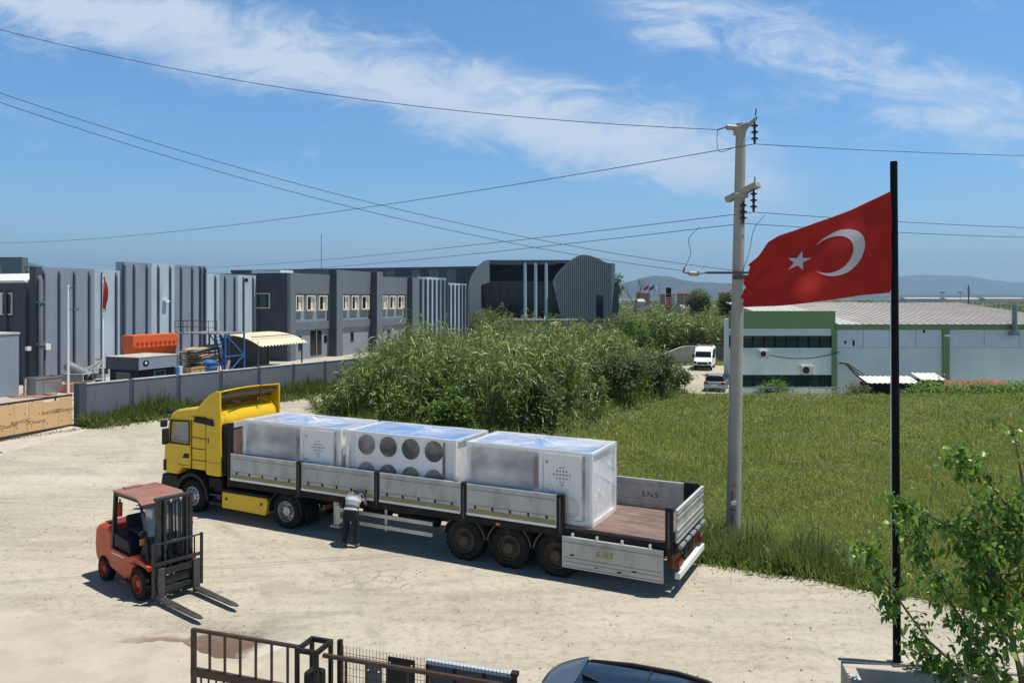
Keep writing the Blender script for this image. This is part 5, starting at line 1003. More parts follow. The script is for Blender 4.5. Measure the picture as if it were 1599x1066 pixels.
b = MB(); b.grid(lambda u, v: (.2 + u * .96, .08 + v * 2.34, 3.2 + .575 * math.sin(u * math.pi / 2) + .05 * math.sin(v * math.pi)), 14, 6); rdp = b.build('roof_deflector', M['yellow'], tr, smooth=True, recalc=False); sd = rdp.modifiers.new('t', 'SOLIDIFY'); sd.thickness = .035; sd.offset = -1
b = MB(); b.bar((1.1, .1, 3.62), (1.1, 2.4, 3.62), .06, .12); b.bar((.9, .1, 3.4), (.9, 2.4, 3.45), .05); b.bar((1.12, 1.7, 3.3), (1.15, 1.7, 3.82), .04); b.bar((.8, .3, 3.26), (1.1, .35, 3.75), .04); b.bar((1.0, 1.2, 3.3), (1.15, .5, 3.45), .035); b.build('deflector_bracing', M['steel_dark'], rdp)
for y in (.6, 1.25, 1.9): MB().box(.1, .97, y - .02, y + .02, 3.245, 3.268).build('roof_rib', M['yellow'], cab)
MB().prism([(.10, 2.80), (.16, 2.97), (.92, 2.93), (.98, 2.72)], 'y', -.05, .0).build('air_intake', M['black_plastic'], tr, bevel=.02)
MB().prism([(-1.31, 1.98), (-1.29, 2.0), (-1.06, 2.80), (-1.08, 2.82)], 'y', .15, 2.35).build('windscreen', M['glass'], tr)
for z in (1.62, 2.95): MB().box(-.02, 1.12, -.001 if z < 2 else .0, .022, z, z + .012).build('body_seam', M['black_plastic'], cab)
MB().box(.66, 1.2, -.0105, -.0085, 1.62, 1.632).build('deflector_seam', M['black_plastic'], tr); MB().box(.70, .74, -.014, -.0085, 2.2, 2.36).build('deflector_latch', M['black_plastic'], tr)
MB().box(-.60, -.10, -.007, -.0045, 1.42, 1.44).build('door_step_line', M['black_plastic'], tr)
MB().tube([(-.2, .7, 3.25), (.12, .7, 3.29)], .05, 10).build('roof_horn', M['galv'], tr); MB().box(-.55, -.25, .9, 1.5, 3.17, 3.22).build('roof_hatch', M['black_plastic'], tr, bevel=.02)
MB().box(-1.335, -1.30, .5, 2.0, 1.15, 1.75).build('grille', M['black_plastic'], tr)
MB().hexa([(-1.34, .12, 2.95), (-1.0, .12, 2.95), (-1.0, 2.38, 2.95), (-1.34, 2.38, 2.95)], [(-1.28, .12, 3.03), (-.95, .12, 3.05), (-.95, 2.38, 3.05), (-1.28, 2.38, 3.03)]).build('sun_visor', M['black_plastic'], tr)
for sg, y0 in ((-1, .0), (1, 2.5)):
    mr_ = MB().box(-1.06, -.93, *(sorted((y0 + sg * .05, y0 + sg * .25))), 2.04, 2.54).build('mirror', M['black_plastic'], tr, bevel=.04)
    MB().box(-1.12, -.98, *(sorted((y0 + sg * .06, y0 + sg * .26))), 2.58, 2.80).build('mirror_head', M['black_plastic'], mr_, bevel=.04)
    MB().tube([(-1.02, y0 - sg * .02, 2.1), (-1.08, y0 + sg * .2, 2.1)], .02, 6).build('mirror_arm', M['black_plastic'], mr_); MB().tube([(-1.0, y0 - sg * .02, 2.8), (-1.08, y0 + sg * .2, 2.7)], .02, 6).build('mirror_arm', M['black_plastic'], mr_)
    MB().box(-1.345, -1.2, *(sorted((y0 - sg * .05, y0 - sg * .45))), .78, 1.02).build('headlight', M['white_steel'], tr, bevel=.02)
bp = MB().prism([(-1.38, .36), (-1.40, .72), (-1.33, 1.08), (-.68, 1.08), (-.60, .9), (-.62, .36)], 'y', .0, 2.5).build('bumper', M['black_plastic'], tr, bevel=.04)
MB().box(-1.1, -.70, -.012, .0, .68, .72).build('bumper_trim', M['steel_dark'], bp); MB().box(-1.27, -1.17, -.006, .03, 1.18, 1.52).build('corner_lamp', M['black_plastic'], tr)
arch(tr, 0, -.01, -1, .60, .70, .5, -5, 180, 'black_plastic', .52, 'wheel_arch'); arch(tr, 0, 2.51, 1, .60, .70, .5, -5, 180, 'black_plastic', .52, 'wheel_arch')
ch = MB(); ch.box(-1.1, 5.0, .80, .92, .74, 1.0); ch.box(-1.1, 5.0, 1.58, 1.70, .74, 1.0); ch.box(-.9, .95, .36, 2.14, .62, 1.19); ch.box(4.7, 5.0, .92, 1.58, .74, 1.0)
ch.box(.72, 1.26, .03, .45, .86, 1.14)
ch.build('chassis', M['chassis'], tr)
stp = MB(); stp.box(.70, 1.25, .04, .5, .34, .44); stp.box(.72, 1.25, .06, .5, .62, .68); stp.box(.74, 1.25, .16, .5, .44, .62); stp.box(.74, 1.25, .16, .5, .68, .84); stp.build('cab_step', M['black_plastic'], tr)
MB().box(.74, 1.22, .03, .06, .63, .66).build('step_edge', M['steel_dark'], tr); MB().box(.95, 1.05, .14, .16, .5, .57).build('side_marker', M['red_lamp'], tr)
tk = MB().prism([(1.28, .31), (1.28, .79), (3.05, .79), (3.12, .70), (3.02, .29)], 'y', .0, .55).build('side_skirt', M['yellow'], tr, bevel=.025)
for s in (1.42, 2.82): MB().box(s, s + .1, -.008, .01, .56, .64).build('skirt_latch', M['rust'], tk)
MB().box(1.3, 3.08, .04, .78, .795, .86).build('tank_top', M['chassis'], tr); MB().tube([(1.35, .3, .9), (2.2, .34, .95), (2.9, .3, .9)], .035, 6).build('air_hose', M['chassis'], tr)
MB().box(1.28, 3.05, 1.95, 2.5, .31, .79).build('side_skirt', M['yellow'], tr, bevel=.025)
MB().hexa([(1.15, .10, 1.25), (1.36, .10, 1.25), (1.36, .45, 1.25), (1.15, .45, 1.25)], [(1.15, .10, 2.8), (1.32, .10, 2.8), (1.32, .45, 2.8), (1.15, .45, 2.8)]).build('rear_intake', M['black_plastic'], tr, bevel=.05)
MB().box(1.145, 1.2, .5, 2.4, 1.2, 2.1).build('cab_back_panel', M['chassis'], tr)
MB().tube([(1.4, 1.0, .95), (1.6, 1.0, 1.2), (2.2, 1.05, 1.1), (2.6, 1.2, 1.0)], .03, 6).tube([(1.3, 1.5, 1.5), (1.5, 1.4, 1.3), (1.6, 1.3, 1.6)], .025, 6).build('coiled_line', M['hose_red'], tr)
MB().lathe([(0, 0), (.5, 0), (.5, .08), (0, .1)], (3.5, 1.25, 1.0), 'z', 24).build('coupling_plate', M['chassis'], tr)
for x, st_, y in ((0, 'steer', .02), (3.79, 'drive', .02)):
    wheel(tr, x, y, -1, .505, .33 if st_ == 'steer' else .62, 'rim_silver', st_); wheel(tr, x, 2.5 - y, 1, .505, .33 if st_ == 'steer' else .62, 'rim_silver', st_)
for y, sg in ((-.01, -1), (2.51, 1)): arch(tr, 3.79, y, sg, .585, .62, .62, -8, 188, 'black_plastic', .505)
MB().box(4.5, 4.52, .05, .6, .2, .72).build('mud_flap', M['rubber'], tr); MB().box(4.9, 4.98, .3, .75, .62, .76).build('tail_light', M['red_lamp'], tr)
MB().tube([(0, .35, .5), (0, 2.15, .5)], .07, 8).tube([(3.79, .6, .5), (3.79, 1.9, .5)], .11, 8).build('axle', M['chassis'], tr)

tl = thing('flatbed_trailer', 'long three axle dropside trailer with grey aluminium boards, last near board folded down', 'trailer', TO, TA)
MB().box(1.66, 14.99, .04, 2.44, 1.17, 1.25).build('deck', M['deck'], tl)
b = MB(); b.box(1.6, 15.02, .0, .06, 1.0, 1.19); b.box(1.6, 15.02, 2.44, 2.5, 1.0, 1.19); b.box(1.55, 1.66, .06, 2.44, .98, 1.19); b.box(14.99, 15.05, .06, 2.44, .98, 1.2); b.build('edge_rail', M['chassis'], tl)
b = MB()
for y in (.62, 1.72): b.box(4.4, 14.95, y, y + .14, .72, 1.165); b.box(1.7, 4.39, y, y + .14, .98, 1.165)
for k in range(14): x = 2.0 + k * .98; b.box(x, x + .08, .07, 2.43, 1.02, 1.165)
b.box(2.4, 4.2, .3, 2.2, 1.12, 1.168)
b.build('chassis', M['chassis'], tl)
hb = MB().box(1.58, 1.64, .12, 2.38, 1.2, 2.72).build('headboard', M['deck'], tl); MB().box(1.57, 1.66, .12, 2.38, 2.722, 2.88).build('headboard_rim', M['alu_bright'], hb)
for y in (.0, 2.38): MB().box(1.5, 1.63, y, y + .12, .95, 2.86).build('corner_post', M['black_plastic'], tl, bevel=.01)
def dropside(s0, s1, y0, y1, z0, z1, face=-1, hooks=5, tape=True, name='dropside_board'):
    b = MB(); b.box(s0, s1, y0 + .006, y1 - .006, z0, z1)
    yo = y0 if face < 0 else y1; h_ = z1 - z0
    for a, c in ((0, .05), (.80, .84), (.93, 1.0), (.30, .33), (.16, .20)):
        b.box(s0 + .035, s1 - .035, *(sorted((yo + face * .010, yo - face * .006))), z0 + a * h_, z0 + c * h_)
    b.box(s0, s0 + .03, y0, y1, z0, z1); b.box(s1 - .03, s1, y0, y1, z0, z1)
    o = b.build(name, M['alu'], tl)
    MB().box(s0, s1, y0 - .004, y1 + .004, z1 + .001, z1 + .022).build('top_edge', M['alu_bright'], o)
    if tape:
        MB().box(s0 + .04, s1 - .04, y0 - .012, y0 - .004, z0 + .085, z0 + .145).build('yellow_strip', M['tape'], o); MB().box(s0, s1, y0 - .022, y0 - .002, z0 - .01, z0 + .055).build('bottom_edge', M['alu_bright'], o)
    for k in range(hooks):
        x = s0 + (s1 - s0) * (k + .5) / hooks; MB().box(x - .016, x + .016, y0 - .02, y0 - .001, z0 + .17, z0 + .25).box(x - .03, x + .008, y0 - .026, y0 - .0201, z0 + .2, z0 + .225).build('hook', M['chassis'], o)
    return o
for s0, s1 in ((1.65, 4.2), (4.4, 6.92), (7.1, 9.6), (9.78, 12.22)): dropside(s0, s1, -.005, .035, 1.20, 1.945)
for s0, s1 in ((1.65, 4.2), (4.4, 6.92), (7.1, 9.6), (9.78, 12.22), (12.42, 14.6)):
    o = dropside(s0, s1, 2.465, 2.505, 1.20, 1.945, hooks=0, tape=False)
lettering('chalk_writing', 'S.N.5', .2, M['steel_dark'], o, (13.75, 2.462, 1.58), (R(90), 0, 0))
for s0, s1 in ((4.21, 4.39), (6.93, 7.09), (9.61, 9.77), (12.23, 12.41), (14.83, 15.0)):
    for y in (-.02, 2.44):
        w_ = s0 if not (s0 > 14 and y > 1) else 14.62
        po = MB().box(w_, s1, y, y + .09, .98, 1.975).build('stake_post', M['black_plastic'], tl, bevel=.008)
        MB().box((s0 + s1) / 2 - .02, (s0 + s1) / 2 + .02, y - .012, y - .001, 1.1, 1.9).build('post_groove', M['steel_dark'], po); MB().box(w_ + .03, s1 - .03, y + .01, y + .08, 1.976, 2.0).build('post_latch', M['steel_dark'], po)
hg = dropside(12.40, 14.81, -.085, -.045, .33, 1.03, hooks=0, tape=False, name='folded_board')
lettering('paint_writing', 'S.10.5', .17, M['tape'], hg, (13.45, -.089, .74), (R(90), 0, 0))
for x in (12.65, 13.25, 13.85, 14.5): MB().box(x - .025, x + .025, -.07, -.005, 1.03, 1.13).build('hinge', M['alu_bright'], hg)
for x, z in ((12.6, .62), (13.3, .88), (13.2, .42), (13.75, .40), (14.1, .47)): MB().box(x, x + .1, -.0895, -.0855, z, z + .03).build('scrape', M['chassis'], hg)
tg = MB(); tg.box(15.055, 15.085, .03, 2.47, 1.22, 1.93)
for z0, z1 in ((1.22, 1.27), (1.33, 1.40), (1.46, 1.52), (1.72, 1.78), (1.84, 1.93)): tg.box(15.085, 15.105, .03, 2.47, z0, z1)
tgo = tg.build('tailgate', M['alu'], tl); MB().box(15.05, 15.11, .02, 2.48, 1.931, 1.955).build('top_edge', M['alu_bright'], tgo)
for z in (1.295, 1.43, 1.81): MB().box(15.0855, 15.09, .05, 2.45, z - .012, z + .012).build('rust_line', M['rust'], tgo)
for k in range(5): y = .12 + k * .47; MB().tube([(15.13, y, 1.12), (15.13, y + .36, 1.12)], .05, 10).build('roller', M['galv'], tl, smooth=True)
ur = MB(); ur.box(15.02, 15.14, .08, 2.42, .42, .56); uo = ur.build('underrun_bar', M['white_steel'], tl, bevel=.01)
for y in (.5, 1.85): MB().hexa([(14.75, y, .5), (15.02, y, .45), (15.02, y + .1, .45), (14.75, y + .1, .5)], [(14.7, y, 1.0), (14.98, y, 1.0), (14.98, y + .1, 1.0), (14.7, y + .1, 1.0)]).build('bracket', M['rust'], uo)
MB().box(14.95, 15.05, .12, .35, .62, .95).build('rear_bracket', M['rust'], tl); MB().box(14.95, 15.05, 2.1, 2.38, .62, .95).build('rear_bracket', M['rust'], tl)
for y in (.10, 2.12): MB().box(15.04, 15.12, y, y + .3, .66, .80).build('tail_light', M['red_lamp'], tl)
MB().box(15.02, 15.05, .8, 1.7, .62, .92).build('rear_panel', M['chassis'], tl)
gd_ = MB(); gd_.box(5.66, 8.72, .05, .09, .46, .56); gd_.box(5.66, 8.72, .05, .09, .74, .84); gd_.box(5.60, 5.72, .045, .095, .40, .90); gd_.box(7.2, 7.26, .095, .14, .4, 1.0); gd_.build('side_guard', M['cream_steel'], tl)
for y in (.32, 2.0): MB().box(5.28, 5.46, y, y + .18, .25, 1.0).box(5.2, 5.54, y - .06, y + .24, .2, .25).build('landing_leg', M['cream_steel'], tl)
MB().box(6.3, 7.0, .3, .75, .62, 1.0).build('tool_box', M['chassis'], tl, bevel=.02); MB().tube([(7.4, .55, .72), (8.6, .55, .72)], .16, 12).build('air_tank', M['chassis'], tl, smooth=True); MB().box(7.3, 7.9, .35, .6, .86, 1.0).build('control_box', M['steel_dark'], tl)
MB().box(8.5, 8.62, .04, .1, 1.02, 1.08).build('marker_lamp', M['amber_lamp'], tl); MB().box(10.6, 10.72, -.006, .05, 1.04, 1.1).build('marker_lamp', M['amber_lamp'], tl)
for x in (9.67, 10.94, 12.2):
    wheel(tl, x, .03, -1, .525, .38, 'rim_brown', 'trail'); wheel(tl, x, 2.47, 1, .525, .38, 'rim_brown', 'trail')
    arch(tl, x, .02, -1, .59, .615, .42, 8, 172, 'steel_dark', .525); arch(tl, x, 2.48, 1, .59, .615, .42, 8, 172, 'steel_dark', .525)
    MB().tube([(x, .4, .52), (x, 2.1, .52)], .09, 8).build('axle', M['chassis'], tl); MB().box(x - .5, x + .5, .63, .75, .55, .70).build('spring', M['chassis'], tl)

# ------------------------------------------------------------------ three film wrapped cooling units on the deck
m, nt, nd, lk, p = new_mat('stretch_film'); M['film'] = m
t_ = nd.new('ShaderNodeTexCoord').outputs['Object']
tb = nd.new('ShaderNodeBsdfTransparent'); tb.inputs[0].default_value = (.97, .98, 1, 1)
p.inputs['Base Color'].default_value = (.95, .925, .89, 1); p.inputs['Roughness'].default_value = .07; p.inputs['Specular IOR Level'].default_value = .8
bn = nd.new('ShaderNodeBump'); bn.inputs['Strength'].default_value = .16; bn.inputs['Distance'].default_value = .06
rn = nd.new('ShaderNodeMath'); rn.operation = 'SUBTRACT'; lk.new(tnoise(nd, lk, t_, 1.7, 2.5, .45, (1.3, 1.6, .6)), rn.inputs[0]); rn.inputs[1].default_value = .5
ra = nd.new('ShaderNodeMath'); ra.operation = 'ABSOLUTE'; lk.new(rn.outputs[0], ra.inputs[0]); rm_ = nd.new('ShaderNodeMapRange'); lk.new(ra.outputs[0], rm_.inputs[0]); rm_.inputs[1].default_value = 0; rm_.inputs[2].default_value = .22
lk.new(rm_.outputs[0], bn.inputs['Height']); lk.new(bn.outputs[0], p.inputs['Normal'])
hz = nd.new('ShaderNodeMapRange'); lk.new(tnoise(nd, lk, t_, .8, 3, .5, (1, 1, 1.6)), hz.inputs[0]); hz.inputs[1].default_value = .38; hz.inputs[2].default_value = .62; hz.inputs[3].default_value = .18; hz.inputs[4].default_value = .62
ms = nd.new('ShaderNodeMixShader'); lk.new(hz.outputs[0], ms.inputs[0]); lk.new(tb.outputs[0], ms.inputs[1]); lk.new(p.outputs[0], ms.inputs[2]); lk.new(ms.outputs[0], nd['Material Output'].inputs['Surface'])
M['top_sky_blue'] = pm('sky_reflection_blue', (0.13, 0.27, 0.52), 0.35, var=.2, scale=1.5)  # sky reflection on the unit tops put into this blue
M['coil'] = pm('dark_coil_fins', (0.33, 0.33, 0.335), .6, .2, var=.25, scale=1.2)
M['film_clear'] = M['film'].copy()
for n_ in M['film_clear'].node_tree.nodes:
    if n_.type == 'MAP_RANGE' and abs(n_.inputs[4].default_value - .62) < 1e-4: n_.inputs[3].default_value = .07; n_.inputs[4].default_value = .34
LX = 3.42; LZ = 1.72; LY = 1.66
def unit(s0, Lx, kind, label):
    loc = TO + Vector((math.cos(TA) * s0 - math.sin(TA) * .15, math.sin(TA) * s0 + math.cos(TA) * .15, 1.255)); t = thing('cooling_unit', label, 'cooling unit', loc, TA, 'film wrapped cooling units on the trailer')
    body = MB(); body.box(.06, Lx - .06, .09, LY - .06, .10, LZ - .05); body.build('casing', M['unit'], t)
    MB().box(.08, Lx - .08, .1, LY - .1, LZ - .049, LZ - .035).build('sky_reflection_sheet', M['top_sky_blue'], t)  # sheet added under the film, coloured as reflected sky
    MB().box(.0, Lx, .02, LY - .02, 0, .095).build('base_frame', M['unit_frame'], t)
    for (a, b_) in (((0, 0), (.07, .07)), ((Lx - .07, 0), (Lx, .07)), ((0, LY - .07), (.07, LY)), ((Lx - .07, LY - .07), (Lx, LY))): MB().box(a[0], b_[0], a[1], b_[1], .096, LZ).build('corner_profile', M['unit_frame'], t)
    for y in (0, LY - .06): MB().box(.072, Lx - .072, y, y + .06, LZ - .06, LZ).build('top_profile', M['unit_frame'], t)
    for x in (0, Lx - .06): MB().box(x, x + .06, .075, LY - .075, LZ - .06, LZ).build('top_profile', M['unit_frame'], t)
    if kind == 'panel':
        MB().box(.1, Lx * .60, .075, .089, .15, LZ - .12).build('coil_panel', M['coil'], t)
        MB().box(Lx * .545, Lx * .585, .055, .074, .12, LZ - .2).build('copper_riser', M['unit_brown'], t); MB().box(Lx * .585, Lx * .615, .05, .088, .12, LZ - .1).build('panel_divider', M['unit_frame'], t)
        cp = MB().box(Lx * .625, Lx * .915, .05, .088, .12, LZ - .1).build('control_panel', M['unit_frame'], t)
        cx_, cz_ = Lx * .765, 1.14
        for r_ in range(5):
            for c_ in range(6):
                x, z = cx_ + (c_ - 2.5) * .083, cz_ + (r_ - 2) * .085
                if abs(c_ - 2.5) + abs(r_ - 2) > 3.2: continue
                MB().prism([(x + .024 * math.cos(a), z + .024 * math.sin(a)) for a in np.linspace(0, 6.283, 9)[:-1]], 'y', .043, .05).build('vent_hole', M['unit_brown'], cp)
        MB().box(cx_ - .02, cx_ + .02, .04, .05, .86, .93).build('latch', M['unit_dark'], cp); MB().box(cx_ - .3, cx_ - .16, .044, .05, .66, .74).build('type_plate', M['crate'], cp)
        for z in (.75, 1.4): MB().box(Lx * .64, Lx * .66, .04, .05, z, z + .05).build('latch', M['unit_dark'], cp)
        MB().box(Lx * .925, Lx * .935, .055, .08, .12, LZ - .1).build('rust_seam', M['unit_brown'], t)
        MB().prism([(Lx * .64, .15), (Lx * .86, .15), (Lx * .90, .28), (Lx * .90, .50), (Lx * .86, .62), (Lx * .64, .62)], 'y', .0425, .05).build('cable_entry', M['galv'], cp)
        MB().lathe([(0, 0), (.13, 0), (.13, .1), (0, .12)], (Lx * .565, -.0, .62), 'y', 16).build('valve_cover', M['white_paint'], t)
    else:
        MB().box(.30, Lx - .46, .05, .088, .15, LZ - .06).build('fan_panel', M['unit_frame'], t)
        for r_ in range(2):
            for c_ in range(4):
                x, z = .66 + c_ * .72, LZ - .35 - r_ * .74
                fo = MB().lathe([(0, .0), (.255, .0), (.27, -.02), (.27, .03), (0, .03)], (x, .04, z), 'y', 30).build('fan', M['unit_dark'], t)
                gr = MB()
                for rr in (.09, .16, .23): gr.lathe([(rr, -.03), (rr + .008, -.03), (rr + .008, -.024), (rr, -.024), (rr, -.03)], (x, .04, z), 'y', 24)
                for a in range(4): ca, sa = math.cos(a * .785), math.sin(a * .785); gr.bar((x - ca * .26, .012, z - sa * .26), (x + ca * .26, .012, z + sa * .26), .008)
                gr.build('fan_grille', M['steel_dark'], fo)
        MB().box(Lx - .42, Lx - .39, .05, .088, .12, LZ - .1).build('panel_seam', M['unit_brown'], t)
    # the film: tight over the edges, slightly slack between them
    b = MB(); e = .022; sd_ = random.uniform(0, 9)
    def wob_(x, y, z): return (math.sin(x * 7 + z * 5 + sd_) * .5 + math.sin(x * 3.1 - z * 9 + y * 6 + sd_) * .5 + math.sin(y * 11 + x * 2.3 + sd_) * .4) * .007
    def bul(u): return math.sin(math.pi * u) ** .7
    def rdg(t, k): f = t - math.floor(t); return (1 - abs(2 * f - 1)) ** k
    def near_f(u, v):
        x, z = u * Lx, v * LZ; edge_ = min(u, 1 - u) * Lx; pl = math.exp(-edge_ / .22)
        y = bul(u) * bul(v) * (.02 + wob_(x, 0, z)) - .016 * pl * rdg(x * 9 + .25 * z + sd_, 3) * bul(v)
        y -= .010 * bul(u) * bul(v) * (rdg(x * .55 + z * 1.5 + .3 * math.sin(x * 2 + sd_), 6) + rdg(x * .8 - z * 1.1 + sd_, 7)); return (-e + u * (Lx + 2 * e), -e + y, v * (LZ + e))
    b.grid(near_f, 130, 50)
    b.grid(lambda u, v: (-e + u * (Lx + 2 * e), LY + e, v * (LZ + e)), 10, 6)
    b.grid(lambda u, v: (-e - bul(u) * bul(v) * .0, -e + u * (LY + 2 * e), v * (LZ + e)), 12, 10)
    def end_f(u, v):
        y, z = u * LY, v * LZ; g_ = bul(u) * bul(v)
        x = -g_ * (.03 + 1.4 * wob_(0, y, z)) + g_ * (.030 * rdg(y * 1.1 + z * 1.7 + .25 * math.sin(z * 4 + sd_), 5) + .022 * rdg(y * 2.3 - z * 1.2 + sd_, 6)) * (.35 + .9 * v)
        return (Lx + e + x, -e + u * (LY + 2 * e), v * (LZ + e))
    b.grid(end_f, 70, 70)
    kx, ky = Lx * (.52 + random.uniform(-.08, .08)), LY * .55
    def topf(u, v):
        x, y = u * Lx, v * LY; d_ = math.hypot((x - kx) * .8, y - ky); an = math.atan2(y - ky, x - kx)
        kn = .16 * math.exp(-(d_ / .13) ** 2) + .035 * math.exp(-(d_ / .6) ** 2) * math.sin(an * 9 + sd_) * min(1, d_ / .1)
        return (-e + u * (Lx + 2 * e), -e + v * (LY + 2 * e), LZ + e + bul(u) * bul(v) * (-.03 + wob_(x, y, 0) * 2.2 + kn))
    b.grid(topf, 90, 46)
    b.build('stretch_film', M['film_clear' if kind == 'fans' else 'film'], t, smooth=True, recalc=False)
    return t
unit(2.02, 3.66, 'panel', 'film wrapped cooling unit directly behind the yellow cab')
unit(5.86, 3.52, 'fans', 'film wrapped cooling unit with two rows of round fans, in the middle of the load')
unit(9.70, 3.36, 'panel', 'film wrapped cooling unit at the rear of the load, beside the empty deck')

# ------------------------------------------------------------------ forklift
fk = thing('forklift', 'dusty orange forklift with black mast and lowered forks on the concrete', 'forklift', (-7.80, 17.24, .012), R(-38.5))
MB().prism([(-2.28, .45), (-2.34, .75), (-2.30, 1.12), (-2.15, 1.27), (-1.55, 1.30), (-1.38, 1.22), (-1.36, .55), (-1.45, .32), (-2.1, .32)], 'y', -.52, .52).build('counterweight', M['fl_orange'], fk, smooth=True, bevel=.12, seg=4)
MB().box(-2.05, -1.5, -.34, .34, 1.285, 1.31).build('hood_grille', M['ext_red'], fk, bevel=.01)
side = [(-1.40, .42), (-.42, .26), (-.40, .50), (-.30, .66), (-.05, .74), (.30, .72), (.36, .66), (.38, .78), (.1, .86), (-.35, .88), (-.5, .82), (-1.40, .86)]
MB().prism(side, 'y', -.56, -.30).build('side_frame', M['fl_orange'], fk, bevel=.02); MB().prism(side, 'y', .30, .56).build('side_frame', M['fl_orange'], fk, bevel=.02)
MB().box(-1.4, -.3, -.30, .30, .3, .8).build('floor_frame', M['chassis'], fk)
MB().hexa([(-1.36, -.5, .87), (-.52, -.5, .84), (-.52, .5, .84), (-1.36, .5, .87)], [(-1.36, -.5, 1.22), (-.62, -.5, 1.14), (-.62, .5, 1.14), (-1.36, .5, 1.22)]).build('engine_cover', M['blue_black'], fk, bevel=.04)
sea = MB().box(-1.2, -.72, -.25, .25, 1.17, 1.30).build('seat', M['seat'], fk, bevel=.05); MB().hexa([(-1.34, -.24, 1.28), (-1.2, -.24, 1.26), (-1.2, .24, 1.26), (-1.34, .24, 1.28)], [(-1.40, -.22, 1.52), (-1.31, -.22, 1.54), (-1.31, .22, 1.54), (-1.40, .22, 1.52)]).build('backrest', M['seat'], sea, bevel=.04)
MB().box(-.62, -.5, -.1, .12, 1.16, 1.19).build('document', M['tape'], fk)
MB().hexa([(-.30, -.42, .8), (.02, -.42, .8), (.02, .42, .8), (-.30, .42, .8)], [(-.12, -.40, 1.28), (.02, -.40, 1.30), (.02, .40, 1.30), (-.12, .40, 1.28)]).build('dashboard', M['seat'], fk, bevel=.03)
b = MB(); b.tube([(-.42 + .17 * math.cos(a) * .85, .17 * math.sin(a), 1.40 - .10 * math.cos(a)) for a in np.linspace(0, 6.283, 21)], .016, 6); b.bar((-.42, 0, 1.40), (-.16, 0, 1.1), .05); b.bar((-.42, -.16, 1.4), (-.42, .16, 1.4), .03); b.build('steering_wheel', M['seat'], fk)
for k in range(3): MB().tube([(-.1, -.22 - k * .07, 1.28), (-.16, -.22 - k * .07, 1.5)], .012, 6).build('lever', M['seat'], fk)
b = MB()
for y in (-.47, .47): b.bar((-1.42, y, .86), (-1.30, y, 2.12), .085, .07); b.tube([(.22, y, .86), (.10, y, 1.5), (-.12, y, 2.02), (-.22, y, 2.10)], .035, 8)
b.bar((-1.30, -.47, 2.10), (-1.30, .47, 2.10), .07); b.bar((-.22, -.47, 2.10), (-.22, .47, 2.10), .07); b.bar((-1.30, -.47, 2.10), (-.22, -.47, 2.10), .07); b.bar((-1.30, .47, 2.10), (-.22, .47, 2.10), .07)
b.build('guard_frame', M['fl_grey'], fk)
MB().hexa([(-1.40, -.52, 2.137), (-.24, -.52, 2.137), (-.24, .52, 2.137), (-1.40, .52, 2.137)], [(-1.38, -.50, 2.165), (-.26, -.50, 2.165), (-.26, .50, 2.165), (-1.38, .50, 2.165)]).build('roof_sheet', M['fl_roof'], fk)
MB().hexa([(-.235, -.52, 2.137), (.02, -.52, 2.02), (.02, .52, 2.02), (-.235, .52, 2.137)], [(-.235, -.52, 2.16), (.03, -.52, 2.05), (.03, .52, 2.05), (-.235, .52, 2.16)]).build('roof_visor', M['fl_roof'], fk)
MB().box(-1.36, -1.2, -.3, .1, 2.166, 2.195).build('roof_lamp_bar', M['fl_roof'], fk)
MB().tube([(-1.33, -.38, 1.55), (-1.31, -.38, 1.86)], .062, 10).tube([(-1.31, -.38, 1.86), (-1.30, -.38, 1.95)], .022, 6).build('fire_extinguisher', M['ext_red'], fk, smooth=True)
m, nt, nd, lk, p = new_mat('scuffed_screen'); t_ = nd.new('ShaderNodeTexCoord').outputs['Object']; p.inputs['Base Color'].default_value = (.10, .14, .19, 1); p.inputs['Roughness'].default_value = .2
hz = nd.new('ShaderNodeMapRange'); lk.new(tnoise(nd, lk, t_, 5, 6, .7), hz.inputs[0]); hz.inputs[3].default_value = .3; hz.inputs[4].default_value = .8; lk.new(hz.outputs[0], p.inputs['Alpha']); M['screen'] = m
MB().hexa([(.13, -.44, .95), (.145, -.44, .95), (.145, .44, .95), (.13, .44, .95)], [(-.02, -.44, 1.98), (-.005, -.44, 1.98), (-.005, .44, 1.98), (-.02, .44, 1.98)]).build('front_screen', M['screen'], fk)
for y in (-.54, .54): wl_ = MB().lathe([(0, 0), (.07, .01), (.08, .07), (.05, .09), (0, .09)], (.05, y, 1.44), 'x', 14).build('work_lamp', M['black_plastic'], fk, smooth=True)
MB().tube([(.02, -.5, 1.44), (.12, -.47, 1.4)], .02, 6).tube([(.02, .5, 1.44), (.12, .47, 1.4)], .02, 6).build('lamp_arm', M['black_plastic'], fk)
MB().box(.06, .10, -.58, -.46, 1.20, 1.33).build('indicator', M['amber_lamp'], fk)
for sg_ in (-1, 1):
    MB().tube([(.1, sg_ * .30, .75), (.42, sg_ * .30, .95)], .035, 8).build('tilt_cylinder', M['steel_dark'], fk)
    MB().box(-.62, -.34, *sorted((sg_ * .56, sg_ * .68)), .30, .34).build('step', M['fl_grey'], fk, bevel=.005)
    MB().box(-2.345, -2.32, *sorted((sg_ * .28, sg_ * .42)), .86, .98).build('tail_light', M['red_lamp'], fk)
    MB().box(-1.32, -.72, *sorted((sg_ * .5605, sg_ * .563)), .745, .775).build('pale_stripe', M['white_steel'], fk)
    MB().prism([(-1.30, .56), (-1.22, .56), (-1.26, .63)], 'y', *sorted((sg_ * .5605, sg_ * .563))).build('warning_triangle', M['tape'], fk)
    MB().box(-.36, -.10, *sorted((sg_ * .58, sg_ * .62)), .70, .74).build('fender_edge', M['fl_orange'], fk, bevel=.01)
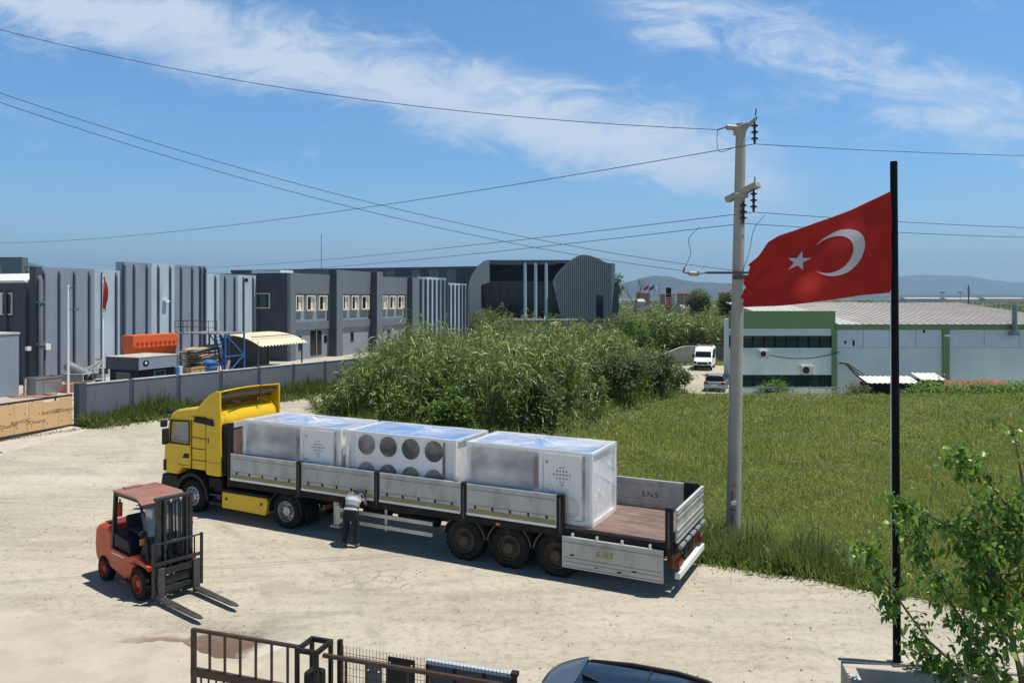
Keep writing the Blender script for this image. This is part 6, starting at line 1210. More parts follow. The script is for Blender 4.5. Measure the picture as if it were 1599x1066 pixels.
for k in range(5): MB().box(-2.02 + k * .1, -1.98 + k * .1, -.4, .4, 1.30, 1.312).build('vent_slot', M['chassis'], fk)
MB().lathe([(0, 0), (.06, 0), (.06, .05), (0, .07)], (-1.75, -.36, 1.30), 'z', 12).build('fuel_cap', M['chassis'], fk)
for y in (-.27, .27): MB().tube([(.46, y, .3), (.40, y * 1.1, .8), (.44, y, 1.25), (.42, y * .9, 1.6)], .014, 6).build('hydraulic_hose', M['rubber'], fk)
# mast
b = MB()
for y in (-.36, .36):
    sg = 1 if y > 0 else -1
    b.box(.36, .50, y - .04, y + .04, .12, 2.18); b.box(.40, .54, y - sg * .11 - .03, y - sg * .11 + .03, .14, 2.20)
ms_ = b.build('mast_rail', M['fl_grey'], fk, bevel=.008)
for y in (-.21, .21): MB().tube([(.42, y, .2), (.42, y, 1.35)], .04, 10).tube([(.42, y, 1.35), (.42, y, 2.1)], .024, 8).build('lift_cylinder', M['steel_dark'], fk, smooth=True)
MB().box(.34, .50, -.42, .42, 2.18, 2.235).box(.40, .52, -.3, .3, 1.22, 1.28).box(.36, .5, -.38, .38, .14, .26).build('mast_crossbar', M['fl_grey'], fk, bevel=.008)
for y in (-.13, -.09, .09, .13): MB().box(.46, .475, y - .014, y + .014, .5, 2.16).build('lift_chain', M['chassis'], fk)
for y in (-.11, .11): MB().lathe([(0, -.02), (.05, -.02), (.05, .02), (0, .02)], (.47, y, 2.14), 'y', 14).build('chain_pulley', M['galv'], fk)
MB().tube([(.44, .03, .5), (.40, .05, 1.2), (.44, .02, 2.1)], .018, 6).tube([(.44, -.04, .5), (.41, -.02, 1.2), (.44, -.05, 2.1)], .018, 6).build('hydraulic_hose', M['rubber'], fk)
b = MB(); b.box(.56, .62, -.52, .52, .24, .34); b.box(.56, .62, -.52, .52, .60, .70)
for y in (-.3, .3): b.box(.50, .56, y - .04, y + .04, .2, .74)
b.box(.54, .58, -.26, .26, .38, .56)
b.build('fork_carriage', M['fl_grey'], fk, bevel=.006)
b = MB()
for y in (-.55, .55): b.bar((.60, y, .18), (.60, y, 1.32), .05)
b.bar((.60, -.55, .86), (.60, .55, .86), .06); b.bar((.6, -.55, .72), (.6, .55, .72), .05)
b.tube([(.60, -.55, 1.0), (.60, -.55, 1.24), (.60, -.51, 1.29), (.60, .51, 1.29), (.60, .55, 1.24), (.60, .55, 1.0)], .018, 8)
b.bar((.60, .38, .86), (.60, .38, 1.29), .025); b.build('load_backrest', M['fl_grey'], fk)
for y in (-.40, .40):
    b = MB(); b.box(.625, .675, y - .075, y + .075, .10, .78)
    b.hexa([(.676, y - .075, .10), (2.12, y - .07, .115), (2.12, y + .07, .115), (.676, y + .075, .10)], [(.676, y - .075, .155), (2.12, y - .07, .135), (2.12, y + .07, .135), (.676, y + .075, .155)])
    b.hexa([(2.121, y - .07, .115), (2.3, y - .03, .12), (2.3, y + .03, .12), (2.121, y + .07, .115)], [(2.121, y - .07, .135), (2.3, y - .03, .132), (2.3, y + .03, .132), (2.121, y + .07, .135)])
    b.build('fork', M['fork'], fk)
for y, sg in ((-.62, -1), (.62, 1)): wheel(fk, 0, y, sg, .35, .24, 'fl_rim', 'drive')
for y, sg in ((-.56, -1), (.56, 1)): wheel(fk, -1.78, y, sg, .285, .2, 'fl_rim', 'drive')
lettering('side_marking', 'H', .07, M['white_paint'], bpy.data.objects['side_frame'], (-1.2, -.562, .62), (R(90), 0, 0), .001)

# ------------------------------------------------------------------ the man bending under the trailer board
def body(sk, edges, mats, name, subs=2):
    names = list(sk); me = bpy.data.meshes.new(name); me.from_pydata([sk[n][0] for n in names], [(names.index(a), names.index(b_)) for a, b_, _ in edges], [])
    o = bpy.data.objects.new(name, me); col.objects.link(o); sm = o.modifiers.new('skin', 'SKIN'); sm.use_smooth_shade = True
    for i, n in enumerate(names):
        r_ = sk[n][1]; me.skin_vertices[0].data[i].radius = r_ if isinstance(r_, tuple) else (r_, r_); me.skin_vertices[0].data[i].use_root = (i == 0)
    ss = o.modifiers.new('sub', 'SUBSURF'); ss.levels = subs; ss.render_levels = subs
    dg = bpy.context.evaluated_depsgraph_get(); m2 = bpy.data.meshes.new_from_object(o.evaluated_get(dg)); o.modifiers.clear(); o.data = m2
    ml = list(dict.fromkeys(e[2] for e in edges)); m2.materials.clear()
    for x in ml: m2.materials.append(mats[x])
    segs = [(Vector(sk[a][0]), Vector(sk[b_][0]), ml.index(k)) for a, b_, k in edges]
    for f in m2.polygons:
        c = f.center; best = (9, 0)
        for a, b_, k in segs:
            ab = b_ - a; t = max(0, min(1, (c - a).dot(ab) / max(ab.length_squared, 1e-9))); d = (c - a - ab * t).length
            if d < best[0]: best = (d, k)
        if c.z > .3 and c.z < 1.12 and abs(c.x) < .23 and c.y < .26 and 'shirt' in ml and ml[best[1]] in ('shirt', 'trouser'): best = (0, ml.index('trouser' if c.z + .3 * c.y < .985 else 'shirt'))
        f.material_index = best[1]; f.use_smooth = True
    return o
sk = {'pel': ((0, 0, .90), (.19, .15)), 'waist': ((0, .06, 1.05), (.20, .15)), 'chest': ((-.015, .22, 1.24), (.225, .155)), 'upper': ((-.03, .31, 1.33), (.19, .12)), 'neck': ((-.08, .40, 1.34), .055), 'headb': ((-.12, .46, 1.315), .085), 'heada': ((-.16, .53, 1.25), .088), 'chin': ((-.16, .56, 1.18), .05),
      'hipl': ((-.12, 0, .82), .125), 'kneel': ((-.15, .02, .50), .09), 'ankl': ((-.165, -.03, .11), .07), 'heell': ((-.165, -.04, .045), .042), 'toel': ((-.19, .16, .035), .036),
      'hipr': ((.12, 0, .82), .125), 'kneer': ((.15, .05, .50), .09), 'ankr': ((.16, -.01, .11), .07), 'heelr': ((.16, -.02, .045), .042), 'toer': ((.18, .18, .035), .036),
      'shl': ((-.20, .29, 1.29), .07), 'sll': ((-.235, .30, 1.14), .055), 'ell': ((-.25, .31, 1.02), .042), 'wrl': ((-.20, .45, .86), .028), 'pml': ((-.18, .50, .80), .033),
      'shr': ((.16, .29, 1.31), .07), 'slr': ((.235, .33, 1.18), .055), 'elr': ((.27, .37, 1.06), .042), 'wrr': ((.17, .52, 1.02), .028), 'pmr': ((.13, .57, 1.03), .033)}
ed = [('pel', 'waist', 'shirt'), ('waist', 'chest', 'shirt'), ('chest', 'upper', 'shirt'), ('upper', 'neck', 'skin'), ('neck', 'headb', 'hair'), ('headb', 'heada', 'hair'), ('heada', 'chin', 'skin'),
      ('pel', 'hipl', 'trouser'), ('hipl', 'kneel', 'trouser'), ('kneel', 'ankl', 'trouser'), ('ankl', 'heell', 'shoe'), ('heell', 'toel', 'shoe'), ('pel', 'hipr', 'trouser'), ('hipr', 'kneer', 'trouser'), ('kneer', 'ankr', 'trouser'), ('ankr', 'heelr', 'shoe'), ('heelr', 'toer', 'shoe'),
      ('upper', 'shl', 'shirt'), ('shl', 'sll', 'shirt'), ('sll', 'ell', 'skin'), ('ell', 'wrl', 'skin'), ('wrl', 'pml', 'skin'), ('upper', 'shr', 'shirt'), ('shr', 'slr', 'shirt'), ('slr', 'elr', 'skin'), ('elr', 'wrr', 'skin'), ('wrr', 'pmr', 'skin')]
for s_, px0, dirv, sd in (('l', Vector((-.18, .50, .80)), Vector((.25, .35, -.9)).normalized(), Vector((1, .1, .1))), ('r', Vector((.13, .57, 1.03)), Vector((-.6, .75, .1)).normalized(), Vector((.2, .2, 1)))):
    for k, L_ in enumerate((.07, .085, .09, .082, .062)):
        off_ = sd.normalized() * (k - 2) * .021
        a = px0 + off_ + dirv * (.03 if k else -.01); b_ = a + dirv * L_ * .55 + (sd.normalized() * -.035 if k == 0 else Vector((0, 0, 0))); c = b_ + (dirv * .6 + Vector((0, .2, -.5))).normalized() * L_ * .45
        for nm, q, rr in ((f'{s_}f{k}a', a, .010), (f'{s_}f{k}b', b_, .009), (f'{s_}f{k}c', c, .008)): sk[nm] = (tuple(q), rr)
        ed += [('pm' + s_, f'{s_}f{k}a', 'skin'), (f'{s_}f{k}a', f'{s_}f{k}b', 'skin'), (f'{s_}f{k}b', f'{s_}f{k}c', 'skin')]
m, nt, nd, lk, p = new_mat('striped_shirt'); t_ = nd.new('ShaderNodeTexCoord').outputs['Object']
dp = nd.new('ShaderNodeVectorMath'); dp.operation = 'DOT_PRODUCT'; lk.new(t_, dp.inputs[0]); dp.inputs[1].default_value = (0, .62, .78)
rmp = nd.new('ShaderNodeValToRGB'); mr = nd.new('ShaderNodeMapRange'); lk.new(dp.outputs['Value'], mr.inputs[0]); mr.inputs[1].default_value = .70; mr.inputs[2].default_value = 1.26; lk.new(mr.outputs[0], rmp.inputs[0])
e = rmp.color_ramp; e.interpolation = 'CONSTANT'
while len(e.elements) < 6: e.elements.new(.5)
for i, (q, c_) in enumerate(((0, (.70, .70, .72)), (.16, (.075, .08, .095)), (.30, (.26, .27, .31)), (.52, (.66, .66, .67)), (.78, (.12, .12, .14)), (.9, (.10, .10, .12)))): e.elements[i].position = q; e.elements[i].color = (*c_, 1)
lk.new(rmp.outputs[0], p.inputs['Base Color']); p.inputs['Roughness'].default_value = .85; M['shirt'] = m
pe = body(sk, ed, M, 'person', 3); pe.location = (-4.27, 20.33, .014); pe.rotation_euler = (0, 0, R(-16))
tag(pe, 'person in a white and grey striped shirt and black trousers bending under the trailer board', 'person')
# ------------------------------------------------------------------ power pole and lines
up = thing('power_pole', 'tall tapered concrete power pole with two stub arms and insulators at the meadow edge', 'power pole', (6.04, 21.0, 0))
LEAN = .22 / 11.5
def pz(z, dx=0, dy=0): return (LEAN * z + dx, dy, z)
b = MB(); b.tube([pz(-.1), pz(3), pz(6), pz(9), pz(11.35)], [.195, .18, .163, .146, .132], 20); b.build('shaft', M['concrete_pole'], up, smooth=True)
m1 = MB().hexa([pz(11.05, -.16, -.16), pz(11.1, .12, -.16), pz(11.1, .12, .16), pz(11.05, -.16, .16)], [pz(11.25, -.18, -.17), pz(11.38, .14, -.17), pz(11.38, .14, .17), pz(11.25, -.18, .17)])
m1.hexa([pz(11.12, .08, -.12), pz(11.30, .22, -.70), pz(11.30, .22, -.50), pz(11.12, .08, .08)], [pz(11.28, .08, -.12), pz(11.42, .23, -.70), pz(11.42, .23, -.50), pz(11.30, .08, .08)])
m1.build('top_arm', M['concrete_pole'], up, bevel=.02)
MB().tube([pz(11.45, .22, -.55), pz(11.62, .24, -.55)], .018, 6).build('top_pin', M['steel_dark'], up)
m1 = MB().bar(pz(9.32, -.24, .35), pz(9.62, .33, -.55), .21, .16); m1.box(-.19 + .18, .19 + .18, -.19, .19, 9.32, 9.45); m1.build('middle_arm', M['concrete_pole'], up, bevel=.02)
MB().tube([pz(9.66, .26, -.45), pz(9.84, .27, -.45)], .016, 6).build('arm_pin', M['steel_dark'], up)
def insul(p, n=3, dz=.17, r=.1, mt='brown_insul'):
    b = MB(); p = Vector(p); prof = []
    for k in range(n): z = -.08 - k * dz; prof += [(.03, z), (r, z - .04), (r * .95, z - .06), (.04, z - .07), (.03, z - dz + .01)]
    b.lathe([(0, 0), (.02, 0)] + prof + [(.02, -.1 - n * dz), (0, -.1 - n * dz)], p, 'z', 14); o = b.build('insulator', M[mt], up, smooth=True); return p + Vector((0, 0, -.1 - n * dz))
i1 = insul(pz(11.30, .20, -.55), 3, .17); i2 = insul(pz(9.5, .24, -.45), 3, .17); i3 = insul(pz(9.22, .04, -.22), 3, .17)
b = MB(); b.bar(pz(7.28, -.92, -.18), pz(7.28, .42, -.18), .07, .06); b.bar(pz(7.16, -.2, -.19), pz(7.16, .2, -.19), .03, .12); b.build('lower_bracket', M['steel_dark'], up)
t0 = Vector(pz(11.22, -.16, -.1)); b = MB(); b.tube([t0, t0 + Vector((-.26, 0, .02))], .075, 10); b.build('strain_insulator', M['tan_insul'], up, smooth=True); MB().tube([t0 + Vector((-.26, 0, .02)), t0 + Vector((-.5, 0, -.05))], .022, 6).build('strain_clamp', M['steel_dark'], up)
l0 = Vector(pz(7.28, -.92, -.18)); MB().tube([l0, l0 + Vector((-.2, 0, -.03))], .02, 6).tube([l0 + Vector((-.46, 0, -.02)), l0 + Vector((-.62, 0, .02)), l0 + Vector((-.58, 0, .12))], .03, 6).build('strain_clamp', M['steel_dark'], up)
MB().tube([l0 + Vector((-.2, 0, -.03)), l0 + Vector((-.46, 0, -.02))], .065, 10).build('strain_insulator', M['tan_insul'], up, smooth=True)
b = MB()
for z, c_ in ((1.55, 0), (1.25, 1)): pass
MB().lathe([(.0, 0), (.055, 0)], (LEAN * 1.55 - .05, -.195, 1.52), 'y', 14).build('orange_mark', M['orange_mach'], up, recalc=False)
MB().box(-.09, -.06, -.20, -.185, 1.1, 1.38).box(-.14, .03, -.205, -.188, .86, .885).box(-.09, -.06, -.205, -.188, .35, .75).build('painted_mark', M['rust'], up)
MB().box(-.11, .03, -.21, -.19, 1.0, 1.1).build('torn_notice', M['white_paint'], up)
UPO = Vector((6.04, 21.0, 0))
def wire(name, p, q, sag, label, r=.009, n=40, group='overhead power lines'):
    p = Vector(p); q = Vector(q); b = MB(); r = r * .68
    b.tube([p.lerp(q, t) + Vector((0, 0, -4 * sag * t * (1 - t))) for t in np.linspace(0, 1, n)], r, 6)
    o = b.build(name, M['wire'], None, smooth=True); return tag(o, label, 'power line', group)
top = UPO + t0 + Vector((-.5, 0, -.05))
wire('power_line', top, (-20, 26, 16.4), .75, 'topmost wire, leaving the pole head to the upper left edge', .015)
wire('power_line', UPO + i1, (-62, 73, 12.6), 1.6, 'wire rising from the far left to the upper insulator, crossing the twin wires', .016)
wire('power_line', UPO + i2, (-70, 120, 12.7), 1.5, 'upper of two nearly level wires over the factory roof', .015)
wire('power_line', UPO + i3, (-66, 126, 12.4), 1.5, 'lower of two nearly level wires over the factory roof', .015)
wire('power_line', UPO + l0 + Vector((-.6, 0, .05)), (-15.5, 15.8, 12.45), .72, 'lower strand of the twin wires sweeping down to the pole bracket', .012)
wire('power_line', UPO + Vector((0, -.15, 7.34)), (-15.4, 15.75, 12.58), .76, 'upper strand of the twin wires sweeping down to the pole shaft', .012)
wire('power_line', UPO + i1, (40, 42, 14.6), .3, 'topmost wire to the right of the pole', .014)
wire('power_line', UPO + i2, (40, 42, 10.5), .3, 'upper of the two lower wires right of the pole, passing behind the flag', .014)
wire('power_line', UPO + i3, (40, 42, 10.05), .3, 'lowest wire right of the pole, passing behind the flag', .014)
def jumper(label, pts, r=.011):
    b = MB(); P_ = [Vector(q) for q in pts]; out = []; r = .008
    for i in range(len(P_) - 1):
        for t in np.linspace(0, 1, 8)[:-1] if i < len(P_) - 2 else np.linspace(0, 1, 8):
            p0 = P_[max(i - 1, 0)]; p1 = P_[i]; p2 = P_[i + 1]; p3 = P_[min(i + 2, len(P_) - 1)]
            out.append(.5 * ((2 * p1) + (-p0 + p2) * t + (2 * p0 - 5 * p1 + 4 * p2 - p3) * t * t + (-p0 + 3 * p1 - 3 * p2 + p3) * t ** 3))
    b.tube(out, r, 6); o = b.build('jumper_wire', M['wire'], None, smooth=True); tag(o, label, 'jumper wire', 'jumper wires on the pole')
jumper('short looped jumper wire under the pole head', [top, top + Vector((-.02, 0, -.3)), top + Vector((.05, 0, -.6)), UPO + Vector((-.12, -.3, 10.62))])
jumper('long jumper wire hanging left of the shaft down to the strain insulator', [UPO + Vector((-.95, -.18, 8.52)), UPO + Vector((-1.25, -.18, 8.2)), UPO + Vector((-1.2, -.18, 7.8)), UPO + l0 + Vector((-.6, 0, .1))])
jumper('jumper wire right of the shaft between the lower wire and the bracket', [UPO + Vector((.95, .2, 8.88)), UPO + Vector((.6, .05, 8.5)), UPO + Vector((.4, -.1, 7.8)), UPO + Vector((.2, -.18, 7.3))])

# ------------------------------------------------------------------ flagpole on the planter, and the flag
PL0 = Vector((4.63, 10.83, 0)); PA = R(-11.5)
plt = thing('brick_planter', 'pale rendered planter with flat rim at the bottom right corner under the flagpole', 'planter', PL0, PA)
b = MB(); b.box(0, 5.5, -.17, 0, 0, 1.5); b.box(0, .16, -1.3, -.172, 0, 1.5); b.box(.162, 5.5, -1.3, -1.12, 0, 1.3); b.build('wall', M['concrete'], plt, bevel=.015)
MB().box(.162, 5.5, -1.118, -.172, 0, 1.12).build('soil', M['soil'], plt); MB().box(-.03, 5.5, -.02, .03, 1.505, 1.53).build('rim_edge', M['g_bay'], plt)
fpx = Vector((5.37, 10.72, 0))
fp = thing('flagpole', 'tall dark painted flagpole standing on the planter rim', 'flagpole', fpx + Vector((0, 0, 1.50)))
MB().tube([(0, 0, 0), (-.02, 0, 3.5), (-.045, 0, 7.0)], [.053, .051, .048], 16).build('shaft', M['pole_navy'], fp, smooth=True)
MB().box(-.1, .1, -.1, .1, 0, .015).build('base_plate', M['steel_dark'], fp); MB().tube([(-.085, -.02, 1.0), (-.10, -.03, 3.6), (-.10, -.02, 5.2)], .006, 5).build('halyard', M['white_steel'], fp)
YF = 10.7
HX = (1393 - CXP) / FPX * YF; 
def P2(px, py): return ((px - CXP) / FPX * YF, CAM_H + (HOR - py) / FPX * YF)
tops = [(0, 298), (.14, 312), (.28, 327), (.42, 339), (.56, 350), (.68, 359), (.78, 366), (.86, 376), (.92, 396), (1.0, 412)]
bots = [(0, 457), (.2, 461), (.4, 468), (.6, 473), (.8, 478), (1.0, 480)]
def cloth(a, bb):
    px = 1393 - 218 * (a ** 1.0) + (6 * math.sin(a * 9) * .3)
    if a > .78: px += (bb - .5) * 10 * ((a - .78) / .22) ** 1.2
    ty = np.interp(a, [q[0] for q in tops], [q[1] for q in tops]); by = np.interp(a, [q[0] for q in bots], [q[1] for q in bots])
    py = by + (ty - by) * bb
    y = .145 * math.sin(a * 7.6 + bb * .9) * a ** .7 + .045 * math.sin(a * 15.5 - bb * 1.6 + .6) * a + .24 * a + .007 * math.sin(bb * 15 + a * 5) + .05 * math.sin((a + bb * .55) * 8.5) * (1 - a) * a * 3
    if a > .95: px += 2.2 * (math.sin(bb * 17) + .6 * math.sin(bb * 41 + 1)) * (a - .95) / .05
    if a > .76: y -= .16 * ((a - .76) / .24) * max(0, bb - .62) / .38; 
    X, Z = P2(px, py)
    return Vector((X, YF + y, Z))
m, nt, nd, lk, p = new_mat('flag_cloth'); t_ = nd.new('ShaderNodeTexCoord').outputs['Object']
cc = ramp(nd, lk, tnoise(nd, lk, t_, 2.5, 5, .6), [(.3, (.40, .024, .018)), (.7, (.52, .034, .024))]); lk.new(cc, p.inputs['Base Color']); p.inputs['Roughness'].default_value = .75; p.inputs['Specular IOR Level'].default_value = .2
tb = nd.new('ShaderNodeBsdfTranslucent'); lk.new(cc, tb.inputs[0]); ms = nd.new('ShaderNodeMixShader'); ms.inputs[0].default_value = .30; lk.new(p.outputs[0], ms.inputs[1]); lk.new(tb.outputs[0], ms.inputs[2]); lk.new(ms.outputs[0], nd['Material Output'].inputs['Surface'])
wv = nd.new('ShaderNodeBump'); wv.inputs['Strength'].default_value = .3; wv.inputs['Distance'].default_value = .02; lk.new(tnoise(nd, lk, t_, 6, 5, .6, (1, 1, .5)), wv.inputs['Height']); lk.new(wv.outputs[0], p.inputs['Normal'])
M['flag_red'] = m
m, nt, nd, lk, p = new_mat('flag_white'); p.inputs['Base Color'].default_value = (.62, .60, .62, 1); p.inputs['Roughness'].default_value = .8
tb = nd.new('ShaderNodeBsdfTranslucent'); tb.inputs[0].default_value = (.62, .6, .62, 1); ms = nd.new('ShaderNodeMixShader'); ms.inputs[0].default_value = .3; lk.new(p.outputs[0], ms.inputs[1]); lk.new(tb.outputs[0], ms.inputs[2]); lk.new(ms.outputs[0], nd['Material Output'].inputs['Surface']); M['flag_white'] = m
FO = Vector((HX, YF, CAM_H)); fl_ = thing('red_flag', 'large red flag with white crescent and star blowing left from the dark flagpole', 'flag', FO)
b = MB(); b.grid(lambda u, v: cloth(u, v) - FO, 110, 80); cl_ = b.build('cloth', M['flag_red'], fl_, smooth=True, recalc=False); sd = cl_.modifiers.new('t', 'SOLIDIFY'); sd.thickness = .004; sd.offset = 0
def emblem(name, pts, rings_to=None):
    # pts: polygon in flag widths (metres along the fly, metres up); filled finely so it follows the cloth
    bm = bmesh.new(); vs_ = [bm.verts.new((x, y, 0)) for x, y in pts]; f = bm.faces.new(vs_); bmesh.ops.triangulate(bm, faces=[f]); 
    bmesh.ops.subdivide_edges(bm, edges=bm.edges[:], cuts=3, use_grid_fill=True); bmesh.ops.triangulate(bm, faces=bm.faces[:])
    co = [v.co.copy() for v in bm.verts]; out = MB(); fs_ = [tuple(v.index for v in f.verts) for f in bm.faces]; bm.verts.index_update(); fs_ = [tuple(v.index for v in f.verts) for f in bm.faces]; bm.free()
    for sg in (-1, 1):
        vs2 = []
        for c_ in co:
            a, bb = c_.x / 2.03, c_.y / 1.42; e = 1e-3; q = cloth(a, bb); n = (cloth(a + e, bb) - q).cross(cloth(a, bb + e) - q).normalized(); n = n if n.y < 0 else -n
            vs2.append(q + n * (.006 * -sg) - FO)
        out.add(vs2, fs_)
    return out.build(name, M['flag_white'], fl_, smooth=True, recalc=False)
Gh = 1.42; cc0 = (.37 * 2.03, .545 * Gh)
R1, R2, dx = .265 * Gh, .214 * Gh, .068 * Gh
# outer arc and inner arc meet where the circles cross
xi = (R1 ** 2 - R2 ** 2 + dx ** 2) / (2 * dx); th1 = math.acos(max(-1, min(1, xi / R1))); th2 = math.acos(max(-1, min(1, (xi - dx) / R2)))
def outer_arc(s): t = th1 + (2 * math.pi - 2 * th1) * s; return cc0[0] + R1 * math.cos(t), cc0[1] + R1 * math.sin(t)
def inner_arc(s): t = th2 + (2 * math.pi - 2 * th2) * s; return cc0[0] + dx + R2 * math.cos(t), cc0[1] + R2 * math.sin(t)
def crescent(fo, fi):
    out = MB()
    for sg in (-1, 1):
        def g(u, v):
            (x0, y0), (x1, y1) = fo(u), fi(u); x, y = x0 + (x1 - x0) * v, y0 + (y1 - y0) * v; a, bb = x / 2.03, y / 1.42; e = 1e-3
            q = cloth(a, bb); n = (cloth(a + e, bb) - q).cross(cloth(a, bb + e) - q).normalized(); n = n if n.y < 0 else -n
            return q + n * (-.006 * sg) - FO
        out.grid(g, 64, 6)
    return out.build('crescent', M['flag_white'], fl_, smooth=True, recalc=False)
outer = [(cc0[0] + R1 * math.cos(t), cc0[1] + R1 * math.sin(t)) for t in np.linspace(th1, 2 * math.pi - th1, 48)]
inner = [(cc0[0] + dx + R2 * math.cos(t), cc0[1] + R2 * math.sin(t)) for t in np.linspace(2 * math.pi - th2, th2, 44)][1:-1]
crescent(outer_arc, inner_arc)
sc = (.645 * 2.03, .565 * Gh); rs = .135 * Gh
emblem('star', [(sc[0] + (rs if k % 2 == 0 else rs * .382) * math.cos(math.pi + k * math.pi / 5), sc[1] + (rs if k % 2 == 0 else rs * .382) * math.sin(math.pi + k * math.pi / 5)) for k in range(10)])
# narrow red banner in the yard
bp_ = thing('banner_pole', 'slim white pole carrying the narrow drooping red flag in the yard', 'flagpole', (-26.4, 49.6, 0)); MB().tube([(0, 0, 0), (0, 0, 4.5), (0, 0, 8.1)], [.07, .06, .045], 10).build('shaft', M['white_paint'], bp_, smooth=True); MB().box(-.14, .14, -.14, .14, 0, .06).build('foot_plate', M['steel_dark'], bp_)
bn_ = thing('drooping_flag', 'narrow drooping red flag hanging against the factory wall', 'flag', (-26.4, 49.6, 0)); b = MB()
b.grid(lambda u, v: (.05 + u * (.20 + .06 * math.sin(v * 5)), -.05 + .12 * math.sin(u * 6 + v * 4), 8.0 - v * 2.0 - u * .35 + .05 * math.sin(v * 9)), 10, 16); c_ = b.build('cloth', M['flag_red'], bn_, smooth=True, recalc=False); sd = c_.modifiers.new('t', 'SOLIDIFY'); sd.thickness = .01

# ------------------------------------------------------------------ iron gate and mesh fence at the bottom edge
G0 = Vector((-4.63, 11.18, 0)); GA = math.atan2(-1.5, 4.55)
ig = thing('iron_gate', 'rusty brown iron sliding gate with thin bars at the bottom of the picture', 'gate', G0, GA)
b = MB(); b.box(-.03, .03, -.03, .03, .1, 1.80); b.box(.03, 1.82, -.025, .025, 1.76, 1.80); b.box(2.16, 4.75, -.025, .025, 1.70, 1.745); b.box(-.03, 1.82, -.035, .035, 1.12, 1.23); b.box(.03, 1.82, -.03, .03, .12, .2); b.box(2.16, 4.75, -.03, .03, .12, .2); b.box(4.70, 4.75, -.025, .025, .2, 1.70); b.build('gate_frame', M['gate_brown'], ig)
for k in range(1, 7): MB().box(.02 + k * .262 - .014, .02 + k * .262 + .014, -.014, .014, 1.23, 1.76).build('upper_bar', M['gate_brown'], ig)
for k in range(1, 14): MB().box(k * .131 - .01, k * .131 + .01, -.01, .01, .2, 1.12).build('lower_bar', M['gate_black'], ig)
for k in range(1, 9): MB().box(2.2 + k * .31 - .014, 2.2 + k * .31 + .014, -.014, .014, .2, 1.70).build('upper_bar', M['gate_brown'], ig)
gc = thing('gate_guide', 'open black square tube tower guiding the iron gate', 'gate post', G0 + Vector((math.cos(GA) * 1.84, math.sin(GA) * 1.84, 0)), GA); b = MB()
for x in (0, .30):
    for y in (-.18, .18): b.box(x, x + .05, y - .025, y + .025, 0, 1.86)
for y in (-.18, .18): b.box(.052, .298, y - .024, y + .024, 1.80, 1.86); b.box(.052, .298, y - .024, y + .024, 1.0, 1.05)
for x in (0, .30): b.box(x + .001, x + .049, -.153, .153, 1.80, 1.86)
b.build('tube_frame', M['gate_black'], gc); mo = MB().box(.06, .30, -.10, .12, .55, 1.5).build('motor_cover', M['black_plastic'], gc, bevel=.04); MB().box(.02, .34, -.15, .15, .0, .55).build('motor_base', M['concrete'], gc)
mf = thing('mesh_fence', 'black welded wire mesh fence panel standing behind the iron gate', 'fence', G0 + Vector((.33 + math.cos(GA) * 2.02, .1 + math.sin(GA) * 2.02, 0)), GA); b = MB()
b.box(-.03, .03, -.03, .03, 0, 1.87); b.build('post', M['gate_black'], mf); MB().box(2.52, 2.57, -.03, .03, 0, 1.76).build('post', M['gate_black'], mf); MB().box(2.50, 2.59, -.05, .05, 1.761, 1.81).build('post_cap', M['gate_black'], mf)
b = MB()
for k in range(1, 49): b.box(k * .051 - .0025, k * .051 + .0025, -.0025, .0025, .1, 1.80)
for z in np.arange(.2, 1.8, .1): b.box(.0, 2.52, -.0065, -.0025, z - .0025, z + .0025)
b.tube([(0, -.03, 1.68), (2.52, -.03, 1.68)], .004, 4); b.build('wire_mesh', M['gate_black'], mf)
for (x0, x1, z0, z1, mt, nm, lb, dy) in ((.72, 1.12, 1.30, 1.73, 'unit_dark', 'black_board', 'plain black board tied to the mesh fence', .03), (.36, .60, .85, 1.55, 'g_block', 'grey_sheet', 'grey sheet leaning behind the mesh fence left of the black board', .08)):
    t = thing(nm, lb, 'board', mf.location.copy(), GA); MB().box(x0, x1, dy, dy + .015, z0, z1).build('panel', M[mt], t)
    MB().box(x0 + .03, x0 + .045, dy - .035, dy, z1 - .08, z1 - .065).box(x1 - .045, x1 - .03, dy - .035, dy, z1 - .08, z1 - .065).build('tie', M['white_steel'], t)
sg = thing('roadside_board', 'dark panelled board with pale blue top edge behind the mesh fence', 'board', mf.location.copy(), GA); MB().box(1.24, 2.5, .14, .18, .5, 1.66).build('panel', M['fin'], sg); MB().box(1.24, 2.5, .13, .2, 1.662, 1.71).build('top_edge', M['g_light'], sg); b = MB()
for x in (1.24, 1.64, 2.06, 2.46): b.box(x, x + .035, .115, .139, .5, 1.66)
b.build('divider', M['blue_black'], sg); b = MB()
for x in (1.3, 2.4): b.box(x, x + .05, .181, .23, 0, 1.6)
b.build('leg', M['gate_black'], sg)

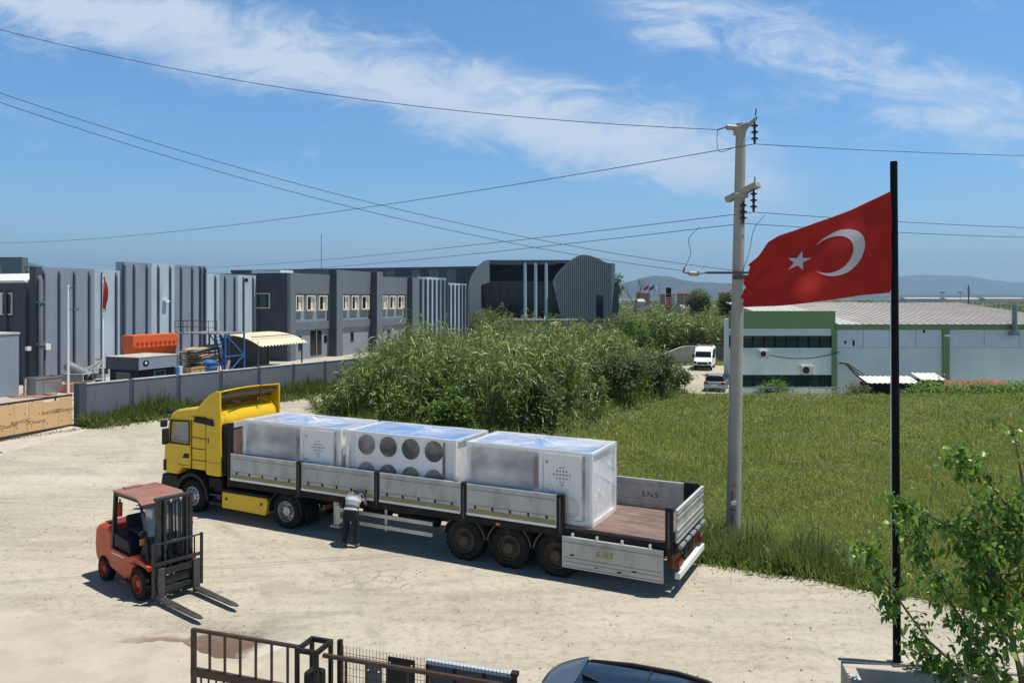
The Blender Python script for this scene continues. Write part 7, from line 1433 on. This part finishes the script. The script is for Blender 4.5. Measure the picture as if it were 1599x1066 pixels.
# ------------------------------------------------------------------ vehicles
M['spoiler'] = pm('spoiler_reflection_tone', (0.055, 0.075, 0.10), 0.15, var=.1, spec=.7)  # reflection on the spoiler is put into its lighter blue grey
def carwheel(parent, x, y, r, w, sgn): return wheel(parent, x, y, sgn, r, w, 'rim_silver', 'drive')
def car(name, label, loc, rz, L=4.4, Wd=1.82, H=1.66, paint='car_navy', suv=True, rails=True):
    t = thing(name, label, 'car', loc, rz); hw = Wd / 2; k = L / 4.4; h = H / 1.66
    lower = [(.05, .38), (0.0, .62), (.04, .95), (.16, 1.06), (3.1, 1.02), (3.75, .96), (4.25, .82), (4.38, .62), (4.36, .36), (3.9, .26), (.4, .26)]
    bod = MB().prism([(x * k, z * h) for x, z in lower], 'y', -hw, hw).build('body', M[paint], t, smooth=True, bevel=.09, seg=4)
    # cabin lofted across: roof narrower than the waist
    secs = [(.14, .26, 1.06), (.26, .40, 1.40), (.42, .62, 1.585), (.70, .95, 1.645), (1.3, 1.35, 1.66), (1.9, 1.9, 1.655), (2.35, 2.35, 1.60), (2.75, 2.6, 1.42), (3.2, 3.2, 1.05)]
    xs = [q[0] * k for q in secs]; zs = [q[2] * h for q in secs]
    def roof(u, v):
        x = np.interp(u, np.linspace(0, 1, len(xs)), xs); z = np.interp(u, np.linspace(0, 1, len(zs)), zs); a = v * 2 - 1
        f = max(0.0, (z - 1.0 * h) / (.66 * h)); wd = hw * (.93 - .24 * f); s = math.copysign(1 - (1 - abs(a)) ** 1.0, a)
        zz = 1.0 * h + (z - 1.0 * h) * (1 - .0 * abs(a) ** 2 - .06 * abs(a) ** 4); return (x - .10 * abs(a) ** 2.5 * (u - .5) * 2 * k, wd * s, zz)
    # faces: roof panel, side glass
    n = len(xs)
    def rw(i): f = max(0.0, (zs[i] - 1.0 * h) / (.66 * h)); return hw * (.94 - .25 * f)
    def surf(i0, i1, name, mat, lift=0.0, inset=1.0):
        b = MB(); m_ = 14; uu0, uu1 = i0 / (n - 1), i1 / (n - 1)
        def g(u, v):
            q = roof(uu0 + (uu1 - uu0) * u, .5 + (v - .5) * inset); return (q[0], q[1], q[2] + lift)
        b.grid(g, 12, m_); o = b.build(name, M[mat], t, smooth=True, recalc=False); s_ = o.modifiers.new('t', 'SOLIDIFY'); s_.thickness = .02; return o
    surf(0, 2, 'rear_window', 'glass', 0, .94); surf(2, 6, 'roof', paint); surf(6, 8, 'windscreen', 'glass')
    rp = [(.16, 1.0), (.26, 1.36), (.48, 1.56), (.9, 1.6), (1.9, 1.6), (2.35, 1.54), (2.72, 1.38), (3.18, 1.02)]
    for sg_ in (-1, 1):
        b = MB(); vv = []
        for x, z in rp: f = (z - 1.0) / .66; vv.append((x * k, sg_ * hw * (.94 - .25 * f), z * h))
        vv2 = [(x, y - sg_ * .03, z) for x, y, z in vv]; m_ = len(vv); b.add(vv + vv2, [tuple(range(m_)), tuple(range(m_, 2 * m_))[::-1]] + [(i, (i + 1) % m_, m_ + (i + 1) % m_, m_ + i) for i in range(m_)]); sgl = b.build('side_window', M['glass'], t)
        b = MB()
        for xx in (1.05, 1.95): zt = 1.58; b.bar((xx * k, sg_ * hw * .942, 1.0 * h), ((xx + .03) * k, sg_ * hw * .722, zt * h), .06, .012)
        b.build('window_pillar', M['black_plastic'], sgl)
        if rails:
            pr = [(.60, 1.53), (.74, 1.595), (1.3, 1.640), (1.9, 1.635), (2.3, 1.585), (2.45, 1.525)]
            MB().tube([(x * k, sg_ * hw * .70, z * h) for x, z in pr], .03, 8).build('roof_rail', M['black_plastic'], t, smooth=True)
        MB().box(2.75 * k, 2.95 * k, *sorted((sg_ * (hw - .01), sg_ * (hw + .2))), 1.02 * h, 1.16 * h).build('mirror', M[paint], t, bevel=.04)
        MB().box(-.02, .12, *sorted((sg_ * (hw - .35), sg_ * (hw - .02))), .80 * h, 1.0 * h).build('tail_light', M['red_lamp'], t, bevel=.02)
        MB().box(4.22 * k, 4.36 * k, *sorted((sg_ * (hw - .4), sg_ * (hw - .06))), .66 * h, .8 * h).build('headlight', M['white_steel'], t, bevel=.02)
        for xx in (.82, 3.48): carwheel(t, xx * k, sg_ * hw, .33 * h if not suv else .345, .22, sg_)
    if rails:
        b = MB(); b.grid(lambda u, v: ((.36 + .34 * u - .10 * (1 - abs(v * 2 - 1) ** 2.2) * (1 - u)) * k, (v - .5) * 2 * hw * (.64 + .04 * u), (1.575 + .075 * u ** .6 + .02 - .05 * abs(v * 2 - 1) ** 3 * (1 - u)) * h), 8, 16)
        o = b.build('rear_spoiler', M['spoiler'], t, smooth=True, recalc=False); s_ = o.modifiers.new('t', 'SOLIDIFY'); s_.thickness = .03
        MB().prism([(.78 * k, 1.66 * h), (1.0 * k, 1.675 * h), (.80 * k, 1.74 * h), (.77 * k, 1.735 * h)], 'y', -.025, .025).build('antenna_fin', M['black_plastic'], t, bevel=.01)
        b = MB(); b.grid(lambda u, v: tuple(Vector(roof(.36 + .36 * u, .5 + (v - .5) * .80)) + Vector((0, 0, .012))), 10, 10); o = b.build('roof_glass', M['car_roofglass'], t, smooth=True, recalc=False)
        MB().box(1.58 * k, 1.60 * k, -hw * .56, hw * .56, 1.668 * h, 1.674 * h).build('roof_seam', M['black_plastic'], t)
    MB().box(-.012, .02, -.26, .26, .62 * h, .74 * h).build('number_plate', M['white_paint'], t)
    return t
car('parked_car', 'dark navy car seen from above, roof rails and spoiler, at the bottom edge', (.20, 10.36, .012), math.atan2(-.355, .935), H=1.60)
cz = LOTZ + .05
car('parked_car', 'grey hatchback parked in the lot just left of the concrete power pole', (W(1116, 0, 66).x, 66.0, cz), R(70), L=4.2, Wd=1.78, H=1.45, paint='silver_paint', suv=False, rails=False)
for px, Y, pnt, lb in ((954, 118, 'white_paint', 'white car at the foot of the wave shaped wall'), (1078, 112, 'white_paint', 'white car half hidden behind shrubs right of the sign tower')):
    car('parked_car', lb, (W(px, 0, Y).x, Y, 0.0 if Y < 115 else .6), R(20), H=1.5, paint=pnt, suv=False, rails=False)
    if Y > 115: mb_ = MB().box(W(px, 0, Y).x - 3, W(px, 0, Y).x + 7, Y - 3, Y + 6, -.1, .59).build('car_park_terrace', M['concrete']); mb_['kind'] = 'structure'
vn = thing('white_van', 'white high roofed van with roof rack parked nose first in the lot', 'van', (W(1101, 0, 88).x, 88.0, cz), R(-109))
# local x = forward
prof = [(-3.0, .4), (-3.02, 2.35), (-2.8, 2.5), (1.0, 2.5), (1.35, 2.35), (1.95, 1.45), (2.65, 1.15), (2.85, .95), (2.85, .38)]
MB().prism(prof, 'y', -.98, .98).build('body', M['white_paint'], vn, smooth=True, bevel=.12, seg=4)
MB().hexa([(1.30, -.82, 2.28), (1.92, -.88, 1.46), (1.92, .88, 1.46), (1.30, .82, 2.28)], [(1.36, -.82, 2.30), (1.99, -.88, 1.48), (1.99, .88, 1.48), (1.36, .82, 2.30)]).build('windscreen', M['glass'], vn)
MB().box(2.84, 2.87, -.55, .55, .72, .98).build('grille', M['black_plastic'], vn); MB().box(2.80, 2.90, -.95, .95, .36, .62).build('bumper', M['black_plastic'], vn, bevel=.03)
for y in (-.98, .98):
    s_ = 1 if y > 0 else -1
    MB().box(2.66, 2.86, *sorted((y - s_ * .32, y - s_ * .04)), .78, 1.05).build('headlight', M['glass'], vn, bevel=.03); MB().prism([(.2, 1.45), (1.72, 1.45), (1.2, 2.2), (.2, 2.2)], 'y', *sorted((y, y + s_ * .012))).build('side_window', M['glass'], vn)
    MB().box(-2.6, -.1, *sorted((y, y + s_ * .011)), 1.5, 2.2).build('side_window', M['glass'], vn); MB().box(1.45, 1.7, *sorted((y + s_ * .02, y + s_ * .26)), 1.4, 1.75).build('mirror', M['black_plastic'], vn, bevel=.03)
    for x in (-1.9, 1.75): carwheel(vn, x, y, .36, .24, s_)
b = MB()
for x in (-2.2, -.9, .4): b.bar((x, -.85, 2.6), (x, .85, 2.6), .05)
for y in (-.8, .8): b.bar((-2.4, y, 2.65), (.6, y, 2.65), .05)
b.build('roof_rack', M['galv'], vn); MB().box(2.872, 2.885, -.26, .26, .62, .72).build('number_plate', M['white_paint'], vn)

# ------------------------------------------------------------------ the young tree growing at the planter, bottom right
m_near = leaf_mat('poplar_leaves', [(0, (0.03, 0.075, 0.010)), (.4, (0.085, 0.18, 0.022)), (.8, (0.17, 0.29, 0.045)), (1, (0.30, 0.42, 0.11))], .34, .3, (.28, .45, .05))
nt_ = thing('leafy_tree', 'young tree with drooping bright leaves at the right edge beside the flagpole', 'tree', (6.35, 10.15, 1.2))
TO2 = Vector((6.35, 10.15, 1.2))
def pt(px, py, Y): return W(px, py, Y) - TO2
limbs = [[(1600, 1090, 10.1), (1575, 960, 10.0), (1545, 900, 9.8), (1500, 830, 9.6), (1440, 800, 9.5), (1402, 772, 9.4)],
         [(1590, 1085, 10.1), (1530, 1010, 10.0), (1478, 930, 10.0), (1440, 850, 9.9), (1412, 795, 9.9)],
         [(1585, 1090, 10.1), (1510, 1052, 10.2), (1450, 1000, 10.2), (1400, 930, 10.2), (1372, 880, 10.1), (1342, 842, 10.0)],
         [(1605, 1000, 10.0), (1600, 860, 9.8), (1577, 795, 9.6), (1540, 745, 9.5), (1492, 695, 9.4)],
         [(1610, 960, 10.2), (1605, 800, 10.3), (1592, 720, 10.3), (1582, 664, 10.3)],
         [(1600, 1050, 9.9), (1560, 980, 9.6), (1530, 930, 9.5), (1520, 860, 9.5), (1530, 800, 9.5)],
         [(1600, 1080, 9.9), (1570, 1050, 9.6), (1540, 1040, 9.4), (1520, 1015, 9.4)],
         [(1610, 1020, 9.8), (1600, 940, 9.6), (1590, 880, 9.5), (1575, 830, 9.5)],
         [(1600, 1080, 10.0), (1545, 1055, 10.3), (1480, 1040, 10.5), (1440, 1010, 10.5)],
         [(1610, 1000, 9.7), (1640, 900, 9.6), (1625, 820, 9.6), (1600, 770, 9.6)],
         [(1600, 1060, 9.8), (1580, 1000, 9.5), (1555, 950, 9.4), (1560, 900, 9.4)]]
b = MB(); b.tube([(0, 0, -.1), pt(1604, 1120, 10.15), pt(1606, 1000, 10.0), pt(1612, 850, 9.9)], [.07, .06, .045, .02], 8)
LB, LA = [], []
for i, lm in enumerate(limbs):
    P_ = [pt(*q) for q in lm]; b.tube(P_, list(np.linspace(.028, .006, len(P_))), 6)
    L_ = sum((P_[k + 1] - P_[k]).length for k in range(len(P_) - 1)); dense = i in (5, 6, 7, 8, 9, 10)
    ncl = 2 if i == 4 else int((10.5 if dense else 10) * L_)
    for c_i in range(ncl):
        f = .93 + .07 * random.random() if (c_i < 2 or i == 4) else random.uniform(.16, 1.0) ** .8; s_ = f * (len(P_) - 1); k = min(int(s_), len(P_) - 2); q = P_[k].lerp(P_[k + 1], s_ - k)
        e = q + Vector((random.gauss(0, .13), random.gauss(0, .13), random.gauss(-.07, .10))); b.tube([q, (q + e) / 2 + Vector((0, 0, .03)), e], .0045, 4)
        nl_ = random.randint(13, 26); rad_ = random.uniform(.05, .10)
        for _ in range(nl_):
            t = random.random() ** .6; c_ = q.lerp(e, t); LB.append(c_ + Vector((random.gauss(0, rad_), random.gauss(0, rad_), random.gauss(-.02, rad_))))
b.build('trunk', M['bark'], nt_, smooth=True)
LB = np.array([tuple(q) for q in LB]); n = len(LB); Ln = rng.uniform(.045, .115, n)
V, F = strips(LB, rng.uniform(0, 6.283, n), Ln, Ln * rng.uniform(.62, .85, n), rng.uniform(-1.3, .5, n), rng.uniform(.1, .7, n), 3, roll=rng.uniform(-.8, .8, n))
np_mesh('crown', V, F, m_near, nt_, smooth=True)

# ------------------------------------------------------------------ air: far things fade
m, nt, nd, lk, p = new_mat('thin_haze'); nd.remove(p); pv = nd.new('ShaderNodeVolumePrincipled'); pv.inputs['Color'].default_value = (.50, .74, 1, 1); pv.inputs['Density'].default_value = 0.00011; pv.inputs['Anisotropy'].default_value = .2
lk.new(pv.outputs[0], nd['Material Output'].inputs['Volume'])
if True:
    hzb = MB().box(-13800, 13800, -60, 15800, -8, 760).build('haze', m); hzb['kind'] = 'stuff'; hzb['label'] = 'thin pale blue summer haze'
